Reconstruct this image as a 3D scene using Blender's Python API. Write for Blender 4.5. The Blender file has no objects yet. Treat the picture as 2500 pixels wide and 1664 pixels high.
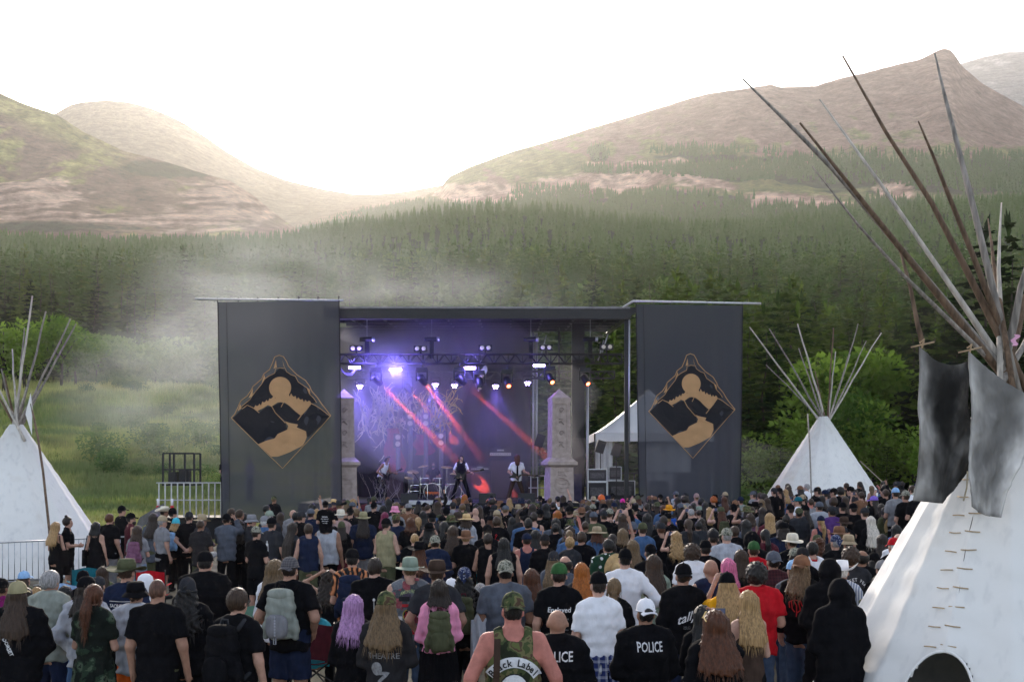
import bpy, bmesh, math, random
import numpy as np
from mathutils import Vector, Matrix
from mathutils.bvhtree import BVHTree

# ------------------------------------------------------------------ camera, light, exposure
scene = bpy.context.scene
col = scene.collection
rng = random.Random(7)
nr = np.random.RandomState(11)
FPX, CX, YH, CAMZ = 2778.0, 1250.0, 1140.0, 2.85       # focal length and horizon in photograph pixels, eye height
cd = bpy.data.cameras.new('camera')
cam = bpy.data.objects.new('camera', cd)
col.objects.link(cam)
cam.location = (0, 0, CAMZ)
cam.rotation_euler = (math.radians(90), 0, 0)
cd.sensor_width = 36.0
cd.lens = FPX / 2500.0 * 36.0
cd.shift_y = (YH - 832.0) / 2500.0
cd.clip_start = 0.1
cd.clip_end = 12000.0
scene.camera = cam
SUN_EL, SUN_AZ = 15.5, -11.0                            # degrees; azimuth clockwise from the view direction (+Y)
world = bpy.data.worlds.new('World')
scene.world = world
world.use_nodes = True
wt = world.node_tree
wt.nodes.clear()
sky = wt.nodes.new('ShaderNodeTexSky')
sky.sky_type = 'NISHITA'
sky.sun_disc = False
sky.sun_elevation = math.radians(SUN_EL)
sky.sun_rotation = math.radians(SUN_AZ)
sky.altitude = 1500.0
sky.air_density = 0.8
sky.dust_density = 6.0
sky.ozone_density = 0.6
wbg = wt.nodes.new('ShaderNodeBackground')
wbg.inputs["Strength"].default_value = 0.15
wout = wt.nodes.new('ShaderNodeOutputWorld')
thin = wt.nodes.new('ShaderNodeHueSaturation')          # a thin veil of high cloud takes most of the blue out
thin.inputs['Saturation'].default_value = 0.56
wt.links.new(sky.outputs[0], thin.inputs['Color'])
wt.links.new(thin.outputs[0], wbg.inputs[0])
wt.links.new(wbg.outputs[0], wout.inputs[0])
sd = bpy.data.lights.new('sun', 'SUN')
sd.energy = 2.8
sd.angle = math.radians(9)
sd.color = (1.0, 0.88, 0.74)
sun = bpy.data.objects.new('sun', sd)
col.objects.link(sun)
sdir = Vector((math.sin(math.radians(SUN_AZ)) * math.cos(math.radians(SUN_EL)),
               math.cos(math.radians(SUN_AZ)) * math.cos(math.radians(SUN_EL)), math.sin(math.radians(SUN_EL))))
sun.rotation_euler = sdir.to_track_quat('Z', 'Y').to_euler()
vs = scene.view_settings
vs.view_transform = 'Standard'
vs.look = 'None'
vs.exposure = 1.62
vs.gamma = 1.0
vs.use_curve_mapping = False
cy = scene.cycles
cy.use_denoising = True
cy.max_bounces = 6
cy.diffuse_bounces = 2
cy.glossy_bounces = 2
cy.transmission_bounces = 2
cy.transparent_max_bounces = 12
cy.volume_bounces = 1
cy.caustics_reflective = False
cy.caustics_refractive = False
cy.sample_clamp_indirect = 6.0

# ------------------------------------------------------------------ helpers
def at(x, y, Y):
    """The point at distance Y that stands at pixel (x, y) of the photograph."""
    return Vector(((x - CX) / FPX * Y, Y, CAMZ + (YH - y) / FPX * Y))

def sstep(a, b, x):
    t = np.clip((x - a) / (b - a), 0, 1)
    return t * t * (3 - 2 * t)

def ground_z(X, Y):
    return 0.55 * sstep(5.0, 11.0, X) * sstep(21.0, 31.0, Y)

_h = {}
def vnoise(x, y, seed=0):
    """Smooth value noise on a lattice, numpy arrays in, about -1..1 out."""
    x = np.asarray(x, float); y = np.asarray(y, float)
    xi = np.floor(x).astype(np.int64); yi = np.floor(y).astype(np.int64)
    fx = x - xi; fy = y - yi
    fx = fx * fx * (3 - 2 * fx); fy = fy * fy * (3 - 2 * fy)
    def hsh(a, b):
        n = (a * 374761393 + b * 668265263 + seed * 974711) & 0x7fffffff
        n = ((n ^ (n >> 13)) * 1274126177) & 0x7fffffff
        return ((n ^ (n >> 16)) & 0xffff) / 32767.5 - 1.0
    a = hsh(xi, yi); b = hsh(xi + 1, yi); c = hsh(xi, yi + 1); d = hsh(xi + 1, yi + 1)
    return (a + (b - a) * fx) * (1 - fy) + (c + (d - c) * fx) * fy

def fbm(x, y, seed=0, oct=5, gain=0.5):
    s = 0.0; a = 1.0; n = 0.0
    for o in range(oct):
        s = s + a * vnoise(x * 2 ** o, y * 2 ** o, seed + o); n += a; a *= gain
    return s / n

def mesh_np(name, V, F, mats=(), midx=None, smooth=True, attr=None):
    """A mesh from arrays: V (n,3), F (m,3) or (m,4), or a list of such face arrays."""
    me = bpy.data.meshes.new(name)
    if not isinstance(F, list): F = [F]
    F = [np.asarray(f, np.int32) for f in F if len(f)]
    V = np.asarray(V, np.float32)
    me.vertices.add(len(V)); me.vertices.foreach_set('co', V.ravel())
    tot = np.concatenate([np.full(len(f), f.shape[1], np.int32) for f in F])
    loops = np.concatenate([f.ravel() for f in F])
    me.loops.add(len(loops)); me.loops.foreach_set('vertex_index', loops)
    me.polygons.add(len(tot))
    st = np.zeros(len(tot), np.int32); st[1:] = np.cumsum(tot)[:-1]
    me.polygons.foreach_set('loop_start', st)
    if midx is not None: me.polygons.foreach_set('material_index', np.asarray(midx, np.int32))
    if smooth: me.polygons.foreach_set('use_smooth', np.ones(len(tot), bool))
    for m in mats: me.materials.append(m)
    if attr is not None:
        ca = me.color_attributes.new('tint', 'FLOAT_COLOR', 'POINT')
        ca.data.foreach_set('color', np.asarray(attr, np.float32).ravel())
    me.update()
    return me

class MB:
    """Collects simple shapes and builds them as one mesh."""
    def __init__(self): self.v = []; self.f = []; self.n = 0; self.m = []; self.cm = 0
    def add(self, V, F):
        self.v.append(np.asarray(V, float).reshape(-1, 3))
        for f in F: self.f.append([i + self.n for i in f]); self.m.append(self.cm)
        self.n += len(self.v[-1]); return self
    def box(self, c, s, rot=None):
        V = np.array([[x, y, z] for x in (-.5, .5) for y in (-.5, .5) for z in (-.5, .5)]) * np.array(s, float)
        if rot is not None: V = V @ np.array(Matrix(rot) if not isinstance(rot, Matrix) else rot).T[:3, :3]
        return self.add(V + np.array(c, float), [(0, 1, 3, 2), (4, 6, 7, 5), (0, 4, 5, 1), (2, 3, 7, 6), (0, 2, 6, 4), (1, 5, 7, 3)])
    def tube(self, pts, r, n=8, caps=True):
        P = np.array([list(p) for p in pts], float); k = len(P)
        R = np.full(k, float(r)) if np.isscalar(r) else np.array(r, float)
        T = np.gradient(P, axis=0); T /= np.maximum(np.linalg.norm(T, axis=1)[:, None], 1e-9)
        up = np.array([0, 0, 1.0]) if abs(T[0][2]) < 0.9 else np.array([1.0, 0, 0])
        V = []
        a = np.arange(n) / n * 2 * math.pi
        u = np.cross(T[0], up); u /= np.linalg.norm(u)
        for i in range(k):
            u = u - T[i] * np.dot(u, T[i]); u /= np.linalg.norm(u); w = np.cross(T[i], u)
            V.append(P[i] + R[i] * (np.cos(a)[:, None] * u + np.sin(a)[:, None] * w))
        F = [(i * n + j, i * n + (j + 1) % n, (i + 1) * n + (j + 1) % n, (i + 1) * n + j) for i in range(k - 1) for j in range(n)]
        if caps: F += [tuple(reversed(range(n))), tuple(range((k - 1) * n, k * n))]
        return self.add(np.concatenate(V), F)
    def lathe(self, prof, n=16, c=(0, 0, 0), sx=1, sy=1, fn=None):
        a = np.arange(n) / n * 2 * math.pi; V = []
        for r, z in prof: V.append(np.stack([np.cos(a) * r * sx, np.sin(a) * r * sy, np.full(n, z)], 1))
        V = np.concatenate(V)
        if fn is not None: V = fn(V)
        k = len(prof)
        F = [(i * n + j, i * n + (j + 1) % n, (i + 1) * n + (j + 1) % n, (i + 1) * n + j) for i in range(k - 1) for j in range(n)]
        if prof[0][0] > 1e-6: F.append(tuple(reversed(range(n))))
        if prof[-1][0] > 1e-6: F.append(tuple(range((k - 1) * n, k * n)))
        return self.add(V + np.array(c, float), F)
    def prism(self, poly, axis, t0, t1):
        """Extrudes a polygon of (a, b) along axis x, y or z from t0 to t1."""
        def put(a, b, t): return {'x': (t, a, b), 'y': (a, t, b), 'z': (a, b, t)}[axis]
        n = len(poly); V = [put(a, b, t0) for a, b in poly] + [put(a, b, t1) for a, b in poly]
        F = [tuple(range(n)), tuple(reversed(range(n, 2 * n)))] + [(i, i + n, (i + 1) % n + n, (i + 1) % n) for i in range(n)]
        return self.add(V, F)
    def grid(self, fn, nu, nv):
        V = [list(fn(i / nu, j / nv)) for j in range(nv + 1) for i in range(nu + 1)]
        F = [(j * (nu + 1) + i, j * (nu + 1) + i + 1, (j + 1) * (nu + 1) + i + 1, (j + 1) * (nu + 1) + i) for j in range(nv) for i in range(nu)]
        return self.add(V, F)
    def ribbon(self, pts, w, y, d=0.0):
        """A flat stroke of width w through 2D points (x, z), lying in the plane y."""
        P = np.array(pts, float)
        T = np.gradient(P, axis=0); T /= np.maximum(np.linalg.norm(T, axis=1)[:, None], 1e-9)
        N = np.stack([-T[:, 1], T[:, 0]], 1); W = np.full(len(P), w / 2) if np.isscalar(w) else np.array(w) / 2
        A = P + N * W[:, None]; B = P - N * W[:, None]; k = len(P)
        V = [(a[0], y, a[1]) for a in A] + [(b[0], y, b[1]) for b in B]
        return self.add(V, [(i, i + 1, k + i + 1, k + i) for i in range(k - 1)])
    def mesh(self, name, mats=(), smooth=False):
        me = bpy.data.meshes.new(name)
        me.from_pydata(np.concatenate(self.v).tolist(), [], self.f)
        for m in mats: me.materials.append(m)
        if len(mats) > 1: me.polygons.foreach_set('material_index', self.m)
        if smooth: me.polygons.foreach_set('use_smooth', [True] * len(me.polygons))
        me.update(); return me
    def obj(self, name, mat, parent=None, smooth=False, loc=None):
        mats = mat if isinstance(mat, (list, tuple)) else [mat]
        return link(name, self.mesh(name, mats, smooth), parent, loc)

def link(name, data, parent=None, loc=None, rz=0.0):
    o = bpy.data.objects.new(name, data)
    col.objects.link(o)
    if parent is not None: o.parent = parent
    if loc is not None: o.location = loc
    if rz: o.rotation_euler = (0, 0, rz)
    return o

def tag(o, label=None, cat=None, group=None, kind=None):
    if label: o['label'] = label
    if cat: o['category'] = cat
    if group: o['group'] = group
    if kind: o['kind'] = kind
    return o

def thing(name, loc, label, cat, group=None, rz=0.0):
    return tag(link(name, None, None, loc, rz), label, cat, group)

def copy_tree(o, parent=None):
    c = o.copy(); col.objects.link(c)
    if parent is not None: c.parent = parent
    for ch in list(kids.get(o.name, [])): copy_tree(ch, c)
    return c
kids = {}
def index_kids():
    kids.clear()
    for o in col.objects:
        if o.parent is not None: kids.setdefault(o.parent.name, []).append(o)

# ------------------------------------------------------------------ materials
MATS = {}
def nodes(m):
    m.use_nodes = True
    t = m.node_tree
    return t, t.nodes['Principled BSDF']

def mat(name, color, rough=0.8, metal=0.0, vary=0.15, scale=8.0, bump=0.0, bscale=None, emit=None, stretch=None, spec=0.3, noise_coord='Object'):
    if name in MATS: return MATS[name]
    m = bpy.data.materials.new(name)
    t, p = nodes(m); N, L = t.nodes, t.links
    p.inputs['Roughness'].default_value = rough
    p.inputs['Metallic'].default_value = metal
    p.inputs['Specular IOR Level'].default_value = spec
    tc = N.new('ShaderNodeTexCoord'); mp = N.new('ShaderNodeMapping')
    L.new(tc.outputs[noise_coord], mp.inputs[0])
    if stretch: mp.inputs['Scale'].default_value = stretch
    if vary > 0:
        nz = N.new('ShaderNodeTexNoise'); nz.inputs['Scale'].default_value = scale; nz.inputs['Detail'].default_value = 4
        L.new(mp.outputs[0], nz.inputs[0])
        r = N.new('ShaderNodeValToRGB'); L.new(nz.outputs[0], r.inputs[0])
        r.color_ramp.elements[0].position = 0.3; r.color_ramp.elements[1].position = 0.7
        r.color_ramp.elements[0].color = tuple(max(0, c * (1 - vary)) for c in color[:3]) + (1,)
        r.color_ramp.elements[1].color = tuple(min(1, c * (1 + vary)) for c in color[:3]) + (1,)
        L.new(r.outputs[0], p.inputs['Base Color'])
    else:
        p.inputs['Base Color'].default_value = tuple(color[:3]) + (1,)
    if bump > 0:
        nb = N.new('ShaderNodeTexNoise'); nb.inputs['Scale'].default_value = bscale or scale; nb.inputs['Detail'].default_value = 3
        L.new(mp.outputs[0], nb.inputs[0])
        b = N.new('ShaderNodeBump'); b.inputs['Strength'].default_value = bump; b.inputs['Distance'].default_value = 0.02
        L.new(nb.outputs[0], b.inputs['Height']); L.new(b.outputs[0], p.inputs['Normal'])
    if emit:
        p.inputs['Emission Color'].default_value = tuple(emit[:3]) + (1,)
        p.inputs['Emission Strength'].default_value = emit[3]
    MATS[name] = m
    return m

def attr_mat(name, rough=0.95, nscale=0.3, vary=0.35, bump=0.4, bdist=1.0, fine=None):
    """Material whose base colour is the mesh's own 'tint' attribute, broken up with noise."""
    m = bpy.data.materials.new(name); t, p = nodes(m); N, L = t.nodes, t.links
    p.inputs['Roughness'].default_value = rough; p.inputs['Specular IOR Level'].default_value = 0.0
    a = N.new('ShaderNodeAttribute'); a.attribute_name = 'tint'
    tc = N.new('ShaderNodeTexCoord')
    nz = N.new('ShaderNodeTexNoise'); nz.inputs['Scale'].default_value = nscale; nz.inputs['Detail'].default_value = 8; nz.inputs['Roughness'].default_value = 0.65
    L.new(tc.outputs['Object'], nz.inputs[0])
    mr = N.new('ShaderNodeMapRange'); mr.inputs[1].default_value = 0.3; mr.inputs[2].default_value = 0.7; mr.inputs[3].default_value = 1 - vary; mr.inputs[4].default_value = 1 + vary
    L.new(nz.outputs[0], mr.inputs[0])
    mx = N.new('ShaderNodeVectorMath'); mx.operation = 'SCALE'
    L.new(a.outputs['Color'], mx.inputs[0]); L.new(mr.outputs[0], mx.inputs['Scale'])
    if fine:
        f2 = N.new('ShaderNodeTexNoise'); f2.inputs['Scale'].default_value = fine; f2.inputs['Detail'].default_value = 6; f2.inputs['Roughness'].default_value = 0.7
        vo = N.new('ShaderNodeTexVoronoi'); vo.inputs['Scale'].default_value = fine * 0.55
        L.new(tc.outputs['Object'], f2.inputs[0]); L.new(tc.outputs['Object'], vo.inputs[0])
        m2 = N.new('ShaderNodeMapRange'); m2.inputs[1].default_value = 0.36; m2.inputs[2].default_value = 0.62; m2.inputs[3].default_value = 0.74; m2.inputs[4].default_value = 1.18
        L.new(f2.outputs[0], m2.inputs[0])
        m3 = N.new('ShaderNodeMapRange'); m3.inputs[1].default_value = 0.18; m3.inputs[2].default_value = 0.34; m3.inputs[3].default_value = 0.72; m3.inputs[4].default_value = 1.0
        L.new(vo.outputs['Distance'], m3.inputs[0])
        mm = N.new('ShaderNodeMath'); mm.operation = 'MULTIPLY'; L.new(m2.outputs[0], mm.inputs[0]); L.new(m3.outputs[0], mm.inputs[1])
        my = N.new('ShaderNodeVectorMath'); my.operation = 'SCALE'; L.new(mx.outputs[0], my.inputs[0]); L.new(mm.outputs[0], my.inputs['Scale']); mx = my
    L.new(mx.outputs[0], p.inputs['Base Color'])
    b = N.new('ShaderNodeBump'); b.inputs['Strength'].default_value = bump; b.inputs['Distance'].default_value = bdist
    L.new(nz.outputs[0], b.inputs['Height']); L.new(b.outputs[0], p.inputs['Normal'])
    return m

def leaf_mat(name, c1, c2, trans=0.3):
    m = bpy.data.materials.new(name); m.use_nodes = True
    t = m.node_tree; N, L = t.nodes, t.links; N.clear()
    out = N.new('ShaderNodeOutputMaterial')
    oi = N.new('ShaderNodeObjectInfo'); tc = N.new('ShaderNodeTexCoord')
    nz = N.new('ShaderNodeTexNoise'); nz.inputs['Scale'].default_value = 0.9; nz.inputs['Detail'].default_value = 3
    L.new(tc.outputs['Object'], nz.inputs[0])
    ad = N.new('ShaderNodeMath'); ad.operation = 'MULTIPLY_ADD'; ad.inputs[1].default_value = 0.45; L.new(oi.outputs['Random'], ad.inputs[0])
    sb = N.new('ShaderNodeMath'); sb.operation = 'SUBTRACT'; sb.inputs[1].default_value = 0.22; L.new(nz.outputs[0], sb.inputs[0])
    L.new(sb.outputs[0], ad.inputs[2])
    r = N.new('ShaderNodeValToRGB'); r.color_ramp.elements[0].position = 0.25; r.color_ramp.elements[1].position = 0.75
    r.color_ramp.elements[0].color = c1 + (1,); r.color_ramp.elements[1].color = c2 + (1,)
    L.new(ad.outputs[0], r.inputs[0])
    d = N.new('ShaderNodeBsdfDiffuse'); tr = N.new('ShaderNodeBsdfTranslucent'); mx = N.new('ShaderNodeMixShader')
    mx.inputs[0].default_value = trans
    L.new(r.outputs[0], d.inputs[0]); L.new(r.outputs[0], tr.inputs[0])
    L.new(d.outputs[0], mx.inputs[1]); L.new(tr.outputs[0], mx.inputs[2]); L.new(mx.outputs[0], out.inputs[0])
    return m

BLACK_METAL = mat('black_metal', (0.018, 0.018, 0.02), 0.5, 0.4, 0.2, 20, spec=0.4)
ALU = mat('aluminium', (0.5, 0.51, 0.53), 0.38, 0.8, 0.12, 15)
STEEL = mat('galvanised_steel', (0.42, 0.43, 0.45), 0.45, 0.7, 0.15, 30)
BLACK_PLASTIC = mat('black_plastic', (0.02, 0.02, 0.022), 0.55, 0, 0.2, 20)
# ------------------------------------------------------------------ terrain
LOGY = np.log(np.array([44., 60, 80, 95, 120, 200, 400, 950]))
ZL = np.array([0.1, 1.6, 5.6, 8.8, 11.5, 27, 64, 182])
ZR = np.array([0.45, 1.0, 2.6, 4.5, 8.0, 24, 72, 212])
def hill_z(X, Y):
    X = np.asarray(X, float); Y = np.asarray(Y, float)
    px = CX + FPX * X / Y
    ly = np.log(np.clip(Y, 44, 950))
    def sm(z):
        return np.interp(ly, LOGY, z)
    w = sstep(450, 1150, px)
    z = sm(ZL) * (1 - w) + sm(ZR) * w
    far = sstep(math.log(150), math.log(950), ly)
    z = z + far * Y / FPX * (np.interp(px, [-800, 0, 400, 700, 1000, 1300, 1700, 2100, 2500, 3300], [-12, -10, -14, -34, -44, -36, -78, -50, 0, 40]))
    z = z + 1.1 * fbm(X / 14, Y / 14, 3, 4) * sstep(48, 80, Y) + 6 * fbm(X / 90, Y / 90, 5, 3) * sstep(150, 420, Y)
    k = sstep(40, 48, Y)
    return ground_z(X, Y) * (1 - k) + z * k

# ground under the crowd
def ground():
    xs = np.linspace(-90, 90, 181); ys = np.concatenate([np.linspace(-30, 40, 141), np.linspace(40.5, 43, 6)])
    X, Y = np.meshgrid(xs, ys)
    Z = ground_z(X, Y) + 0.012 * fbm(X * 1.3, Y * 1.3, 1, 3)
    n = len(xs)
    V = np.stack([X, Y, Z], -1).reshape(-1, 3)
    i = np.arange(len(ys) - 1)[:, None] * n + np.arange(n - 1)[None, :]
    F = np.stack([i, i + 1, i + n + 1, i + n], -1).reshape(-1, 4)
    m = bpy.data.materials.new('trodden_dirt'); t, p = nodes(m); N, L = t.nodes, t.links
    p.inputs['Roughness'].default_value = 0.95; p.inputs['Specular IOR Level'].default_value = 0.1
    tc = N.new('ShaderNodeTexCoord')
    n1 = N.new('ShaderNodeTexNoise'); n1.inputs['Scale'].default_value = 0.8; n1.inputs['Detail'].default_value = 8
    n2 = N.new('ShaderNodeTexVoronoi'); n2.inputs['Scale'].default_value = 22
    L.new(tc.outputs['Object'], n1.inputs[0]); L.new(tc.outputs['Object'], n2.inputs[0])
    r = N.new('ShaderNodeValToRGB'); L.new(n1.outputs[0], r.inputs[0])
    r.color_ramp.elements[0].position = 0.35; r.color_ramp.elements[0].color = (0.10, 0.088, 0.07, 1)
    r.color_ramp.elements[1].position = 0.68; r.color_ramp.elements[1].color = (0.19, 0.17, 0.135, 1)
    e = r.color_ramp.elements.new(0.5); e.color = (0.14, 0.125, 0.085, 1)
    L.new(r.outputs[0], p.inputs['Base Color'])
    b = N.new('ShaderNodeBump'); b.inputs['Strength'].default_value = 0.6; b.inputs['Distance'].default_value = 0.03
    L.new(n2.outputs['Distance'], b.inputs['Height']); L.new(b.outputs[0], p.inputs['Normal'])
    tag(link('ground', mesh_np('ground', V, F, [m])), kind='structure')
ground()

def sheet(name, us, Ys, zf, tint, m, kind='structure'):
    U, Y = np.meshgrid(us, Ys); X = U * Y; Z = zf(X, Y)
    n = len(us); V = np.stack([X, Y, Z], -1).reshape(-1, 3)
    i = np.arange(len(Ys) - 1)[:, None] * n + np.arange(n - 1)[None, :]
    F = np.stack([i, i + 1, i + n + 1, i + n], -1).reshape(-1, 4)
    T = tint(X, Y, Z); T = np.concatenate([T, np.ones(T.shape[:2] + (1,))], -1).reshape(-1, 4)
    return tag(link(name, mesh_np(name, V, F, [m], attr=T)), kind=kind)

def lerp3(a, b, w): return np.array(a) * (1 - w[..., None]) + np.array(b) * w[..., None]
def hill_tint(X, Y, Z):
    n = fbm(X / 6, Y / 9, 21, 4) * 0.5 + 0.5
    n2 = sstep(0.42, 0.62, fbm(X / 11, Y / 5, 31, 3) * 0.5 + 0.5)
    g = lerp3((0.14, 0.17, 0.045), (0.24, 0.225, 0.08), n)
    g = lerp3(g, (0.07, 0.10, 0.045), n2 * 0.7)
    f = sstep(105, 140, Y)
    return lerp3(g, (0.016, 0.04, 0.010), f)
HILL = attr_mat('grassy_hillside', nscale=1.2, vary=0.4, bump=0.6, bdist=0.4)
us = np.linspace(-1.25, 1.25, 301)
Ys = np.concatenate([np.linspace(39.5, 130, 110), np.geomspace(132, 1150, 60)])
sheet('hillside', us, Ys, lambda X, Y: hill_z(X, np.minimum(Y, 950)) - 0.02 - 4 * sstep(950, 1150, Y) * (Y - 950) / 10, hill_tint, HILL)

# mountains: each a sheet from a foot line up to its ridge and down behind
def ext(pts): return np.array([p[0] for p in pts], float), np.array([p[1] for p in pts], float)
SK = {
 'near': ext([(-1400, 330), (-500, 190), (-200, 205), (0, 228), (60, 255), (140, 282), (200, 320), (300, 368), (400, 395), (500, 425), (560, 441), (620, 478), (660, 512), (720, 556), (900, 640)]),
 'dome': ext([(-900, 420), (-200, 330), (60, 300), (130, 280), (170, 257), (205, 247), (260, 244), (310, 249), (360, 262), (400, 276), (450, 300), (500, 334), (560, 374), (620, 408), (700, 440), (790, 462), (870, 475), (950, 473), (1000, 466), (1080, 452), (1150, 440), (1300, 440), (1500, 450)]),
 'long': ext([(620, 600), (760, 545), (900, 510), (1000, 492), (1070, 466), (1095, 432), (1150, 406), (1250, 371), (1350, 342), (1450, 311), (1550, 281), (1650, 250), (1750, 226), (1830, 215), (1880, 208), (1905, 215), (1990, 213), (2060, 190), (2160, 165), (2240, 149), (2285, 126), (2305, 120), (2322, 124), (2335, 140), (2350, 165), (2400, 205), (2500, 260), (2700, 330), (3100, 380), (3900, 420)]),
 'peak': ext([(2000, 330), (2200, 240), (2340, 157), (2400, 140), (2460, 126), (2540, 124), (2700, 170), (3000, 210), (3900, 300)]),
}
def mountain(name, key, x0, x1, Yf, Yr, foot, tint, rough, nx=260, ny=90, power=1.0, amp=1.0):
    xs, ysk = SK[key]
    px = np.linspace(x0, x1, nx)
    sky_y = np.interp(px, xs, ysk)
    sky_y = np.convolve(np.pad(sky_y, 1, mode='edge'), [0.25, 0.5, 0.25], 'valid')
    t = np.concatenate([np.linspace(0, 1, ny), 1 + np.linspace(0.04, 0.6, 12)])
    P, T = np.meshgrid(px, t)
    Yd = Yf + (Yr - Yf) * T
    foot_y = np.interp(px, [x0, x1], foot) if not isinstance(foot[0], list) else np.interp(px, foot[0], foot[1])
    up = np.clip(T, 0, 1) ** power
    y = foot_y[None, :] + (sky_y - foot_y)[None, :] * up
    X = (P - CX) / FPX * Yd
    Z = CAMZ + (YH - y) / FPX * Yd
    rise = np.maximum(foot_y - sky_y, 10)[None, :] / FPX * Yr
    env = np.sin(np.clip(T, 0, 1) * math.pi) ** 0.7
    nn = fbm(X / 170, Yd / 260, 41, 6, 0.55)
    ridged = 1 - np.abs(fbm(X / 60, Yd / 500, 47, 4))
    Z = Z + amp * env * rise * (0.09 * nn - 0.05 * (ridged - 0.6)) + (0.012 * rise * fbm(X / 40, Yd / 40, 51, 4)) * np.clip(T * 3, 0, 1)
    back = np.maximum(T - 1, 0)
    Zr = Z[ny - 1:ny, :]
    Z = np.where(T > 1, Zr - back * (Yr - Yf) * 0.9, Z)
    n = nx; V = np.stack([X, Yd, Z], -1).reshape(-1, 3)
    i = np.arange(len(t) - 1)[:, None] * n + np.arange(n - 1)[None, :]
    F = np.stack([i, i + 1, i + n + 1, i + n], -1).reshape(-1, 4)
    C = tint(P, T, X, Yd, Z, y)
    C = np.concatenate([C, np.ones(C.shape[:2] + (1,))], -1).reshape(-1, 4)
    tag(link(name, mesh_np(name, V, F, [rough], attr=C)), kind='structure')
    return X, Yd, Z, P, T

ROCKM = attr_mat('mountain_rock_and_turf', nscale=0.05, vary=0.42, bump=1.0, bdist=9.0, fine=0.17)
def blob(P, y, cx, cy, rx, ry): return np.exp(-((P - cx) / rx) ** 2 - ((y - cy) / ry) ** 2)
def tint_near(P, T, X, Y, Z, y):
    n = fbm(P / 90, y / 36, 61, 6, .6); n2 = fbm(P / 26, y / 14, 63, 5, .6); st = fbm(P / 130 + y / 60, y / 7, 65, 4)
    c = lerp3((.15, .10, .07), (.29, .19, .135), np.clip(n * .7 + n2 * .4 + .5, 0, 1))
    turf = lerp3((.17, .17, .06), (.36, .31, .12), np.clip(n2 + .5, 0, 1))
    crest = np.clip(1.3 * sstep(75, 20, y - np.interp(P, *SK['near'])) * sstep(420, 150, P) + .5 * n, 0, 1)  # grass along the crest, its sunlit brightness put into the tint
    c = lerp3(c, turf, np.clip(crest + sstep(.05, .35, n + .3 * n2 - .25 * sstep(420, 500, y)) * .8, 0, 1))
    rock = np.clip(blob(P, y, 70, 470, 130, 50) * 1.5 + blob(P, y, 560, 490, 150, 55) * 1.3 + blob(P, y, 250, 545, 260, 26) + .35 * n2 + .3 * st - .45, 0, 1)
    c = lerp3(c, lerp3((.16, .095, .07), (.58, .40, .29), np.clip(.5 + st + .6 * n2, 0, 1)), np.clip(rock * 3, 0, 1))
    dark = np.clip(blob(P, y, 440, 412, 170, 22) * 1.5 + blob(P, y, 60, 560, 320, 16) * 1.3 + .5 * n2 - .35, 0, 1)
    return lerp3(c, (.035, .05, .024), np.clip(dark * 1.5, 0, .9))
def tint_dome(P, T, X, Y, Z, y):
    g = fbm(X / 260, Y / 260, 81, 5) * 0.5 + 0.5
    return lerp3((0.2, 0.15, 0.085), (0.31, 0.235, 0.14), g)
def forest_mask(P, y, X, Y):
    """How wooded the long ridge is: 0 bare, 1 dense."""
    n = fbm(P / 70, y / 16, 91, 5, .6)
    low = sstep(470, 520, y + 40 * n)
    bands = blob(P, y, 1700, 372, 170, 13) + blob(P, y, 1640, 418, 330, 12) + blob(P, y, 1330, 470, 130, 20) + blob(P, y, 1820, 425, 200, 16) + blob(P, y, 2150, 395, 330, 22) + blob(P, y, 2350, 430, 300, 40) * 1.3 + blob(P, y, 1650, 490, 200, 14) + blob(P, y, 1460, 375, 22, 20)
    rock = np.clip(blob(P, y, 1180, 470, 130, 22) + blob(P, y, 1500, 440, 190, 20) + blob(P, y, 1930, 490, 130, 20), 0, 1)
    return np.clip(low + sstep(.42, .72, bands + .6 * n) - .9 * rock, 0, 1) * sstep(345, 362, y)
def tint_long(P, T, X, Y, Z, y):
    n = fbm(P / 110, y / 40, 101, 6, .6); n2 = fbm(P / 24, y / 11, 103, 5, .6); st = fbm(P / 160 - y / 90, y / 5.5, 105, 4)
    c = lerp3((.20, .122, .09), (.36, .235, .175), np.clip(.5 + .7 * n + .3 * n2, 0, 1))
    c = lerp3(c, (.16, .105, .085), np.clip(st * 1.6, 0, 1) * .6 * sstep(300, 190, y))
    turf = lerp3((.10, .125, .04), (.21, .215, .075), np.clip(.5 + n2, 0, 1))
    tm = sstep(.0, .35, n + .5 * n2 + .55 * sstep(310, 400, y) - .12) * sstep(230, 320, y) + .7 * sstep(.1, .4, n2 - .2 * n) * sstep(1900, 1300, P)
    c = lerp3(c, turf, np.clip(tm, 0, .9))
    rock = np.clip(blob(P, y, 1180, 470, 130, 22) * 1.4 + blob(P, y, 1500, 440, 190, 22) * 1.3 + blob(P, y, 1740, 455, 60, 16) + blob(P, y, 1930, 490, 130, 22) * 1.4 + blob(P, y, 2190, 450, 60, 26) + blob(P, y, 1640, 395, 260, 14) * .8 + .55 * n2 - .35, 0, 1)
    rock = np.clip(rock * 3, 0, 1) * sstep(350, 390, y)
    c = lerp3(c, lerp3((.27, .165, .12), (.66, .45, .33), np.clip(.5 + n2 * 1.4, 0, 1)), rock)
    fm = forest_mask(P, y, X, Y) * (1 - rock)
    return lerp3(c, (.028, .045, .02), .9 * fm)
def tint_peak(P, T, X, Y, Z, y):
    g = fbm(X / 200, Y / 200, 131, 5) * 0.5 + 0.5
    c = lerp3((0.22, 0.2, 0.19), (0.33, 0.29, 0.26), g)
    return lerp3(c, (0.5, 0.47, 0.44), sstep(0.6, 0.75, fbm(X / 60, Z / 30, 135, 4) * 0.5 + 0.5) * 0.7)
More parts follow.
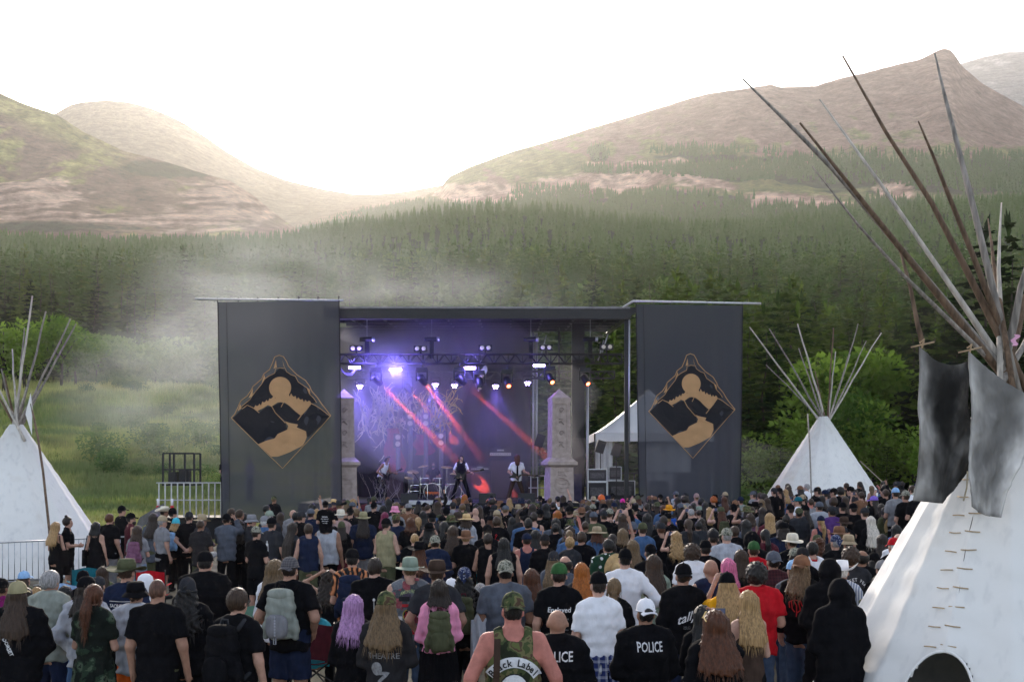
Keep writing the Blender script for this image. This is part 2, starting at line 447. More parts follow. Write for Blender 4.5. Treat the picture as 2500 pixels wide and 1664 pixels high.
mountain('mountain_peak', 'peak', 1900, 3800, 1900, 2900, (330, 330), tint_peak, ROCKM, 200, 60)
mountain('mountain_dome', 'dome', -900, 1500, 1500, 2500, ([-900, 700, 870, 1500], [560, 560, 530, 520]), tint_dome, ROCKM, 240, 70, 0.85, 0.6)
LONG = mountain('mountain_ridge', 'long', 620, 3800, 850, 1750, ([620, 900, 1300, 1800, 2200, 2600, 3800], [620, 600, 560, 560, 540, 510, 480]), tint_long, ROCKM, 800, 220, 0.9)
mountain('mountain_spur', 'near', -1400, 900, 800, 1250, ([-1400, 0, 400, 720, 900], [600, 600, 600, 590, 650]), tint_near, ROCKM, 700, 200, 0.9, 1.1)

# ------------------------------------------------------------------ trees
NEEDLE = leaf_mat('conifer_needles', (0.013, 0.038, 0.008), (0.095, 0.15, 0.022), 0.3)
NEEDLE_DARK = leaf_mat('dark_spruce_needles', (0.010, 0.022, 0.009), (0.028, 0.046, 0.016), 0.2)
LEAF = leaf_mat('broad_leaves', (0.055, 0.12, 0.018), (0.17, 0.27, 0.035), 0.4)
SHRUB = leaf_mat('shrub_leaves', (0.06, 0.12, 0.035), (0.15, 0.21, 0.065), 0.4)
BARK = mat('bark', (0.035, 0.028, 0.02), 0.95, 0, 0.4, 6, 0.5)

def kites(C, D, N, L, W):
    """Leaf sprays: pointed four-sided faces at C along D with normal-ish N, length L, width W."""
    D = D / np.maximum(np.linalg.norm(D, axis=1), 1e-9)[:, None]
    S = np.cross(D, N); S /= np.maximum(np.linalg.norm(S, axis=1), 1e-9)[:, None]
    a = C; b = C + D * (L * 0.45)[:, None] + S * (W / 2)[:, None]; c = C + D * L[:, None]; d = C + D * (L * 0.45)[:, None] - S * (W / 2)[:, None]
    V = np.stack([a, b, c, d], 1).reshape(-1, 3)
    return V, np.arange(len(V)).reshape(-1, 4)

def conifer_np(seed, h=10.0, rad=1.9, levels=20, per=9, sprays=4, bare=0.08, shape=1.0):
    r = np.random.RandomState(seed); C, D, N, L, W = [], [], [], [], []
    for i in range(levels):
        f = (i + r.rand() * 0.6) / levels
        z = h * (bare + (1 - bare) * f)
        R = rad * (1 - f) ** shape * (0.75 + 0.5 * r.rand()) + 0.10
        for j in range(max(3, int(per * (0.55 + 0.55 * (1 - f))))):
            a = r.rand() * 6.283; rr = R * (0.65 + 0.5 * r.rand()); dz = -0.22 * rr + 0.25 * r.rand()
            d = np.array([math.cos(a), math.sin(a), 0.0])
            for s in range(sprays):
                q = (s + 0.3 * r.rand()) / sprays
                p = d * rr * q + np.array([0, 0, z + dz * q * q * 1.3])
                a2 = a + r.uniform(-0.7, 0.7)
                C.append(p); D.append([math.cos(a2), math.sin(a2), r.uniform(-0.35, 0.35)])
                N.append([r.uniform(-.5, .5), r.uniform(-.5, .5), 1.0]); L.append(rr / sprays * 1.9 + 0.22); W.append((rr / sprays * 1.15 + 0.16) * (0.8 + 0.5 * r.rand()))
    for k in range(5):
        C.append([0, 0, h * (0.93 + 0.012 * k)]); D.append([r.uniform(-.3, .3), r.uniform(-.3, .3), 1]); N.append([r.uniform(-1, 1), r.uniform(-1, 1), 0]); L.append(h * 0.07); W.append(h * 0.018)
    return kites(np.array(C), np.array(D), np.array(N), np.array(L), np.array(W))

def broad_np(seed, h=6.0, rad=2.0, n=1100, leaf=0.34, base=0.25):
    r = np.random.RandomState(seed)
    k = 9
    cen = np.stack([r.uniform(-.55, .55, k) * rad, r.uniform(-.55, .55, k) * rad, h * r.uniform(base + 0.12, 0.82, k)], 1); rr = rad * r.uniform(0.38, 0.62, k)
    i = r.randint(0, k, n); u = r.normal(size=(n, 3)); u /= np.linalg.norm(u, axis=1)[:, None]
    C = cen[i] + u * (rr[i] * r.uniform(0.55, 1.05, n) ** 0.6)[:, None] * np.array([1, 1, 1.15])
    C[:, 2] = np.clip(C[:, 2], h * 0.03, h)
    D = u + r.normal(size=(n, 3)) * 0.6; N = r.normal(size=(n, 3))
    return kites(C, D, N, leaf * r.uniform(.6, 1.4, n), leaf * r.uniform(.45, .9, n))

def trunk_np(seed, h, r0, fork=False):
    m = MB(); r = random.Random(seed)
    pts = [(0.04 * r.uniform(-1, 1) * i, 0.04 * r.uniform(-1, 1) * i, h * i / 5) for i in range(6)]
    m.tube(pts, [r0 * (1 - 0.17 * i) for i in range(6)], 6)
    if fork:
        for k in range(4):
            a = r.uniform(0, 6.28); z = h * r.uniform(.35, .6)
            m.tube([(0, 0, z), (math.cos(a) * h * .12, math.sin(a) * h * .12, z + h * .18), (math.cos(a) * h * .2, math.sin(a) * h * .2, z + h * .36)], [r0 * .5, r0 * .35, r0 * .15], 5)
    return m.mesh('trunk', [BARK], True)

def smoothed(V, F, m, name='crown'): return mesh_np(name, V, F, [m], smooth=False)
CON_N = [smoothed(*conifer_np(200 + i, 10, (1.75, 2.1, 1.5, 2.3)[i], 24, 10, 5, 0.06, (0.9, 0.75, 1.0, 0.8)[i]), NEEDLE) for i in range(4)]
CON_D = [smoothed(*conifer_np(230 + i, 10, (2.2, 1.8)[i], 26, 10, 5, 0.05, 0.85), NEEDLE_DARK) for i in range(2)]
CON_M_np = [conifer_np(260 + i, 10, (1.6, 1.9, 1.4)[i], 12, 6, 2, 0.08, 0.9) for i in range(3)]
CON_M = [smoothed(V, F, NEEDLE) for V, F in CON_M_np]
BRO = [smoothed(*broad_np(300 + i, 6, 2.1, 1500, 0.30), LEAF) for i in range(3)]
SHR = [smoothed(*broad_np(320 + i, 2.6, 1.7, 1000, 0.24, 0.02), SHRUB) for i in range(3)]
TRK = trunk_np(5, 8.6, 0.10); TRKB = trunk_np(6, 4.6, 0.12, True); TRKS = trunk_np(7, 1.5, 0.05, True)

def tree(name, crown, trunk, X, Y, h, base_h, label, cat, group, wide=1.0):
    o = thing(name, (X, Y, float(hill_z(X, Y)) - 0.1), label, cat, group, rng.uniform(0, 6.28))
    k = h / base_h; o.scale = (k * wide, k * wide, k)
    link('trunk', trunk, o); link('crown', crown, o)
    return o

def place_trees():
    # single named trees near the site, by where they stand: pixel column, distance, height
    near = [  # x, Y, h, dark
     (2460, 52, 13.5, 1), (2405, 57, 14.0, 1), (2330, 60, 10.5, 1), (2250, 62, 11.5, 1), (2190, 66, 9.5, 1), (2520, 48, 10, 1), (2100, 74, 9.0, 0),
     (1905, 55, 4.2, 0), (2165, 54, 3.6, 0), (1865, 63, 10.5, 0), (1900, 66, 11.2, 0), (1950, 70, 11.0, 0), (2020, 78, 11.5, 0), (1830, 68, 11.5, 0),
     (1780, 66, 9.8, 0), (1735, 72, 11.0, 0), (1690, 70, 12.2, 0), (1650, 74, 12.5, 0), (1610, 71, 11.0, 0), (1570, 76, 11.5, 0), (1530, 70, 10.5, 0), (1500, 66, 9.0, 0),
     (1470, 74, 11.5, 0), (1440, 64, 8.0, 0), (1410, 70, 10.5, 0), (1375, 78, 12.0, 0), (1340, 72, 10.0, 0), (1300, 80, 11.5, 0), (1800, 80, 13.0, 0), (1930, 82, 13.0, 0), (2150, 72, 9, 0)]
    pts = []
    for x, Y, h, d in near:
        X = (x - CX) / FPX * Y; pts.append((X, Y, h, d))
    r = random.Random(3)
    # more behind them, denser to the right, thinning into the slope
    tries = 0
    while len(pts) < 292 and tries < 20000:
        tries += 1
        Y = 82 + (r.random() ** 1.3) * 190
        x = r.uniform(-60, 2600); X = (x - CX) / FPX * Y
        if x < 560 and Y < 150: continue
        if 560 <= x < 1250 and Y < 170: continue
        if all((X - a) ** 2 + (Y - b) ** 2 > 9 for a, b, _, _ in pts[-260:]): pts.append((X, Y, r.uniform(9, 14.5), 0))
    pts += [((x - CX) / FPX * Y, Y, h, 1) for x, Y, h in ((20, 112, 8.5), (75, 106, 10.0), (130, 118, 9.0), (230, 128, 9.0), (-20, 120, 9))]
    for X, Y, h, d in pts:
        px = CX + FPX * X / Y
        where = ('above the left tepee' if px < 210 else 'up the slope left of the left banner' if px < 530 else 'on the slope above the stage roof' if px < 1240 else
                 'behind the open stage side' if px < 1545 else 'behind the right banner' if px < 1815 else 'behind the far right tepee' if px < 2140 else 'behind the near tepee poles')
        size = 'tall' if h > 11.5 else 'short' if h < 7 else 'mid sized'
        dist = 'at the wood edge' if Y < 76 else 'in the second rank' if Y < 120 else 'deep in the wood'
        crown = CON_D[rng.randrange(2)] if d else (CON_N[rng.randrange(4)] if Y < 170 else CON_M[rng.randrange(3)])
        lab = f"{size} {'dark ' if d else ''}conifer {dist} {where}"
        tree('conifer_tree', crown, TRK, X, Y, h, 10, lab, 'tree', 'conifers ' + where, r.uniform(0.85, 1.2))
    bl = [(60, 96, 6.6), (150, 98, 6.4), (185, 101, 5.6), (10, 94, 7.0), (235, 106, 4.6), (1995, 63, 7.6), (2045, 65, 8.6), (2095, 64, 8.2), (2135, 66, 7.8), (1975, 60, 5.5), (2070, 59, 5.8), (2120, 58, 5.2), (2230, 56, 4.6), (2280, 52, 4.0), (1850, 60, 3.6), (1450, 72, 6.0), (1500, 78, 7.0), (2330, 50, 3.6), (1960, 62, 3.4)]
    for i, (x, Y, h) in enumerate(bl):
        X = (x - CX) / FPX * Y
        where = 'beyond the left tepee poles' if x < 300 else 'behind the stage' if x < 1600 else 'behind the far right tepee' if x < 2180 else 'behind the near tepee'
        tree('broadleaf_tree', BRO[i % 3], TRKB, X, Y, h, 6, f"{'bright' if i % 2 else 'fresh'} green {'tall' if h > 6 else 'rounded'} broadleaf tree {where}", 'tree', 'broadleaf trees ' + where, 1.15)
    sh = []
    for i in range(34):
        x = r.uniform(215, 560); Y = r.uniform(104, 126); sh.append((x, Y, r.uniform(2.6, 4.6)))
    sh += [(1700, 56, 1.6), (1760, 57, 1.3), (1880, 52, 1.0), (1830, 54, 1.5)]
    for i in range(30):
        Y = r.uniform(58, 102); sh.append((r.uniform(190, 560), Y, r.uniform(.7, 1.7)))
    for i, (x, Y, h) in enumerate(sh):
        X = (x - CX) / FPX * Y
        low = Y < 60 and x > 700; mead = x < 700 and h < 1.8
        lab = 'low leafy shrub in the grass right of the right banner' if low else f"{'tall' if h > 3.6 else 'low'} grey green willow shrub along the top of the meadow"
        if mead: lab = 'small sage shrub in the tall grass of the left meadow'
        tree('sage_shrub' if mead else 'willow_shrub', SHR[i % 3], TRKS, X, Y, h, 2.6, lab, 'shrub', 'sage shrubs in the meadow' if mead else 'shrubs by the right banner' if low else 'willow shrubs above the meadow', 1.25)
place_trees()
def rank_labels():
    by = {}
    for o in col.objects:
        if o.get('category') in ('tree', 'shrub') and 'deep in' not in o['label']: by.setdefault(o['label'], []).append(o)
    W = 'first second third fourth fifth sixth seventh eighth ninth tenth eleventh twelfth thirteenth fourteenth fifteenth sixteenth seventeenth eighteenth nineteenth twentieth'.split()
    for lab, L in by.items():
        L.sort(key=lambda o: o.location.x / o.location.y)
        if len(L) > 1:
            for i, o in enumerate(L):
                if i < 20: o['label'] = ' '.join((lab + ', ' + ('leftmost' if i == 0 else 'rightmost' if i == len(L) - 1 else W[i] + ' from left')).split()[:18])
rank_labels()

def forest():
    r = np.random.RandomState(17); Vs, Fs, n = [], [], 0
    Ms = []
    def put(proto, P, H, Wd, mi=0):
        nonlocal n
        V0, F0 = proto; a = r.rand(len(P)) * 6.283; c, s = np.cos(a), np.sin(a)
        k = H / 10.0
        X = (V0[None, :, 0] * c[:, None] - V0[None, :, 1] * s[:, None]) * (k * Wd)[:, None] + P[:, 0:1]
        Y = (V0[None, :, 0] * s[:, None] + V0[None, :, 1] * c[:, None]) * (k * Wd)[:, None] + P[:, 1:2]
        Z = V0[None, :, 2] * k[:, None] + P[:, 2:3]
        Vs.append(np.stack([X, Y, Z], -1).reshape(-1, 3))
        F = F0[None] + (np.arange(len(P)) * len(V0))[:, None, None] + n
        Fs.append(F.reshape(-1, F0.shape[1])); Ms.append(np.full(len(P) * len(F0), mi)); n += len(P) * len(V0)
    def far_proto(seed, layers=5, seg=7):
        q = np.random.RandomState(seed); V, F = [], []
        for l in range(layers):
            f = l / layers; z0 = 10 * (0.06 + 0.9 * f); R = 1.7 * (1 - f) ** 0.9 + 0.15; b = len(V)
            for j in range(seg):
                aa = (j + 0.5 * (l % 2)) / seg * 6.283; rr = R * q.uniform(0.65, 1.2)
                V.append([math.cos(aa) * rr, math.sin(aa) * rr, z0 - 0.5 * q.rand()])
            V.append([0, 0, z0 + 10 * 0.9 / layers * 1.7 if l < layers - 1 else 10.0])
            for j in range(seg): F.append([b + j, b + (j + 1) % seg, b + seg, b + seg])
        return np.array(V), np.array(F)
    def scatter(Y0, Y1, sp):
        out = []
        ys = Y0
        while ys < Y1:
            half = 0.52 * ys + 20
            xs = np.arange(-half, half, sp); xs = xs + r.uniform(-.45, .45, len(xs)) * sp
            out.append(np.stack([xs, ys + r.uniform(-.45, .45, len(xs)) * sp], 1)); ys += sp
        return np.concatenate(out)
    A = scatter(150, 400, 5.6)
    px = CX + FPX * A[:, 0] / A[:, 1]
    A = A[(A[:, 1] > 205) | ((px > 540) & (A[:, 1] > 172)) | (px > 1250)]
    B = scatter(400, 965, 7.2)
    for S, protos, hh in ((A, [conifer_np(260 + i, 10, (1.7, 2.0, 1.5)[i], 11, 6, 2, 0.08, 0.9) for i in range(3)], (7.5, 13.5)), (B, [far_proto(400 + i) for i in range(4)], (6.0, 11.0))):
        Z = hill_z(S[:, 0], np.minimum(S[:, 1], 950)) - 0.3
        P = np.stack([S[:, 0], S[:, 1], Z], 1); pick = r.randint(0, len(protos), len(P))
        H = r.uniform(hh[0], hh[1], len(P)) * (1 + 0.15 * fbm(S[:, 0] / 40, S[:, 1] / 40, 9, 2)) * np.where(r.rand(len(P)) < 0.08, 0.55, 1.0)
        for i, pr in enumerate(protos):
            w = pick == i; put(pr, P[w], H[w], r.uniform(0.8, 1.25, w.sum()))
        if S is A:
            w = (fbm(S[:, 0] / 35, S[:, 1] / 35, 19, 3) > .22) & (r.rand(len(P)) < .4); put(broad_np(340, 10, 3.0, 150, 1.3, .1), P[w], H[w] * .8, r.uniform(0.8, 1.2, w.sum()), 1)
    # scattered trees on the long ridge
    X, Yd, Z, Pp, T = LONG
    y = YH - (Z - CAMZ) / Yd * FPX
    fm = forest_mask(Pp, y, X, Yd)
    ii = np.argwhere((T < 0.95) & (fm > 0.2))
    ii = ii[r.permutation(len(ii))[:15000]]
    ii = ii[r.rand(len(ii)) < fm[ii[:, 0], ii[:, 1]] * 0.95]
    P = np.stack([X[ii[:, 0], ii[:, 1]] + r.uniform(-4, 4, len(ii)), Yd[ii[:, 0], ii[:, 1]], Z[ii[:, 0], ii[:, 1]] - 0.5], 1)
    put(far_proto(431, 3, 5), P, r.uniform(6, 12, len(P)), r.uniform(0.8, 1.3, len(P)))
    me = mesh_np('forest', np.concatenate(Vs), np.concatenate(Fs)[:, :4], [FORESTM, leaf_mat('aspen_leaves', (0.03, 0.075, 0.014), (0.095, 0.16, 0.03), 0.35)], np.concatenate(Ms), smooth=False)
    tag(link('forest', me), kind='stuff')
def forest_mat():
    m = leaf_mat('forest_canopy', (0.008, 0.030, 0.006), (0.052, 0.112, 0.016), 0.25)
    N, L = m.node_tree.nodes, m.node_tree.links
    for nd in N:
        if nd.type == 'TEX_NOISE': nd.inputs['Scale'].default_value = 0.06; nd.inputs['Detail'].default_value = 8; nd.inputs['Roughness'].default_value = .8
        if nd.type == 'MATH' and nd.operation == 'SUBTRACT': nd.inputs[1].default_value = 0.0
    return m
FORESTM = forest_mat()
forest()

def grass():
    r = np.random.RandomState(23)
    n = 26000
    Y = 45.8 + (r.rand(n) ** 1.2) * 62
    px = r.uniform(-60, 545, n)
    g2 = 5000
    Y = np.concatenate([Y, r.uniform(46, 62, g2)]); px = np.concatenate([px, r.uniform(1560, 2330, g2)])
    X = (px - CX) / FPX * Y
    Z = hill_z(X, Y) - 0.05
    tall = (0.28 + 0.5 * np.clip(fbm(X / 5, Y / 4, 77, 3) + 0.4, 0, 1)) * r.uniform(0.6, 1.3, len(X)) * (0.6 + 0.4 * sstep(46, 60, Y))
    Vs, Ts = [], []
    hue = fbm(X / 7, Y / 6, 78, 3) * 0.5 + 0.5
    for k in range(5):
        a = r.rand(len(X)) * 6.283; w = 0.035 + 0.03 * r.rand(len(X)); lean = r.uniform(0.05, 0.4, len(X)) * tall
        ox = r.normal(0, .12, len(X)); oy = r.normal(0, .12, len(X))
        bx, by = X + ox, Y + oy
        A = np.stack([bx - w * np.cos(a), by - w * np.sin(a), Z], 1); B = np.stack([bx + w * np.cos(a), by + w * np.sin(a), Z], 1)
        C = np.stack([bx + lean * np.cos(a + 1.3), by + lean * np.sin(a + 1.3), Z + tall * r.uniform(.7, 1.2, len(X))], 1)
        Vs.append(np.stack([A, B, C], 1).reshape(-1, 3))
        c = lerp3((0.19, 0.27, 0.06), (0.48, 0.44, 0.17), np.clip(hue + r.normal(0, .18, len(X)), 0, 1))
        c = lerp3(c, (.11, .16, .075), .65 * sstep(.02, .35, fbm(X / 10, Y / 4, 79, 4) + .12 * np.sin(Y / 6)))
        Ts.append(np.repeat(np.concatenate([c, np.ones((len(X), 1))], 1), 3, 0))
    V = np.concatenate(Vs)
    m = attr_mat('meadow_grass_blades', nscale=0.5, vary=0.3, bump=0.0)
    tag(link('meadow_grass', mesh_np('meadow_grass', V, np.arange(len(V)).reshape(-1, 3), [m], smooth=False, attr=np.concatenate(Ts))), kind='stuff')
grass()
# ------------------------------------------------------------------ tepees
CANVAS = mat('white_canvas', (.76, .745, .715), .85, 0, .07, 1.6, .35, 5, spec=.15)
CANVAS_NEAR = None
POLE_GREY = mat('weathered_pole', (.24, .215, .19), .8, 0, .45, 5, .6, 12, stretch=(5, 5, .5))
POLE_BROWN = mat('bark_pole', (.13, .085, .055), .85, 0, .5, 5, .6, 12, stretch=(5, 5, .5))
POLE_PALE = mat('pale_peeled_pole', (.46, .42, .37), .75, 0, .3, 5, .5, 12, stretch=(5, 5, .5))
PEG = mat('wooden_peg', (.45, .33, .2), .7, 0, .3, 10, stretch=(1, 1, 1))
ROPE = mat('rope', (.3, .25, .17), .9, 0, .2, 40)
def canvas_mat(name, soot):
    m = bpy.data.materials.new(name); t, p = nodes(m); N, L = t.nodes, t.links
    p.inputs['Roughness'].default_value = .88; p.inputs['Specular IOR Level'].default_value = .12
    tc = N.new('ShaderNodeTexCoord'); a = N.new('ShaderNodeAttribute'); a.attribute_name = 'tint'
    n1 = N.new('ShaderNodeTexNoise'); n1.inputs['Scale'].default_value = 1.3; n1.inputs['Detail'].default_value = 7; L.new(tc.outputs['Object'], n1.inputs[0])
    mp = N.new('ShaderNodeMapping'); mp.inputs['Scale'].default_value = (5, 5, .9); L.new(tc.outputs['Object'], mp.inputs[0])
    n2 = N.new('ShaderNodeTexNoise'); n2.inputs['Scale'].default_value = 1.5; n2.inputs['Detail'].default_value = 6; L.new(mp.outputs[0], n2.inputs[0])
    r = N.new('ShaderNodeValToRGB'); L.new(n2.outputs[0], r.inputs[0]); e = r.color_ramp.elements
    e[0].position = .28; e[0].color = (.66, .65, .63, 1); e[1].position = .46; e[1].color = (.76, .745, .715, 1)
    r2 = N.new('ShaderNodeValToRGB'); L.new(n1.outputs[0], r2.inputs[0]); e = r2.color_ramp.elements; e[0].position = .60; e[0].color = (1, 1, 1, 1); e[1].position = .8; e[1].color = (.84, .8, .75, 1)
    mx = N.new('ShaderNodeMix'); mx.data_type = 'RGBA'; mx.blend_type = 'MULTIPLY'; mx.inputs[0].default_value = 1; L.new(r.outputs[0], mx.inputs[6]); L.new(r2.outputs[0], mx.inputs[7])
    m2 = N.new('ShaderNodeMix'); m2.data_type = 'RGBA'; m2.blend_type = 'MULTIPLY'; m2.inputs[0].default_value = 1; L.new(mx.outputs[2], m2.inputs[6]); L.new(a.outputs['Color'], m2.inputs[7])
    L.new(m2.outputs[2], p.inputs['Base Color'])
    b = N.new('ShaderNodeBump'); b.inputs['Strength'].default_value = .35; b.inputs['Distance'].default_value = .03; L.new(n1.outputs[0], b.inputs['Height']); L.new(b.outputs[0], p.inputs['Normal'])
    return m
CANVAS_NEAR = canvas_mat('stained_canvas', True)

def tepee_cover(H, R, rtop, npole, phi, seed, door=None, na=132, nz=70, wr=.02):
    """Cone of canvas over poles; door = (half width, sill z, top z, angle) leaves an arched opening."""
    r = np.random.RandomState(seed); ztop = H * (1 - rtop / R)
    th = np.linspace(0, 2 * math.pi, na, endpoint=False); zz = np.linspace(0.04, ztop, nz)
    T, Z = np.meshgrid(th, zz)
    rad = R * (1 - Z / H)
    pres = np.abs(((T * npole / (2 * math.pi)) % 1) - .5) * 2
    rad = rad * (1 - .035 * (1 - pres ** 1.5)) + wr * .35 * np.sin(Z * 21 + 2 * np.sin(T * 3)) * np.sin(T * 7 + Z) + wr * .3 * fbm(T * 6, Z * 5, seed, 3)
    X = np.sin(T - phi) * rad; Y = -np.cos(T - phi) * rad
    V = np.stack([X, Y, Z], -1).reshape(-1, 3)
    i = np.arange(nz - 1)[:, None] * na + np.arange(na)[None, :]; j = np.arange(nz - 1)[:, None] * na + (np.arange(na)[None, :] + 1) % na
    F = np.stack([i, j, j + na, i + na], -1)
    if door:
        w, z0, z1 = door
        a = ((th + math.pi) % (2 * math.pi)) - math.pi
        zc = (Z[:-1] + Z[1:]) / 2; ac = np.broadcast_to((a + math.pi / na)[None, :], zc.shape)
        half = w * np.sqrt(np.clip(1 - np.clip((zc - z0 - (z1 - z0) * .35) / ((z1 - z0) * .65), 0, 1) ** 2.2, 0, 1))
        inside = (zc > z0) & (zc < z1) & (np.abs(ac) * R * (1 - zc / H) < half)
        F = F[~inside]
    return V, F.reshape(-1, 4), T.reshape(-1), Z.reshape(-1)

def pole(o, tip, cross, foot, m, r0=.045, r1=.018, bend=.0, nm='pole', seed=0):
    rr = random.Random(seed)
    A, B, C = Vector(foot), Vector(cross), Vector(tip)
    pts = []
    if (B - A).length > .05: pts += [A, A.lerp(B, .5)]
    pts += [B]
    for q in (.2, .4, .6, .8, 1.0):
        p = B.lerp(C, q); L = (C - B).length
        p += Vector((math.sin(q * 3.14) * bend * L + rr.uniform(-.006, .006) * L, rr.uniform(-.004, .004) * L, rr.uniform(-.006, .006) * L)) if q < 1 else Vector()
        pts.append(p)
    n = len(pts); rad = [r0 + (r1 - r0) * i / (n - 1) for i in range(n)]
    mb = MB(); mb.tube([p - o.location for p in pts], rad, 8)
    return mb.obj(nm, m, o, True)

def tepee(x_ap, y_ap, Y, R, npole, phi, label, tips, m, seed, rtop=.17, zg=0.0, width=1.0, flaps=None, door=None, detail=1):
    A = at(x_ap, y_ap, Y); H = A.z - zg
    o = thing('tepee', (A.x, Y, zg), label, 'tepee', 'white tepees around the crowd')
    V, F, T, Z = tepee_cover(H, R, rtop, npole, phi, seed, door, int(132 * detail), int(70 * detail))
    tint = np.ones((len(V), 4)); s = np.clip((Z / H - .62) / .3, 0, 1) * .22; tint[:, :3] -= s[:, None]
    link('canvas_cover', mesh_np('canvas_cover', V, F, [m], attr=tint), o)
    return o, A, H
# left tepee
oL, AL, HL = tepee(40, 1012, 31.0, 2.75, 15, .2, 'white tepee behind the steel barrier at the left edge', None, canvas_mat('clean_canvas', False), 3)
for i, (tx, ty, cx, cy, mm, r) in enumerate([(79, 722, 38, 1005, POLE_PALE, .05), (112, 760, 52, 1000, POLE_GREY, .05), (172, 778, 60, 1005, POLE_GREY, .045), (186, 790, 64, 1012, POLE_GREY, .045), (122, 908, 66, 1015, POLE_GREY, .04), (30, 852, 40, 1004, POLE_PALE, .04), (3, 900, 30, 1008, POLE_GREY, .04), (10, 912, 32, 1010, POLE_BROWN, .04), (-30, 900, 28, 1012, POLE_PALE, .04), (-5, 965, 24, 1016, POLE_BROWN, .04), (66, 945, 46, 1006, POLE_PALE, .035), (60, 800, 44, 1004, POLE_GREY, .035)]):
    dy = .5 * math.sin(i * 2.1)
    tip = at(tx, ty, 31 - dy); cr = at(cx, cy, 31 + dy * .12)
    pole(oL, tip, cr, cr - (tip - cr).normalized() * .9, mm, r, r * .45, .008 * math.sin(i), seed=i)
mb = MB(); P = [at(75, 985, 30.7), at(92, 1065, 30.3), at(105, 1150, 29.4), at(120, 1290, 28.6), at(124, 1350, 28.2)]; mb.tube([p - oL.location for p in P], [.02, .03, .032, .034, .034], 7); mb.obj('flap_pole', POLE_BROWN, oL, True)
mb = MB(); q = [at(75, 958, 30.75), at(62, 1010, 30.6), at(78, 1062, 30.5), at(79, 990, 30.6)]; mb.add([p - oL.location for p in q], [(0, 1, 2, 3)]); mb.obj('smoke_flap', CANVAS, oL)
# far right tepee
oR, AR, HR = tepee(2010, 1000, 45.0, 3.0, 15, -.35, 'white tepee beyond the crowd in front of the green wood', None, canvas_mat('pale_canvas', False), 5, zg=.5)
for i, (tx, ty, cx, cy, mm, r) in enumerate([(1830, 798, 1985, 1000, POLE_PALE, .05), (1878, 802, 1998, 1000, POLE_GREY, .05), (1947, 790, 2008, 995, POLE_PALE, .055), (1950, 850, 2003, 1000, POLE_GREY, .045), (2035, 800, 2022, 995, POLE_BROWN, .05), (2095, 790, 2030, 1000, POLE_GREY, .045), (2152, 812, 2034, 1004, POLE_PALE, .045), (2115, 832, 2032, 1006, POLE_GREY, .04), (2040, 858, 2024, 1002, POLE_PALE, .04), (1870, 890, 1990, 1004, POLE_GREY, .04), (1990, 905, 2012, 1004, POLE_BROWN, .04), (2075, 865, 2028, 1004, POLE_PALE, .035)]):
    dy = .6 * math.sin(i * 1.7)
    tip = at(tx, ty, 45 - dy); cr = at(cx, cy + 6, 45 + dy * .12)
    pole(oR, tip, cr, cr - (tip - cr).normalized() * 1.0, mm, r, r * .45, .006 * math.sin(i * 3), seed=50 + i)
mb = MB(); P = [at(1972, 1010, 44.5), at(1977, 1090, 43.6), at(1980, 1180, 42.4), at(1982, 1260, 41.6)]; mb.tube([p - oR.location for p in P], .028, 6); mb.obj('flap_pole', POLE_GREY, oR, True)
mb = MB(); P = [at(2100, 1125, 43.9), at(2175, 1195, 42.2), at(2230, 1260, 41.2)]; mb.tube([p - oR.location for p in P], .018, 6); mb.obj('guy_rope', ROPE, oR, True)

# near tepee
YN = 11.4; RN = 2.24
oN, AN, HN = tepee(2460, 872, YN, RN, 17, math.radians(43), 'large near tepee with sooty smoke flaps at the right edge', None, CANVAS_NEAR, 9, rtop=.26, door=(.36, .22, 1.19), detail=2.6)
PH = math.radians(43)
def onN(a, z, out=.0):
    """Point on the near tepee's skin at angle a from its door seam and height z."""
    r = RN * (1 - z / HN) * .985 + out
    return Vector((math.sin(a - PH) * r, -math.cos(a - PH) * r, z))
mb = MB(); pts = []
for q in np.linspace(0, 1, 25):
    u = (q - .5) * 2; w = .375 * min(1, abs(u) ** .6 if abs(u) < 1 else 1); 
    z = .22 + .97 * (.35 + .65 * (1 - abs(u) ** 2.2)) if abs(u) < 1 else .22
    z = 1.20 - (1.20 - .30) * abs(u) ** 2.6
    zz = np.clip((z - .22 - .97 * .35) / (.97 * .65), 0, 1); hw = .365 * math.sqrt(max(0, 1 - zz ** 2.2)); r = RN * (1 - z / HN)
    pts.append(onN(math.copysign(hw / r, u), z, .012))
mb.tube(pts, .014, 6); mb.obj('door_hem', CANVAS, oN, True)
for k in range(10):
    z = 1.24 + k * .168
    for a0, w, dz in ((-.155, .058, -.02), (.02, .072, 0)):
        sc = 1 / max(.35, (1 - z / HN) * 1.55)
        if z > 2.85 and a0 > 0: continue
        rr = RN * (1 - z / HN); P0 = onN((a0 * .95 - w) / rr, z + dz + rng.uniform(-.006, .006), .012); P1 = onN((a0 * .95) / rr, z + dz, .022); P2 = onN((a0 * .95 + w) / rr, z + dz + rng.uniform(-.006, .006), .012)
        mb = MB(); mb.tube([P0, P1, P2], .0062, 6); mb.obj('lacing_pin', PEG, oN, True)
mb = MB(); mb.tube([onN(.012 * math.sin(z * 5), z, .006) for z in np.linspace(1.2, 2.75, 14)], .004, 5); mb.obj('seam', mat('dark_stitch', (.12, .11, .1), .9, 0, .2), oN, True)
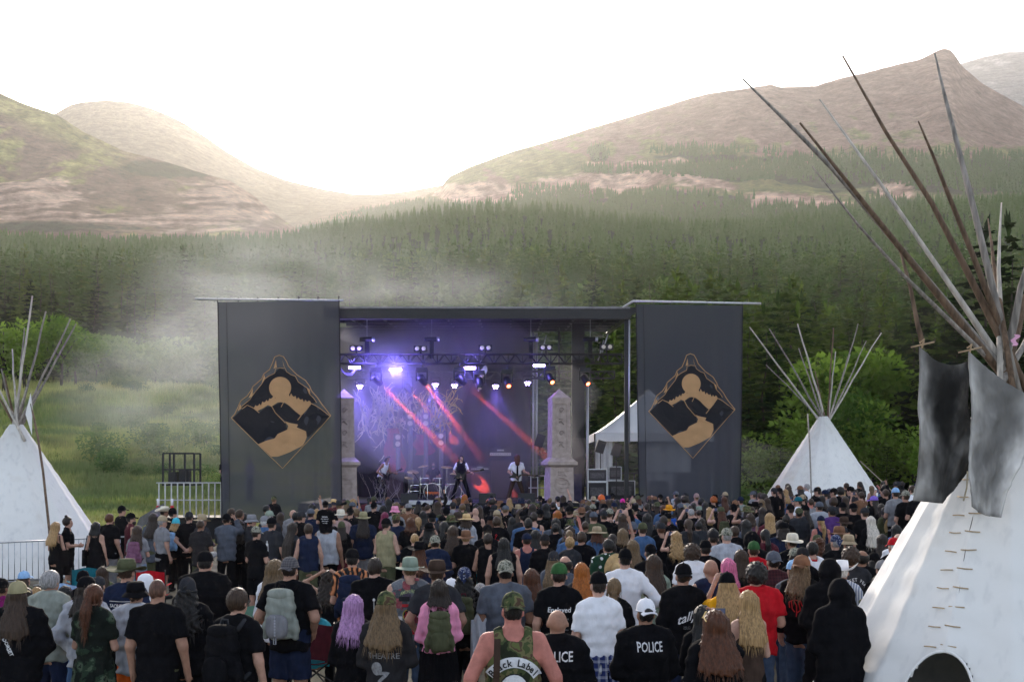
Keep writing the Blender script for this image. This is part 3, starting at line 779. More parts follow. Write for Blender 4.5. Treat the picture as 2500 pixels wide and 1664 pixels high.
# poles (tip, via, crossing)
NP = [((1813, 193), (2032, 411), (2435, 885), POLE_GREY, .045, -.35), ((1953, 300), (2185, 590), (2410, 868), POLE_BROWN, .052, -.6), ((1983, 406), (2200, 666), (2400, 862), POLE_GREY, .030, -.9), ((2001, 243), (2292, 656), (2428, 858), POLE_PALE, .045, -.1), ((2057, 136), (2276, 498), (2430, 800), POLE_BROWN, .048, .15), ((2242, 296), (2312, 467), (2428, 760), POLE_BROWN, .040, -.3), ((2282, 131), (2327, 314), (2426, 715), POLE_GREY, .046, .4), ((2412, 534), (2425, 640), (2444, 760), POLE_BROWN, .034, .5), ((2445, 495), (2438, 660), (2440, 800), POLE_PALE, .036, .3), ((2520, 560), (2492, 700), (2458, 860), POLE_GREY, .055, -.2), ((2560, 600), (2500, 730), (2466, 870), POLE_BROWN, .055, .3), ((2580, 700), (2520, 800), (2470, 890), POLE_GREY, .045, .6)]
for i, (t, v, c, mm, r, dy) in enumerate(NP):
    T_, V_, C_ = at(*t, YN + dy * 1.6), at(*v, YN + dy * .8), at(*c, YN + dy * .1)
    pts = [C_ - (V_ - C_).normalized() * 1.1, C_, C_.lerp(V_, .5) + Vector((.01, 0, -.01)), V_, V_.lerp(T_, .5) + Vector((rng.uniform(-.02, .03), 0, rng.uniform(-.03, .02))), T_]
    mb = MB(); mb.tube([p - oN.location for p in pts], [r * .84, r * .78, r * .68, r * .54, r * .38, r * .18], 9); mb.obj('pole', mm, oN, True)
mb = MB(); P = [at(2195, 600, YN - .4), at(2222, 700, YN - .5), at(2240, 790, YN - .6), at(2252, 838, YN - .65)]; mb.tube([p - oN.location for p in P], [.012, .018, .022, .026], 7); mb.obj('flap_pole', POLE_BROWN, oN, True)
for x, y in ((2250, 842), (2366, 855)):
    mb = MB(); c = at(x, y, YN - .68) - oN.location; mb.tube([c + Vector((-.10, 0, -.02)), c + Vector((.12, 0, .03))], .008, 5); mb.tube([c + Vector((0, -.01, -.03)), c + Vector((.02, -.01, .06)), c + Vector((-.02, -.01, .02))], .01, 5); mb.obj('flap_toggle', PEG, oN, True)
def flap(c00, c10, c01, c11, sag, seed, dark_u):
    """Hanging smoke flap: corners top-left, top-right, bottom-left, bottom-right; soot near the smoke hole."""
    nu, nv = 60, 76; U, W = np.meshgrid(np.linspace(0, 1, nu + 1), np.linspace(0, 1, nv + 1))
    c = [np.array(p - oN.location) for p in (c00, c10, c01, c11)]
    P = ((1 - U) * (1 - W))[..., None] * c[0] + (U * (1 - W))[..., None] * c[1] + ((1 - U) * W)[..., None] * c[2] + (U * W)[..., None] * c[3]
    fold = .05 * (np.abs(fbm(U * 3 + seed, W * 5 + U * 2, 215, 3)) - .3) + .020 * np.sin(U * 13 + 1.5 * np.sin(W * 3) + seed) * (.3 + .7 * W) + .022 * np.sin((U - .7 * W) * 8 + seed) + .02 * np.sin(U * 6 - 3 * W) + .035 * fbm(U * 4 + seed, W * 3, 210, 4) + .022 * fbm(U * 11 + seed, W * 8, 217, 3)
    P[..., 2] -= .16 * np.clip(1 - np.abs(U - .5) / .5, 0, 1) * W ** 3 * (1 if dark_u > 0 else .2); P[..., 1] += fold; P[..., 2] -= sag * np.sin(U * math.pi) * (1 - W); P[..., 0] += .012 * np.sin(W * 9 + seed)
    n = nu + 1; i = np.arange(nv)[:, None] * n + np.arange(nu)[None, :]; F = np.stack([i, i + n, i + n + 1, i + 1], -1).reshape(-1, 4)
    nz = fbm(U * 3.5 + seed, W * 4, 200 + seed, 5)
    soot = np.clip((sstep(-.1, .6, U) if dark_u > 0 else sstep(.05, .75, 1 - np.abs(U - .45) * 1.5)) * .95 + .45 * nz, 0, 1) * np.clip(1.15 - W * .65 + .5 * nz, 0, 1)
    if dark_u < 0: soot = soot * .62
    g = (.64 if dark_u > 0 else .86) * np.exp(-(3.4 if dark_u > 0 else 2.4) * soot) * (1 + .22 * fbm(U * 8, W * 9, 220 + seed, 5))
    hem = np.clip(np.minimum(np.minimum(U, 1 - U), 1 - W) / .03, .7, 1)
    tint = np.stack([g * hem, g * .965 * hem, g * .93 * hem, np.ones_like(g)], -1).reshape(-1, 4)
    o = link('smoke_flap', mesh_np('smoke_flap', P.reshape(-1, 3), F, [CANVAS_NEAR], attr=tint), oN)
    so = o.modifiers.new('thickness', 'SOLIDIFY'); so.thickness = .006
flap(at(2246, 845, YN - .7), at(2366, 880, YN - .5), at(2236, 1222, YN - 1.05), at(2370, 1150, YN - .85), .10, 1, 1)
flap(at(2366, 858, YN - .72), at(2540, 985, YN - .8), at(2366, 1236, YN - 1.1), at(2442, 1262, YN - 1.2), .02, 4, -1)
mb = MB(); mb.tube([at(2362, 1150, YN - 1.15) - oN.location, at(2360, 1190, YN - 1.2) - oN.location, at(2352, 1222, YN - 1.2) - oN.location], .008, 5); mb.obj('tie_cord', ROPE, oN)
mb = MB(); c = at(2470, 830, YN - .2) - oN.location
mb.grid(lambda u, v: (c.x + .02 * math.sin(v * 9) + .05 * u - .03 * v, c.y - .05, c.z + .05 - .11 * v), 4, 6); mb.obj('ribbon', cloth_simple := mat('pink_ribbon', (.7, .35, .5), .7, 0, .2), oN)

# ------------------------------------------------------------------ barrier
def barrier(xa, ya, xb, yb, label):
    """Crowd control barrier from the pixel of one top corner to the other; its top rail is 1.1 m up."""
    def pt(x, y): return at(x, y, FPX * (CAMZ - 1.1) / (y - YH))
    A, B = pt(xa, ya), pt(xb, yb); A.z = B.z = 0
    d = (B - A); L = d.length; o = thing('crowd_barrier', A, label, 'barrier', 'steel barriers by the left tepee', math.atan2(d.y, d.x))
    mb = MB(); mb.tube([(0, 0, .15), (0, 0, 1.05), (.05, 0, 1.1), (L - .05, 0, 1.1), (L, 0, 1.05), (L, 0, .15)], .019, 8); mb.tube([(0, 0, .18), (L, 0, .18)], .016, 6); mb.obj('frame', STEEL, o, True)
    n = max(3, int(L / .135)); me = None
    for k in range(1, n):
        if me is None: mb = MB(); mb.tube([(0, 0, .18), (0, 0, 1.1)], .0085, 6); me = mb.mesh('bar', [STEEL], True)
        link('bar', me, o, (L * k / n, 0, 0))
    for x in (.25, L - .25): mb = MB(); mb.tube([(x, 0, .18), (x, .0, .05), (x, .3, .02)], .014, 6); mb.tube([(x, 0, .05), (x, -.3, .02)], .014, 6); mb.obj('foot', STEEL, o, True)
barrier(-150, 1331, 122, 1318, 'steel crowd barrier panel reaching the left picture edge')
barrier(126, 1318, 330, 1308, 'steel crowd barrier panel behind the two by the tepee')

# ------------------------------------------------------------------ stage
YS = 43.0
def X_(x, Y=YS): return (x - CX) / FPX * Y
def Z_(y, Y=YS): return CAMZ + (YH - y) / FPX * Y
DECK = 1.5
STAGE_BLACK = mat('stage_black', (.012, .012, .015), .8, 0, .3, 3)
DRAPE = mat('black_drape', (.014, .014, .02), .95, 0, .3, 4, .4, 8, stretch=(3, 1, .2))
st = thing('stage', (0, YS, 0), 'black festival stage with flat roof and black backdrop', 'stage')
def sp(name, mb, m, smooth=False): return mb.obj(name, m, st, smooth)
mb = MB(); mb.box((-.3, 4.8, DECK - .08), (15.6, 9.4, .16)); sp('deck', mb, STAGE_BLACK)
mb = MB(); mb.grid(lambda u, v: (-8.1 + 15.6 * u, .08 + .05 * math.sin(u * 190), .02 + (DECK - .2) * v), 200, 1); sp('skirt', mb, DRAPE)
mb = MB(); mb.box((-2.75, .06, DECK + .02), (2.3, .10, .16)); sp('deck_lip', mb, mat('pale_grey_panel', (.45, .45, .46), .7, 0, .15))
ZR_ = Z_(750); XL, XR = X_(790), X_(1538)
ROOFM = mat('roof_skin', (.03, .03, .04), .7, 0, .3, 2)
mb = MB(); mb.prism([(0, ZR_ - .10), (10.5, ZR_ + .55), (10.5, ZR_ + .62), (0, ZR_ - .02)], 'x', XL, XR); sp('roof', mb, ROOFM)
mb = MB(); mb.box(((XL + XR) / 2, -.06, ZR_ - .02), (XR - XL, .06, .07)); sp('roof_edge', mb, mat('dull_aluminium', (.2, .2, .21), .6, .5, .2, 5))
mb = MB(); mb.box(((XL + XR) / 2, .0, ZR_ - .26), (XR - XL, .14, .36)); sp('fascia', mb, BLACK_METAL)
for y_ in (1.6, 3.6, 5.6, 7.6, 9.6):
    mb = MB(); mb.box(((XL + XR) / 2, y_, ZR_ - .25 + y_ * .062), (XR - XL - .1, .12, .22)); sp('roof_beam', mb, BLACK_METAL)
for k in range(9):
    mb = MB(); mb.box((XL + .7 + k * (XR - XL - 1.4) / 8, 5.1, ZR_ + .06), (.08, 9.9, .10), Matrix.Rotation(.062, 3, 'X')); sp('roof_rafter', mb, BLACK_METAL)
def truss(name, A, B, w, h, n, parent, r=.028, m=BLACK_METAL):
    """Box truss from A to B in the parent's space: four chords and zig-zag webs."""
    A, B = Vector(A), Vector(B); d = (B - A).normalized(); up = Vector((0, 0, 1)) if abs(d.z) < .5 else Vector((0, 1, 0)); sd = d.cross(up).normalized()
    mb = MB()
    for a in (-1, 1):
        for b in (-1, 1): mb.tube([A + sd * a * w / 2 + up * b * h / 2, B + sd * a * w / 2 + up * b * h / 2], r, 6)
    for a in (-1, 1):
        for k in range(n):
            q0, q1 = k / n, (k + 1) / n; s0 = 1 if k % 2 else -1
            mb.tube([A.lerp(B, q0) + sd * a * w / 2 + up * s0 * h / 2, A.lerp(B, q1) + sd * a * w / 2 - up * s0 * h / 2], r * .6, 5)
        for k in range(0, n + 1, 2): mb.tube([A.lerp(B, k / n) + sd * a * w / 2 - up * h / 2, A.lerp(B, k / n) + sd * a * w / 2 + up * h / 2], r * .6, 5)
    return mb.obj(name, m, parent, True)
YT = 44.6 - YS
ZT = Z_(876, 44.6)
truss('lighting_truss', (X_(825, 44.6), YT, ZT), (X_(1518, 44.6), YT, ZT), .34, .36, 40, st)
truss('rear_truss', (X_(850, 50), 7, Z_(915, 50)), (X_(1500, 50), 7, Z_(915, 50)), .3, .3, 34, st)
# backdrop and rear posts
mb = MB(); xb0, xb1 = X_(818, 51.5), X_(1296, 51.5)
mb.grid(lambda u, v: (xb0 + (xb1 - xb0) * u, 8.5 + .10 * math.sin(u * 40) * (.3 + u), DECK + (ZR_ + .3 - DECK) * v), 160, 2); sp('backdrop', mb, DRAPE, True)
for x in (1302, 1310):
    mb = MB(); mb.tube([(X_(x, 51), 8 + (x - 1302) * .02, DECK), (X_(x, 51), 8 + (x - 1302) * .02, ZR_)], .05, 8); sp('backdrop_post', mb, STEEL, True)
# right stage tower: a wide dark column with lattice, and the corner posts
mb = MB(); mb.box((X_(1411, 47.5), 4.5, (DECK + ZR_) / 2), (.52, .4, ZR_ - DECK)); sp('roof_column', mb, BLACK_METAL)
mb = MB(); mb.tube([(X_(1434, 47), 4, .1), (X_(1434, 47), 4, Z_(930, 47))], .06, 8); sp('column_rail', mb, STEEL, True)
truss('column_lattice', (X_(1385, 48), 5, Z_(930, 48)), (X_(1385, 48), 5, ZR_ - .2), .7, .5, 9, st, .035)
mb = MB(); mb.box((X_(1531), .25, (Z_(770) + .0) / 2), (.16, .14, Z_(770))); sp('corner_post', mb, BLACK_METAL)
mb = MB(); mb.tube([(X_(1537), .12, Z_(1080)), (X_(1537), .12, Z_(780))], .035, 8); sp('corner_rail', mb, STEEL, True)
mb = MB(); mb.prism([(XR - .1, ZR_ - .4), (XR + .35, ZR_ - .1), (XR + .35, ZR_ + .02), (XR - .3, ZR_ - .05)], 'y', -.05, .18); sp('corner_bracket', mb, BLACK_METAL)
for xr in ((1470, 813),):
    mb = MB(); mb.tube([(XR, .1, ZR_ - .3), (XR, 10, ZR_ + .2)], .09, 6); sp('side_beam', mb, BLACK_METAL)
for x, y0, y1 in ((1470, 815, 860), (1320, 818, 870), (1460, 830, 880)):
    mb = MB(); mb.tube([(X_(x, 46), 3, Z_(y1, 46)), (X_(x + 14, 46), 3, Z_(y0, 46))], .03, 6); sp('brace', mb, ALU, True)

# ---- band logo on the backdrop: a thorny tangle of strokes
def logo():
    r = random.Random(12); Yb = 51.2; y_pl = Yb - YS; mb = MB()
    LG = mat('logo_paint', (.8, .7, .5), .8, 0, .2, 3); LY = mat('logo_paint_yellow', (1.0, .68, .1), .8, 0, .2, 3)
    def tendril(x, y, a, L, w, mb, depth=0):
        pts = [(x, y)]; n = max(4, int(L / 6))
        for i in range(n):
            a += r.uniform(-.55, .55) * .7; a += (math.copysign(math.pi / 2, math.sin(a)) - a) * .08 if depth < 2 else 0
            x += math.cos(a) * L / n; y += math.sin(a) * L / n; pts.append((x, y))
            if depth < 2 and r.random() < .34: tendril(x, y, a + r.choice((-1, 1)) * r.uniform(.5, 1.1), L * r.uniform(.25, .45), w * .6, mb, depth + 1)
        P = [(X_(px, Yb), Z_(py, Yb)) for px, py in pts]
        mb.ribbon(P, [w * (1 - .85 * i / (len(P) - 1)) for i in range(len(P))], y_pl)
    mg, my = MB(), MB()
    for k in range(46):
        x = 886 + k * 4.7 + r.uniform(-3, 3); m_ = my if x > 1035 else mg
        mid = 1010 + 12 * math.sin(k * .8)
        tendril(x, mid, -math.pi / 2 + r.uniform(-.3, .3), (55 if 8 < k < 38 else 70) * r.uniform(.6, 1.15), .095, m_)
        tendril(x, mid, math.pi / 2 + r.uniform(-.3, .3), (42 if k % 5 else 80) * r.uniform(.6, 1.2), .095, m_)
        if k % 3 == 0: tendril(x, mid + r.uniform(-20, 20), r.uniform(-.3, .3), 34, .085, m_)
    mg.obj('logo', LG, st); my.obj('logo', LY, st)
logo()

# ---- obelisks
STONE = mat('carved_sandstone', (.36, .29, .26), .9, 0, .18, 6, .6, 20)
def obelisk(x, label):
    Y = 43.9; c = X_(x, Y); o = thing('obelisk', (c, Y, DECK), label, 'obelisk', 'carved obelisks on the stage corners', math.radians(12)); zz = lambda y: Z_(y, Y) - DECK
    def quad(w0, w1, z0, z1, name):
        mb = MB(); mb.add([(sx * w / 2, sy * w / 2, z) for w, z in ((w0, z0), (w1, z1)) for sx, sy in ((-1, -1), (1, -1), (1, 1), (-1, 1))], [(3, 2, 1, 0), (4, 5, 6, 7)] + [(i, (i + 1) % 4, (i + 1) % 4 + 4, i + 4) for i in range(4)]); return mb.obj(name, STONE, o)
    quad(.94, .90, .0, zz(1140), 'pedestal'); quad(.92, 1.18, zz(1140) + .002, zz(1134), 'cornice'); quad(1.18, 1.18, zz(1134), zz(1127), 'cornice'); quad(1.14, .78, zz(1127), zz(1116), 'cornice')
    quad(.76, .70, zz(1116), zz(973), 'shaft'); quad(.74, .74, zz(980), zz(972), 'cap_band'); quad(.72, .0, zz(972), zz(949), 'pyramid')
    r = random.Random(int(x))
    z1, z0 = zz(985), zz(1105); fr = -.395
    for a, b in (((-.2, z1), (.2, z1)), ((-.2, z0), (.2, z0))): mb = MB(); mb.box((0, fr + .018, a[1]), (.42, .03, .03)); mb.obj('frame_moulding', STONE, o)
    for sx in (-.21, .21): mb = MB(); mb.box((sx, fr + .018, (z0 + z1) / 2), (.03, .03, z1 - z0)); mb.obj('frame_moulding', STONE, o)
    for k in range(4):
        zc = z1 - (k + .6) * (z1 - z0) / 4.3; mb = MB()
        if k % 2 == 0: mb.tube([(.10 * math.cos(q) * (1 - q / 9), fr + .01, zc + .12 * math.sin(q) * (1 - q / 9)) for q in np.linspace(0, 7.5, 22)], .018, 5)
        else: mb.tube([(-.1, fr + .01, zc + .1), (.06, fr + .01, zc + .1), (-.02, fr + .01, zc), (.1, fr + .01, zc - .1)], .018, 5); mb.tube([(-.1, fr + .01, zc - .04), (-.03, fr + .01, zc + .03)], .018, 5)
        mb.obj('glyph', mat('carved_stone_dark', (.26, .21, .19), .9, 0, .2, 8), o, True)
    mb = MB(); zp = zz(1140)
    for k in range(5): mb.tube([(r.uniform(-.3, .3), -.475, zp - .12 - k * .16), (r.uniform(-.3, .3), -.475, zp - .2 - k * .15), (r.uniform(-.3, .3), -.475, zp - .10 - k * .17)], .014, 5)
    mb.tube([(.28 * math.cos(q), -.472, zp * .5 + .28 * math.sin(q)) for q in np.linspace(0, 6.28, 24)], .014, 5); mb.obj('relief', STONE, o, True)
obelisk(1365, 'carved stone obelisk on the right corner of the stage'); obelisk(840, 'carved stone obelisk half hidden by the left banner')

# ---- scrim banners
def scrim():
    m = bpy.data.materials.new('black_scrim'); m.use_nodes = True; N, L = m.node_tree.nodes, m.node_tree.links; p = N['Principled BSDF']; out = N['Material Output']
    p.inputs['Base Color'].default_value = (.055, .057, .072, 1); p.inputs['Roughness'].default_value = .9; p.inputs['Specular IOR Level'].default_value = .1
    tr = N.new('ShaderNodeBsdfTransparent'); mx = N.new('ShaderNodeMixShader'); mx.inputs[0].default_value = .86
    L.new(tr.outputs[0], mx.inputs[1]); L.new(p.outputs[0], mx.inputs[2]); L.new(mx.outputs[0], out.inputs[0]); return m
SCRIM = scrim(); GOLD = mat('gold_print_cloth', (.42, .24, .115), .85, 0, .08, 3)
def banner(label, tl, tr, bl, br, bar0, bar1, E, Yb):
    """Hanging scrim with its emblem; E maps emblem drawing units to photograph pixels."""
    o = thing('banner', (X_(tl[0], Yb), Yb, 0), label, 'banner', 'tall black scrim banners beside the stage')
    def P(u, v): # u right, v down
        x = (tl[0] * (1 - u) + tr[0] * u) * (1 - v) + (bl[0] * (1 - u) + br[0] * u) * v; y = (tl[1] * (1 - u) + tr[1] * u) * (1 - v) + (bl[1] * (1 - u) + br[1] * u) * v
        w = at(x, y, Yb); w.y += .05 * math.sin(u * 9 + v * 2) * (.25 + v) + .13 * max(0, u - .5) * math.sin(u * 60) * v + .03 * math.sin(u * 23 + 3 * v) * v + .02 * math.sin(v * 17 + u * 5); return w - o.location
    mb = MB(); mb.grid(lambda u, v: P(u, 1 - v), 90, 26); mb.obj('cloth', SCRIM, o, True)
    for e in ((0, 1), (1, 1)): 
        mb = MB(); mb.tube([P(e[0], q) + Vector((0, -.01, 0)) for q in np.linspace(0, 1, 12)], .022, 5); mb.obj('hem', mat('hem_black', (.01, .01, .014), .9, 0, .1), o)
    mb = MB(); mb.tube([P(.07, q) + Vector((0, -.012, 0)) for q in np.linspace(0, 1, 12)], .008, 4); mb.obj('seam', MATS['hem_black'], o)
    mb = MB(); a, b = at(*bar0, Yb), at(*bar1, Yb); mb.tube([a - o.location, b - o.location], .042, 8); mb.obj('top_bar', ALU, o, True)
    for q in (.0, .17, .33, .5, .67, .83, 1.0): mb = MB(); p = P(q, 0); mb.tube([p + Vector((-.02, 0, .0)), p + Vector((-.02, 0, .16)), p + Vector((.03, 0, .1))], .02, 5); mb.obj('tie', BLACK_PLASTIC, o)
    def em(px, py, off=.03):
        x, y = E(px, py); w = at(x, y, Yb); du = ((x - tl[0]) / (tr[0] - tl[0])); dv = (y - tl[1]) / (bl[1] - tl[1])
        yy = Yb + .05 * math.sin(du * 9 + dv * 2) * (.25 + dv) + .13 * max(0, du - .5) * math.sin(du * 60) * dv + .03 * math.sin(du * 23 + 3 * dv) * dv + .02 * math.sin(dv * 17 + du * 5)
        return Vector((w.x, yy - off, w.z)) - o.location
    def line(pts, w):
        q = []
        for i in range(len(pts) - 1):
            n = max(1, int(math.dist(pts[i], pts[i + 1]) / 30))
            q += [(pts[i][0] + (pts[i + 1][0] - pts[i][0]) * k / n, pts[i][1] + (pts[i + 1][1] - pts[i][1]) * k / n) for k in range(n)]
        q.append(pts[-1]); W = [em(*p) for p in q]; mb = MB(); mb.tube(W, w, 4); return mb
    def fan(poly, c, name, m=GOLD, off=.03):
        n = len(poly); mb = MB(); V = [em(*c, off)]
        for f in (.35, .7, 1.0): V += [em(c[0] + (x - c[0]) * f, c[1] + (y - c[1]) * f, off) for x, y in poly]
        F = [(0, 1 + i, 1 + (i + 1) % n) for i in range(n)]
        for k in range(2): F += [(1 + k * n + i, 1 + (k + 1) * n + i, 1 + (k + 1) * n + (i + 1) % n, 1 + k * n + (i + 1) % n) for i in range(n)]
        mb.add(V, F); return mb.obj(name, m, o)
    def strip(top, bot, name):
        mb = MB(); n = 40; rs = lambda P_, q: (np.interp(q, np.linspace(0, 1, len(P_)), [p[0] for p in P_]), np.interp(q, np.linspace(0, 1, len(P_)), [p[1] for p in P_]))
        V = []
        for k in range(n + 1):
            for q in (0, .5, 1): a = np.array(rs(top, k / n)); b = np.array(rs(bot, k / n)); V.append(em(*(a + (b - a) * q)))
        mb.add(V, [(k * 3 + j, k * 3 + j + 1, (k + 1) * 3 + j + 1, (k + 1) * 3 + j) for k in range(n) for j in (0, 1)]); return mb.obj(name, GOLD, o)
    BK = mat('black_print_cloth', (.012, .012, .016), .9, 0, .1, 3)
    fan([(395, 835), (430, 808), (470, 825), (515, 860), (560, 822), (600, 818), (625, 860), (692, 930), (704, 975), (640, 1005), (620, 1035), (508, 1075), (330, 900)], (520, 940), 'emblem_mountain', BK, .016)
    fan([(865, 795), (930, 832), (1000, 885), (838, 1035), (832, 985), (768, 958), (778, 940), (692, 918), (625, 860), (602, 818), (660, 788), (720, 812), (800, 882)], (800, 925), 'emblem_mountain', BK, .016)
    fan([(372, 832), (395, 815), (450, 770), (500, 700), (550, 630), (620, 590), (655, 553), (700, 580), (760, 610), (780, 650), (840, 690), (885, 760), (905, 790), (868, 795), (800, 790), (730, 770), (655, 765), (560, 790), (515, 850), (470, 825), (430, 808)], (655, 690), 'emblem_sky', BK, .016)
    line([(322, 895), (672, 1240), (1003, 880)], .013).obj('emblem_line', GOLD, o)
    line([(322, 895), (345, 870), (362, 835), (378, 795), (390, 775), (430, 745), (455, 710), (470, 680), (530, 630), (545, 595), (585, 565), (605, 520), (620, 480), (650, 468), (680, 478), (700, 510), (712, 540), (745, 575), (770, 600), (830, 640), (858, 680), (870, 710), (910, 755), (940, 800), (1003, 880)], .016).obj('emblem_line', GOLD, o)
    line([(372, 832), (395, 815), (450, 770), (468, 740), (500, 700), (530, 665), (550, 630), (580, 610), (620, 590), (625, 560), (655, 553), (690, 556), (700, 580), (730, 600), (760, 610), (780, 650), (840, 690), (855, 730), (885, 760), (905, 790)], .012).obj('emblem_line', GOLD, o)
    line([(395, 835), (430, 808), (470, 825), (515, 860)], .014).obj('emblem_line', GOLD, o); line([(865, 795), (900, 812), (930, 832), (1000, 885)], .014).obj('emblem_line', GOLD, o)
    for sg in ([(365, 850), (382, 800), (392, 830)], [(440, 760), (470, 690), (466, 745)], [(530, 660), (548, 600), (555, 625)], [(612, 560), (628, 500), (634, 550)], [(672, 500), (688, 555), (680, 540)], [(740, 575), (785, 615), (775, 600)], [(842, 690), (862, 740), (858, 700)], [(915, 770), (950, 825), (935, 800)]): fan(sg, (sum(p[0] for p in sg) / 3, sum(p[1] for p in sg) / 3), 'emblem_shard')
    fan([(657 + 75 * math.cos(q), 690 + 75 * math.sin(q)) for q in np.linspace(0, 6.283, 32, endpoint=False)], (657, 690), 'emblem_moon')
    r = random.Random(4); top = []
    for i in range(33):
        q = i / 32; x = 478 + 390 * q; base = np.interp(x, [478, 540, 600, 660, 700, 760, 868], [828, 800, 765, 745, 735, 760, 800]); top.append((x, base - (26 * r.random() + 14 if i % 2 else -6) * (1 if 0 < i < 32 else 0)))
    strip(top, [(478, 830), (500, 850), (540, 830), (575, 808), (600, 818), (640, 790), (660, 788), (690, 792), (720, 812), (760, 850), (800, 882), (830, 850), (868, 800)], 'emblem_glow')
    line([(600, 815), (625, 860), (692, 930)], .014).obj('emblem_line', GOLD, o); line([(680, 790), (664, 822)], .014).obj('emblem_line', GOLD, o); line([(800, 880), (775, 910)], .016).obj('emblem_line', GOLD, o)
    strip([(690, 918), (700, 935), (712, 950), (704, 975), (640, 1005), (620, 1035), (560, 1052), (508, 1075)], [(690, 918), (720, 930), (778, 940), (768, 960), (832, 985), (836, 1030), (812, 1082), (720, 1130), (640, 1160), (598, 1160)], 'emblem_river')
    return o
banner('black scrim banner with gold mountain and moon emblem left of the stage', (532, 737), (828, 733), (541, 1275), (836, 1275), (476, 730), (838, 733), lambda x, y: (450 + .357 * x, 700 + .357 * y), 42.6)
def ER(x, y): return (1300 + .3316 * (855 + (x - 322) * .932), 720 + .3316 * (432 + (y - 468) * .995))
oBR = banner('black scrim banner with gold emblem in front of the white tent', (1553, 742), (1813, 746), (1561, 1235), (1806, 1225), (1546, 735), (1858, 741), ER, 42.6)
mb = MB(); mb.tube([at(1521, 750, 42.9), at(1546, 735, 42.6)], .04, 6); tag(mb.obj('bar_bracket', ALU), 'short silver bracket arm carrying the right banner bar', 'bracket')

# ---- lamps on the truss
LENS_W = mat('lamp_glass', (.55, .5, .42), .15, 0, .05, emit=(.9, .8, .65, .03)); PURP = mat('violet_led', (.5, .4, .9), .3, 0, 0, emit=(.42, .30, 1.0, 26)); PURP_S = mat('violet_lens', (.5, .4, .9), .3, 0, 0, emit=(.55, .42, 1.0, 5)); REDL = mat('red_lens', (.9, .1, .05), .3, 0, 0, emit=(1.0, .10, .03, 12))
def lamp_light(o, kind, loc, color, power, **k):
    l = bpy.data.lights.new('lamp_light', kind); l.energy = power; l.color = color
    for a, b in k.items(): setattr(l, a, b)
    q = bpy.data.objects.new('lamp_light', l); col.objects.link(q); q.parent = o; q.location = loc; return q
for x, y in ((870, 850), (1027, 851), (1185, 849), (1333, 848), (1481, 847)):
    p = at(x, y, 44.5); o = thing('blinder_lamp', p, f"twin lens blinder lamp standing on the truss, {'leftmost' if x < 900 else 'second from left' if x < 1100 else 'middle one' if x < 1250 else 'second from right' if x < 1400 else 'rightmost'}", 'stage lamp', 'twin blinder lamps on the truss')
    mb = MB(); mb.box((0, 0, 0), (.52, .18, .22)); mb.obj('housing', BLACK_METAL, o)
    for sx in (-.125, .125): mb = MB(); mb.lathe([(.0, .0), (.07, .01), (.082, .0)], 14); l = mb.obj('lens', LENS_W, o, True); l.rotation_euler = (math.radians(90), 0, 0); l.location = (sx, -.105, 0)
    mb = MB(); mb.tube([(0, 0, -.1), (0, .05, -.28)], .03, 6); mb.obj('bracket', BLACK_METAL, o)
for i, (x, y) in enumerate(((866, 897), (966, 902), (1147, 898), (1316, 892))):
    p = at(x, y, 44.3); o = thing('led_strip_lamp', p, f"glowing violet led bar under the truss, {('leftmost', 'second from left', 'third from left', 'rightmost')[i]}", 'stage lamp', 'violet led bars under the truss')
    mb = MB(); mb.box((0, .06, 0), (.48, .1, .14)); mb.obj('housing', BLACK_METAL, o); mb = MB(); mb.box((0, -.0, .0), (.44, .03, .085)); mb.obj('led_panel', PURP, o)
    lamp_light(o, 'POINT', (0, -.12, -.05), (.20, .15, 1.0), (260, 170, 80, 22)[i], shadow_soft_size=.12)
HEADS = [(918, 925, 1012, 1020, 1), (1030, 925, 1075, 985, 1), (1122, 925, 1240, 1030, 1), (995, 945, 1030, 985, .5), (1170, 932, 1172, 960, 0), (1238, 930, 1243, 945, 0), (1342, 922, 1350, 935, 0), (1428, 925, 1438, 940, 0)]
for i, (x, y, tx, ty, on) in enumerate(HEADS):
    Yl = 44.4 if i != 3 else 47; p = at(x, y, Yl); o = thing('moving_head_lamp', p, f"moving head lamp under the truss, {('over the left of the logo', 'over the middle of the logo', 'throwing the long red beam', 'set back behind the first two', 'by the white rag', 'with small red lens', 'above the right obelisk', 'beside the roof column')[i]}", 'stage lamp', 'moving head lamps under the truss')
    mb = MB(); mb.box((0, 0, .36), (.42, .3, .16)); mb.tube([(0, 0, .4), (0, 0, .62)], .03, 6); mb.obj('base', BLACK_METAL, o)
    mb = MB(); mb.box((-.21, 0, .14), (.05, .16, .42)); mb.box((.21, 0, .14), (.05, .16, .42)); mb.obj('yoke', BLACK_METAL, o)
    T = at(tx, ty, Yl + (1.3 if on else -.25)); d = (T - p).normalized()
    mb = MB(); mb.tube([-d * .18, -d * .12, d * .18, d * .30], [.11, .15, .14, .115], 12); mb.obj('head', BLACK_METAL, o, True)
    mb = MB(); mb.tube([d * .3, d * .305], .09 if on else .075, 12); mb.obj('lens', REDL if on or i in (5, 6, 7) else LENS_W, o)
    if on:
        q = lamp_light(o, 'SPOT', d * .32, (1.0, .10, .05), 22000 * on, spot_size=math.radians(5.2), spot_blend=.6, shadow_soft_size=.06); q.rotation_euler = (-d).to_track_quat('Z', 'Y').to_euler()
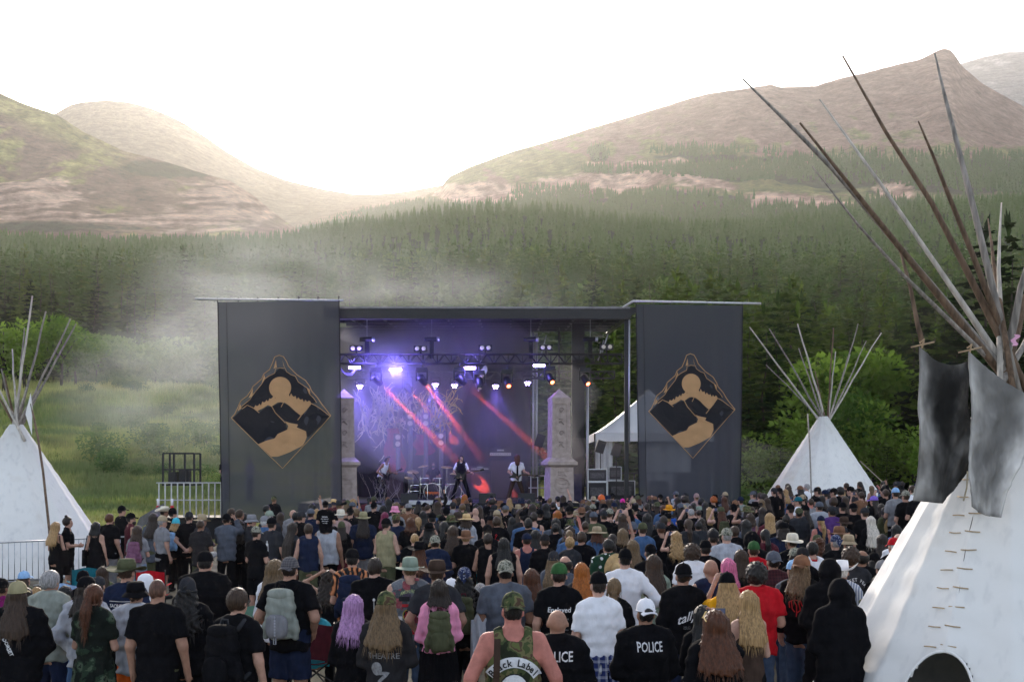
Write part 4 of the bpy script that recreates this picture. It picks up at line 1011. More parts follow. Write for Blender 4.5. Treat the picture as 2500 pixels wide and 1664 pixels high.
for i, (x, y) in enumerate(((879, 942), (1063, 938), (1110, 940), (1210, 942), (1288, 934))):
    p = at(x, y, 45.6); o = thing('par_lamp', p, f"round seven led violet par lamp, {('leftmost', 'second', 'third', 'fourth', 'rightmost')[i]} along the rear truss", 'stage lamp', 'violet par lamps')
    mb = MB(); mb.tube([(0, .28, .02), (0, .2, .02), (0, 0, 0), (0, -.06, -.01)], [.10, .14, .165, .165], 14); mb.tube([(-.18, .05, 0), (-.18, .05, .28), (.18, .05, .28), (.18, .05, 0)], .015, 5); mb.obj('can', BLACK_METAL, o, True)
    for k in range(7):
        a = k / 6 * 6.283; r_ = 0 if k == 6 else .098; mb = MB(); mb.tube([(r_ * math.cos(a), -.06, r_ * math.sin(a)), (r_ * math.cos(a), -.072, r_ * math.sin(a))], .032, 8); mb.obj('led', PURP_S, o)
    if i in (0, 1, 3): q = lamp_light(o, 'SPOT', (0, -.08, 0), (.22, .15, 1.0), 330, spot_size=math.radians(75), spot_blend=.6, shadow_soft_size=.1); q.rotation_euler = (math.radians(-14), 0, 0)
for i, x in enumerate((896, 1054, 1296, 1441)):
    p = at(x, 828, 44.6); o = thing('chain_hoist', p, f"motor chain hoist between roof and truss, {('leftmost', 'second', 'third', 'rightmost')[i]}", 'hoist', 'chain hoists holding the truss')
    mb = MB(); mb.tube([(-.28, 0, 0), (.0, 0, 0), (.28, 0, .01)], [.085, .095, .085], 12); mb.obj('motor', BLACK_METAL, o, True); mb = MB(); mb.tube([(.2, 0, 0), (.3, 0, 0)], .097, 12); mb.obj('end_cap', ALU, o, True)
    mb = MB(); mb.tube([(0, 0, .05), (0, 0, 1.15)], .012, 5); mb.obj('chain', STEEL, o); mb = MB(); mb.box((0, .0, -.42), (.16, .12, .66)); mb.obj('chain_bag', STAGE_BLACK, o)
mb = MB(); c = at(1178, 920, 45); mb.grid(lambda u, v: (c.x - .18 + .32 * u * (1 - .5 * v) + .1 * math.sin(v * 6), c.y + .04 * math.sin(u * 9), c.z + .38 - .85 * v - .1 * math.sin(u * 5)), 6, 8); tag(mb.obj('rag', mat('white_rag', (.6, .6, .6), .9, 0, .1), None, True), 'white rag hanging from the truss among the lamps', 'rag')
mb = MB()
for k in range(3): mb.tube([at(832, 898 + 4 * k, 44.4), at(840 + 4 * k, 910 + 3 * k, 44.4), at(855 + 2 * k, 912 + 2 * k, 44.4), at(868, 900 + k, 44.4)], .02, 5)
tag(mb.obj('cable', BLACK_PLASTIC), 'loop of black cables drooping from the left truss end', 'cable')

# ---- band gear
def amp(x, Y, z, w, h, label, grille=True):
    o = thing('amplifier', (X_(x, Y), Y, z), label, 'amplifier'); mb = MB(); mb.box((0, 0, h / 2), (w, .42, h)); mb.obj('cabinet', mat('amp_vinyl', (.022, .02, .02), .7, 0, .2, 20), o)
    if grille: mb = MB(); mb.box((0, -.215, h / 2 - .03), (w - .1, .012, h - .18)); mb.obj('grille_cloth', mat('grille_cloth', (.06, .045, .04), .9, 0, .3, 60), o)
    else:
        mb = MB(); mb.box((0, -.215, h * .35), (w - .08, .012, h * .28)); mb.obj('control_panel', mat('amp_panel', (.3, .28, .26), .4, .5, .2, 30), o)
        for k in range(9): mb = MB(); mb.tube([(-w / 2 + .1 + k * (w - .2) / 8, -.22, h * .35), (-w / 2 + .1 + k * (w - .2) / 8, -.245, h * .35)], .016, 6); mb.obj('knob', BLACK_PLASTIC, o)
        mb = MB(); mb.box((0, -.215, h * .75), (w * .3, .01, h * .14)); mb.obj('badge', mat('amp_panel', (.3, .28, .26)), o)
    return o
YA = 48.6
amp(1222, YA, DECK, .98, 1.75, 'tall dark speaker cabinet behind the right guitarist'); amp(1222, YA, DECK + 1.76, .98, .42, 'amplifier head on the tall cabinet behind the right guitarist', False)
amp(1175, YA - .3, DECK, .85, 1.2, 'speaker cabinet right of the singer'); amp(1172, YA - .3, DECK + 1.21, .8, .2, 'amplifier head on the cabinet right of the singer', False)
amp(962, YA, DECK, .9, 1.15, 'speaker cabinet behind the left guitarist'); amp(1300, YA, DECK, .5, .9, 'small dark cabinet right of the tall speaker cabinet')
for i, (x, yt, yb) in enumerate(((972, 1065, 1185), (1002, 1015, 1130), (1040, 1015, 1130), (1077, 1062, 1150))):
    Y = 50.2; zt = Z_(yt + 10, Y); o = thing('upright_blinder', (X_(x, Y), Y, DECK), f"two lens upright lamp on a pole before the logo, {('leftmost', 'second', 'third', 'rightmost')[i]}", 'stage lamp', 'upright lamps behind the drums')
    mb = MB(); mb.tube([(0, 0, 0), (0, 0, zt - DECK)], .1, 8); mb.obj('column', mat('pale_column', (.12, .12, .14), .7, 0, .2), o, True); mb = MB(); mb.box((0, -.06, zt - DECK), (.38, .2, .62)); mb.obj('housing', BLACK_METAL, o)
    for dz in (-.15, .15): mb = MB(); mb.tube([(0, -.165, zt - DECK + dz), (0, -.18, zt - DECK + dz)], .115, 12); mb.obj('lens', LENS_W, o)
for x, yt, yb, c in ((965, 1045, 1160, 'left'), (1036, 1060, 1110, 'right')):
    Y = 50.9; mb = MB(); r = random.Random(int(x))
    mb.grid(lambda u, v: (X_(x - 24 + 48 * u * (.8 + .2 * math.sin(v * 5)) + 5 * math.sin(v * 9), Y), Y + .04 * math.sin(u * 9), Z_(yt + (yb - yt) * (1 - v), Y)), 8, 10); tag(mb.obj('hanging_cloth', mat('crimson_cloth', (.32, .015, .03), .9, 0, .3, 4), None, True), f"crimson cloth hung behind the {'left guitarist' if c == 'left' else 'drummer'}", 'cloth')
def drums():
    Y = 47.3; o = thing('drum_kit', (X_(1058, Y), Y, DECK), 'black drum kit with chrome stands and printed bass drum', 'drum kit')
    CH = mat('chrome', (.7, .7, .72), .15, 1.0, .05); BR = mat('cymbal_brass', (.55, .42, .2), .3, .9, .15, 8); SH = mat('drum_shell', (.015, .012, .012), .3, 0, .2)
    def drum(name, c, r, d, ax, head=None):
        mb = MB(); a = Vector(c); b = a + Vector(ax) * d; mb.tube([a, b], r, 22); mb.obj(name, SH, o, True)
        for p in (a, b): mb = MB(); t = Vector(ax).to_track_quat('Z', 'Y').to_matrix(); mb.tube([p + t @ Vector((r * math.cos(q), r * math.sin(q), 0)) for q in np.linspace(0, 6.283, 25)], .018, 5, False); mb.obj('hoop', CH, o)
        if head: mb = MB(); mb.tube([a - Vector(ax) * .012, a - Vector(ax) * .006], r * .95, 22); mb.obj('drum_head', head, o)
    HB = mat('bass_drum_print', (.02, .015, .015), .6, 0, .2)
    drum('bass_drum', (0, -.5, .34), .36, .5, (0, 1, 0), HB); drum('bass_drum', (.86, -.45, .34), .33, .5, (0, 1, 0), HB)
    mb = MB(); rr = random.Random(5)
    for k in range(15): x = -.27 + k * .039; mb.ribbon([(x, .38 - .05 * abs(math.sin(k))), (x + rr.uniform(-.02, .02), .30), (x + rr.uniform(-.02, .02), .2 + .05 * rr.random())], [.012, .022, .006], -.525)
    mb.ribbon([(-.28, .31), (.28, .31)], .05, -.526); mb.obj('bass_drum_logo', mat('fire_print', (.6, .14, .02), .8, 0, .3, 20), o)
    for c, r in (((-.32, -.15, .85), .2), ((.18, -.18, .85), .2), ((-.72, .0, .55), .25), ((.62, .0, .6), .26), ((-.15, .35, .62), .2)): drum('tom_drum', c, r, .25, (0, -.25, -.97))
    for (x, y, z), r in (((-.85, .0, 1.15), .25), ((-.45, .25, 1.38), .22), ((.55, .2, 1.35), .25), ((.95, -.05, 1.1), .27), ((-1.05, .4, .9), .2), ((1.15, .3, 1.4), .22)):
        mb = MB(); mb.lathe([(r, 0), (r * .3, .025), (.03, .05), (0, .05)], 20, (0, 0, 0)); q = mb.obj('cymbal', BR, o, True); q.location = (x, y, z); q.rotation_euler = (rng.uniform(.1, .35), rng.uniform(-.2, .2), 0)
        mb = MB(); mb.tube([(x, y, z), (x, y, .45), (x + .22, y, .02)], .012, 5); mb.tube([(x, y, .45), (x - .2, y + .1, .02)], .012, 5); mb.tube([(x, y, .45), (x, y - .22, .02)], .012, 5); mb.obj('cymbal_stand', CH, o)
    for x in (-.5, -.2, .3, .55): mb = MB(); mb.tube([(x, -.6, .0), (x, -.58, .8 + .2 * math.sin(x * 9)), (x + .12, -.35, 1.0 + .2 * math.sin(x * 9))], .01, 5); mb.obj('microphone_stand', CH, o)
drums()
def guitar(o, neck, label):
    """A pointed guitar slung in front of a player; neck is the pixel-free direction of the neck in the player's frame."""
    g = thing('guitar', (0, 0, 0), label, 'guitar', 'electric guitars on stage'); m = MB()
    body = [(0, .0), (-.30, .20), (-.24, .04), (-.40, -.10), (-.12, -.10), (.02, -.22), (.06, -.05), (.14, .03), (.08, .06)]
    m.prism([(x, z) for x, z in body], 'y', .19, .23); m.obj('body', mat('guitar_lacquer', (.012, .01, .012), .2, 0, .1), g)
    m = MB(); m.box((.42, .20, .045), (.62, .03, .05)); m.obj('neck', mat('guitar_neck', (.09, .05, .03), .5, 0, .2), g); m = MB(); m.prism([(.72, .01), (.90, .02), (.86, .10), (.72, .08)], 'y', .19, .215); m.obj('headstock', MATS['guitar_lacquer'], g)
    m = MB(); m.tube([(-.25, .12, .15), (-.16, .0, .45), (-.05, -.12, .5), (.15, .05, .30), (.16, .17, .06)], .018, 5); m.obj('strap', BLACK_PLASTIC, g)
    g.matrix_world = o.matrix_world @ Matrix.Translation((-.02, .06 + .12 * 0, 1.06)) @ Matrix.Rotation(math.pi, 4, 'Z') @ Matrix.Translation((0, -.4, 0)) if False else Matrix.LocRotScale(o.location, o.rotation_euler, o.scale) @ neck
    return g
def mic(x, Y, h, label, boom=True):
    o = thing('microphone_stand', (X_(x, Y), Y, DECK), label, 'microphone stand', 'microphone stands on stage'); mb = MB(); mb.tube([(0, 0, .02), (0, 0, h - .3)], .014, 6); mb.tube([(0, 0, h - .3), (-.22, .1, h)], .010, 6)
    for a in (0, 2.1, 4.2): mb.tube([(0, 0, .14), (.28 * math.cos(a), .28 * math.sin(a), .01)], .010, 5)
    mb.obj('stand', BLACK_METAL, o); mb = MB(); mb.tube([(-.22, .1, h), (-.27, .13, h + .02), (-.30, .15, h + .03)], [.018, .026, .02], 8); mb.obj('microphone', BLACK_PLASTIC, o)
mic(1138, 44.3, 1.68, 'boom microphone stand in front of the singer'); mic(1025, 44.1, 1.1, 'low microphone stand left of the drum kit')
# dead branches along the stage front
def branches(x0, x1, n, label, seed):
    r = random.Random(seed); Y = 43.5; mb = MB()
    def grow(p, d, L, w, k):
        pts = [p]
        for i in range(4): d = (d + Vector((r.uniform(-.35, .35), r.uniform(-.3, .3), r.uniform(-.15, .3)))).normalized(); pts.append(pts[-1] + d * L / 4)
        mb.tube(pts, [w, w * .85, w * .7, w * .5, w * .3], 5)
        if k < 3:
            for i in range(r.choice((2, 3))): grow(pts[r.choice((2, 3, 4))], (d + Vector((r.uniform(-.9, .9), r.uniform(-.5, .5), r.uniform(-.3, .8)))).normalized(), L * .62, w * .5, k + 1)
    for i in range(n): grow(Vector((X_(r.uniform(x0, x1), Y), Y, DECK)), Vector((r.uniform(-.8, .8), 0, .8)).normalized(), r.uniform(.45, .8), .016, 0)
    tag(mb.obj('dead_branches', mat('grey_twig', (.22, .19, .18), .9, 0, .3, 10), None, True), label, 'branches', 'dead branches dressing the stage')
branches(905, 1000, 9, 'bare grey branches piled before the left guitarist', 3); branches(1075, 1120, 4, 'few bare twigs left of the singer', 8)
for i, (x, lab) in enumerate(((1000, 'wedge monitor on the stage edge left of the singer'), (1190, 'wedge monitor on the stage edge right of the singer'), (1285, 'wedge monitor on the stage edge before the right guitarist'))):
    mb = MB(); c = X_(x, 43.4); mb.prism([(-.25, 0), (.22, 0), (.22, .1), (-.05, .36), (-.25, .36)], 'x', -.32, .32); o = mb.obj('wedge_monitor', BLACK_PLASTIC, None, False, (c, 43.5, DECK)); tag(o, lab, 'monitor', 'wedge monitors on stage'); mb = MB(); mb.grid(lambda u, v: (-.28 + .56 * u, .222 - .26 * v - .0 + .01, .105 + .25 * v + .01), 3, 3); mb.obj('grille', MATS['grille_cloth'], o)

# ---- right wing: white canopy, cases, lamps, railing
WHITE_PVC = mat('white_pvc', (.74, .74, .75), .5, 0, .04, 2, spec=.3)
def canopy():
    Y0, Y1 = 47.5, 51.5; xa, xb = X_(1452, Y0), X_(1452, Y0) + 5.0; o = thing('canopy_tent', ((xa + xb) / 2, Y0, 0), 'white pop up canopy tent behind the right banner', 'tent'); c = o.location
    ze, zp = Z_(1058, Y0), Z_(985, 49.5) + .62
    mb = MB()
    def roof(u, v):
        x = xa + (xb - xa) * u; y = Y0 + (Y1 - Y0) * v; q = max(abs(u - .5), abs(v - .5)) * 2; return (x - c.x, y - c.y, ze + .02 + (zp - ze) * (1 - q) ** 1.25)
    mb.grid(roof, 16, 16); mb.obj('roof', WHITE_PVC, o, True)
    mb = MB()
    for p, q in (((xa, Y0), (xb, Y0)), ((xa, Y0), (xa, Y1))): mb.add([(p[0] - c.x, p[1] - c.y, ze + .01), (q[0] - c.x, q[1] - c.y, ze + .01), (q[0] - c.x, q[1] - c.y - .02, ze - .32), (p[0] - c.x, p[1] - c.y - .02, ze - .32)], [(0, 1, 2, 3)])
    mb.obj('valance', WHITE_PVC, o)
    for x, y in ((xa, Y0), (xb, Y0), (xa, Y1), (xb, Y1)): mb = MB(); mb.tube([(x - c.x, y - c.y, 0), (x - c.x, y - c.y, ze)], .035, 6); mb.obj('leg', BLACK_METAL, o)
    for x0, x1, y in ((xa + .02, xa + .78, Y0 + .4), (xa + 2.2, xa + 4.1, Y0 + .6)):
        mb = MB(); mb.grid(lambda u, v: (x0 + (x1 - x0) * u - c.x, y - c.y + .05 * math.sin(u * 22), 1.0 + (ze - 1.0) * v), 26, 2); mb.obj('side_wall', WHITE_PVC, o, True)
    mb = MB()
    for k in range(6): mb.tube([(xa + k * .72 - c.x, .03, ze - (.3 if k % 2 else .05)), (xa + (k + 1) * .72 - c.x, .03, ze - (.05 if k % 2 else .3))], .015, 4)
    mb.obj('scissor_frame', STEEL, o)
canopy()
def case(x, Y, z, w, h, label):
    o = thing('flight_case', (X_(x, Y), Y, z), label, 'flight case', 'flight cases right of the stage'); mb = MB(); mb.box((0, 0, h / 2), (w, .6, h)); mb.obj('body', BLACK_PLASTIC, o)
    for sx in (-1, 1): mb = MB(); mb.box((sx * w / 2, -.3, h / 2), (.035, .03, h)); mb.obj('edge', ALU, o)
    for zz in (0.02, h): mb = MB(); mb.box((0, -.305, zz), (w, .03, .035)); mb.obj('edge', ALU, o)
    mb = MB(); mb.box((0, -.303, h * .5), (w * .75, .012, h * .45)); mb.obj('panel', mat('case_panel', (.09, .085, .09), .5, .2, .4, 14), o)
case(1457, 46, DECK, .75, .75, 'flight case with rack panel right of the obelisk'); case(1457, 46, DECK + .77, .75, .5, 'flight case stacked on the rack case right of the obelisk'); case(1515, 46.5, DECK, 1.1, .8, 'wide black flight case beside the corner post'); case(1500, 46.6, DECK + .82, .5, .55, 'small black flight case stacked by the corner post'); case(1690, 46.5, DECK, 1.5, 1.15, 'bulky covered cases behind the right banner'); case(1606, 46.5, DECK, .8, .8, 'dark flight case behind the left part of the right banner')
mb = MB(); x0 = X_(1405, 46.2); mb.box((x0, 46.2, DECK + .55), (.5, .4, 1.1)); tag(mb.obj('power_rack', mat('rack_violet', (.03, .025, .06), .6, 0, .2)), 'dark violet rack unit at the foot of the roof column', 'rack')
for x, y, lab in ((1466, 1090, 'speaker on a pole in front of the white canopy wall'), (1505, 1098, 'box lamp on a pole right of the canopy wall'), (1318, 1075, 'spot lamp beside the backdrop post')):
    Y = 46.0; p = at(x, y, Y); o = thing('pole_speaker', (p.x, Y, DECK), lab, 'speaker'); mb = MB(); mb.tube([(0, 0, 0), (0, 0, p.z - DECK)], .022, 6); mb.obj('pole', BLACK_METAL, o); mb = MB(); mb.box((0, 0, p.z - DECK), (.34, .36, .5), Matrix.Rotation(.3, 3, 'Y')); mb.obj('cabinet', BLACK_PLASTIC, o)
def railing(xs, Y, z0, z1, label, bars, m=ALU, extra=None):
    xa, xb = X_(xs[0], Y), X_(xs[1], Y); o = thing('railing', (xa, Y, z0), label, 'railing', 'metal railings on the stage wings'); L = xb - xa
    for z in (z1 - z0, (z1 - z0) * .5): mb = MB(); mb.tube([(-.1, 0, z), (L + .1, 0, z)], .028, 6); mb.obj('rail', m, o)
    me = None
    for k in range(bars + 1):
        mb = MB(); mb.tube([(0, 0, 0), (0, 0, z1 - z0)], .028, 6); me = me or mb.mesh('post', [m]); link('post', me, o, (L * k / bars, 0, 0))
railing((388, 540), 44.0, Z_(1262, 44), Z_(1178, 44), 'aluminium railing of the platform left of the stage', 10); railing((545, 826), 44.6, DECK, DECK + 1.1, 'grey railing seen through the left banner', 5, STEEL); railing((1500, 1790), 47.2, DECK, DECK + 1.1, 'dark railing behind the right banner', 6, BLACK_METAL); railing((1296, 1330), 47.0, DECK, DECK + 1.0, 'short pale railing left of the right obelisk', 2)
mb = MB(); mb.box((X_(465, 45), 45.2, .45), (3.0, 2.0, .9)); mb.box((X_(465, 45), 45.2, Z_(1262, 44) - .05), (3.1, 2.2, .08)); tag(mb.obj('side_platform', STAGE_BLACK), 'black side platform under the aluminium railing', 'platform')
def cage():
    Y = 45.3; xa, xb = X_(398, Y), X_(474, Y); za, zb = Z_(1185, Y), Z_(1106, Y); o = thing('equipment_cage', (xa, Y, za), 'dark metal equipment cage standing left of the stage', 'cage'); L = xb - xa; H = zb - za
    for x, y in ((0, 0), (L, 0), (0, .9), (L, .9), (L * .35, 0), (L * .7, 0)): mb = MB(); mb.box((x, y, H / 2), (.07, .07, H)); mb.obj('upright', BLACK_METAL, o)
    for z in (H, H * .5, .03): [MB().box((L / 2, yy, z), (L, .06, .06)).obj('crossbar', BLACK_METAL, o) for yy in (0, .9)]
    for x, w, h in ((.3, .34, .5), (.75, .4, .62)): mb = MB(); mb.box((x, .45, h / 2 + .05), (w, .4, h)); mb.obj('gear_box', BLACK_PLASTIC, o)
cage()
mb = MB(); p0, p1 = at(330, 1288, 40), at(392, 1250, 43.5); mb.add([p0, p0 + Vector((.0, .5, .35)), p1 + Vector((0, .5, .35)), p1, p0 - Vector((0, 0, .12)), p1 - Vector((0, 0, .12))], [(0, 3, 2, 1), (0, 4, 5, 3)]); tag(mb.obj('ramp', mat('grey_ramp', (.2, .21, .22), .6, .3, .2, 3)), 'grey metal ramp leading up to the side platform', 'ramp')
for i, (x, c) in enumerate(((386, 'left'), (420, 'right'))):
    o = thing('fire_extinguisher', at(x, 1256, 43.6), f"red and white bollard marker at the {c} end of the platform edge", 'marker', 'red markers on the platform edge'); mb = MB(); mb.tube([(0, 0, 0), (0, 0, .35)], .07, 10); mb.obj('body', mat('signal_red', (.5, .02, .02), .4, 0, .1), o, True); mb = MB(); mb.tube([(0, 0, .35), (0, 0, .62)], .05, 8); mb.obj('neck', mat('white_paint', (.7, .7, .7), .5, 0, .05), o, True); o.name = 'edge_marker'
def far_figure(x, y, Y, zg, top, label, hair='short:dark', pose='front', h=1.76):
    pass
# ------------------------------------------------------------------ people
def smin(a, b, k):
    h = np.clip(0.5 + 0.5 * (b - a) / k, 0, 1)
    return b + (a - b) * h - k * h * (1 - h)
def cap(X, Y, Z, a, b, ra, rb):
    bx, by, bz = b[0] - a[0], b[1] - a[1], b[2] - a[2]; bb = bx * bx + by * by + bz * bz + 1e-9
    x, y, z = X - a[0], Y - a[1], Z - a[2]
    t = np.clip((x * bx + y * by + z * bz) / bb, 0, 1)
    return np.sqrt((x - t * bx) ** 2 + (y - t * by) ** 2 + (z - t * bz) ** 2) - (ra + (rb - ra) * t)
def ell(X, Y, Z, c, r):
    q = np.sqrt(((X - c[0]) / r[0]) ** 2 + ((Y - c[1]) / r[1]) ** 2 + ((Z - c[2]) / r[2]) ** 2)
    return (q - 1) * min(r) * 0.5 + (q - 1) * sum(r) / 6
def surfnet(f, lo, hi, vox):
    lo = np.array(lo, float); n = np.ceil((np.array(hi) - lo) / vox).astype(int) + 1
    X = (lo[0] + vox * np.arange(n[0]))[:, None, None].astype(np.float32); Y = (lo[1] + vox * np.arange(n[1]))[None, :, None].astype(np.float32); Z = (lo[2] + vox * np.arange(n[2]))[None, None, :].astype(np.float32)
    F = np.broadcast_to(f(X, Y, Z), tuple(n)).copy()
    F[0] = F[-1] = 1; F[:, 0] = F[:, -1] = 1; F[:, :, 0] = F[:, :, -1] = 1
    S = F < 0
    off = [(i, j, k) for i in (0, 1) for j in (0, 1) for k in (0, 1)]
    cnt = np.zeros(tuple(n - 1), np.int8)
    for i, j, k in off: cnt += S[i:n[0] - 1 + i, j:n[1] - 1 + j, k:n[2] - 1 + k]
    idx = np.argwhere((cnt > 0) & (cnt < 8))
    val = np.stack([F[idx[:, 0] + i, idx[:, 1] + j, idx[:, 2] + k] for i, j, k in off], 1)
    acc = np.zeros((len(idx), 3)); num = np.zeros(len(idx)); O = np.array(off, float)
    for a in range(8):
        for b in range(a + 1, 8):
            if abs(O[a] - O[b]).sum() != 1: continue
            va, vb = val[:, a], val[:, b]; cr = (va < 0) != (vb < 0)
            t = np.where(cr, va / np.where(cr, va - vb, 1), 0)
            acc += np.where(cr[:, None], O[a] + t[:, None] * (O[b] - O[a]), 0); num += cr
    V = lo + vox * (idx + acc / num[:, None])
    ID = np.full(tuple(n - 1), -1, np.int64); ID[tuple(idx.T)] = np.arange(len(idx))
    Q = []
    for ax in range(3):
        u, v = (ax + 1) % 3, (ax + 2) % 3
        s0 = [slice(None)] * 3; s1 = [slice(None)] * 3; s0[ax] = slice(0, -1); s1[ax] = slice(1, None)
        A, B = S[tuple(s0)], S[tuple(s1)]
        e = np.argwhere(A != B)
        e = e[(e[:, u] > 0) & (e[:, v] > 0) & (e[:, u] < n[u] - 1) & (e[:, v] < n[v] - 1)]
        ins = A[tuple(e.T)]
        def c(du, dv):
            q = e.copy(); q[:, u] += du; q[:, v] += dv; return ID[tuple(q.T)]
        q = np.stack([c(-1, -1), c(0, -1), c(0, 0), c(-1, 0)], 1)
        q[~ins] = q[~ins][:, ::-1]; Q.append(q)
    return V.astype(np.float32), np.concatenate(Q)

BUILD = {
 'm': dict(sw=.182, z=[.80, .86, .93, 1.0, 1.1, 1.2, 1.3, 1.38, 1.44, 1.49], ax=[.09, .15, .168, .162, .152, .162, .178, .172, .13, .06], ay=[.08, .105, .118, .112, .104, .110, .118, .108, .085, .055], up=(.054, .045), fo=(.042, .029), th=(.090, .060), ca=(.058, .040)),
 'f': dict(sw=.155, z=[.80, .86, .93, 1.0, 1.1, 1.2, 1.3, 1.38, 1.44, 1.49], ax=[.09, .155, .176, .164, .132, .138, .150, .148, .105, .05], ay=[.08, .11, .122, .108, .09, .098, .108, .095, .075, .05], up=(.044, .037), fo=(.035, .025), th=(.092, .056), ca=(.054, .036)),
 'b': dict(sw=.212, z=[.80, .86, .93, 1.0, 1.1, 1.2, 1.3, 1.38, 1.44, 1.49], ax=[.11, .18, .205, .205, .2, .202, .212, .205, .155, .075], ay=[.09, .125, .15, .165, .165, .16, .148, .13, .10, .06], up=(.066, .055), fo=(.049, .034), th=(.108, .070), ca=(.068, .046)),
}
ARM = {  # elbow, wrist for the right arm (x is multiplied by the side); None mirrors
 'down': ((.245, -.035, 1.15), (.262, .03, .915)), 'pockets': ((.285, -.085, 1.16), (.205, .055, .99)), 'front': ((.245, .02, 1.14), (.07, .225, 1.14)),
 'hips': ((.40, -.13, 1.17), (.20, .02, 1.03)), 'clasp': ((.27, -.12, 1.16), (.045, -.185, .98)), 'phone': ((.24, .22, 1.40), (.10, .30, 1.64)),
 'raise': ((.26, .06, 1.63), (.20, .10, 1.88)), 'chin': ((.23, .16, 1.22), (.06, .17, 1.47)), 'wide': ((.30, -.05, 1.17), (.37, .0, .96)), 'guitar_low': ((.30, -.02, 1.15), (.10, .20, .98)), 'guitar_neck': ((.28, .08, 1.16), (.42, .28, 1.10)),
 'hug': ((.24, .0, 1.16), (.13, .16, 1.22)), 'head': ((.40, .06, 1.58), (.13, .0, 1.72)), 'stick': ((.30, .08, 1.17), (.22, .32, 1.16)),
}
POSES = {  # left arm, right arm, stance width, sit, lean
 'down': ('down', 'down', 0, 0, 0), 'pockets': ('pockets', 'pockets', .02, 0, 0), 'front': ('front', 'front', .01, 0, 0), 'hips': ('hips', 'hips', .04, 0, 0), 'clasp': ('clasp', 'clasp', 0, 0, 0),
 'phone': ('phone', 'phone', .01, 0, 0), 'phoneone': ('down', 'phone', .01, 0, 0), 'raise': ('down', 'raise', .01, 0, 0), 'chin': ('pockets', 'chin', .01, 0, 0), 'sit': ('front', 'front', .06, .47, -.12), 'sithead': ('head', 'head', .06, .47, 0),
 'wide': ('wide', 'wide', .03, 0, 0), 'guitar': ('guitar_neck', 'guitar_low', .14, 0, .12), 'guitarlean': ('guitar_neck', 'guitar_low', .10, 0, .55), 'headbang': ('guitar_neck', 'guitar_low', .14, 0, .42), 'drum': ('stick', 'stick', .1, .42, 0.05), 'bend': ('front', 'front', .04, 0, .42), 'sitbend': ('front', 'front', .06, .47, .75), 'lens': ('chin', 'phone', .03, 0, 0.02),
}
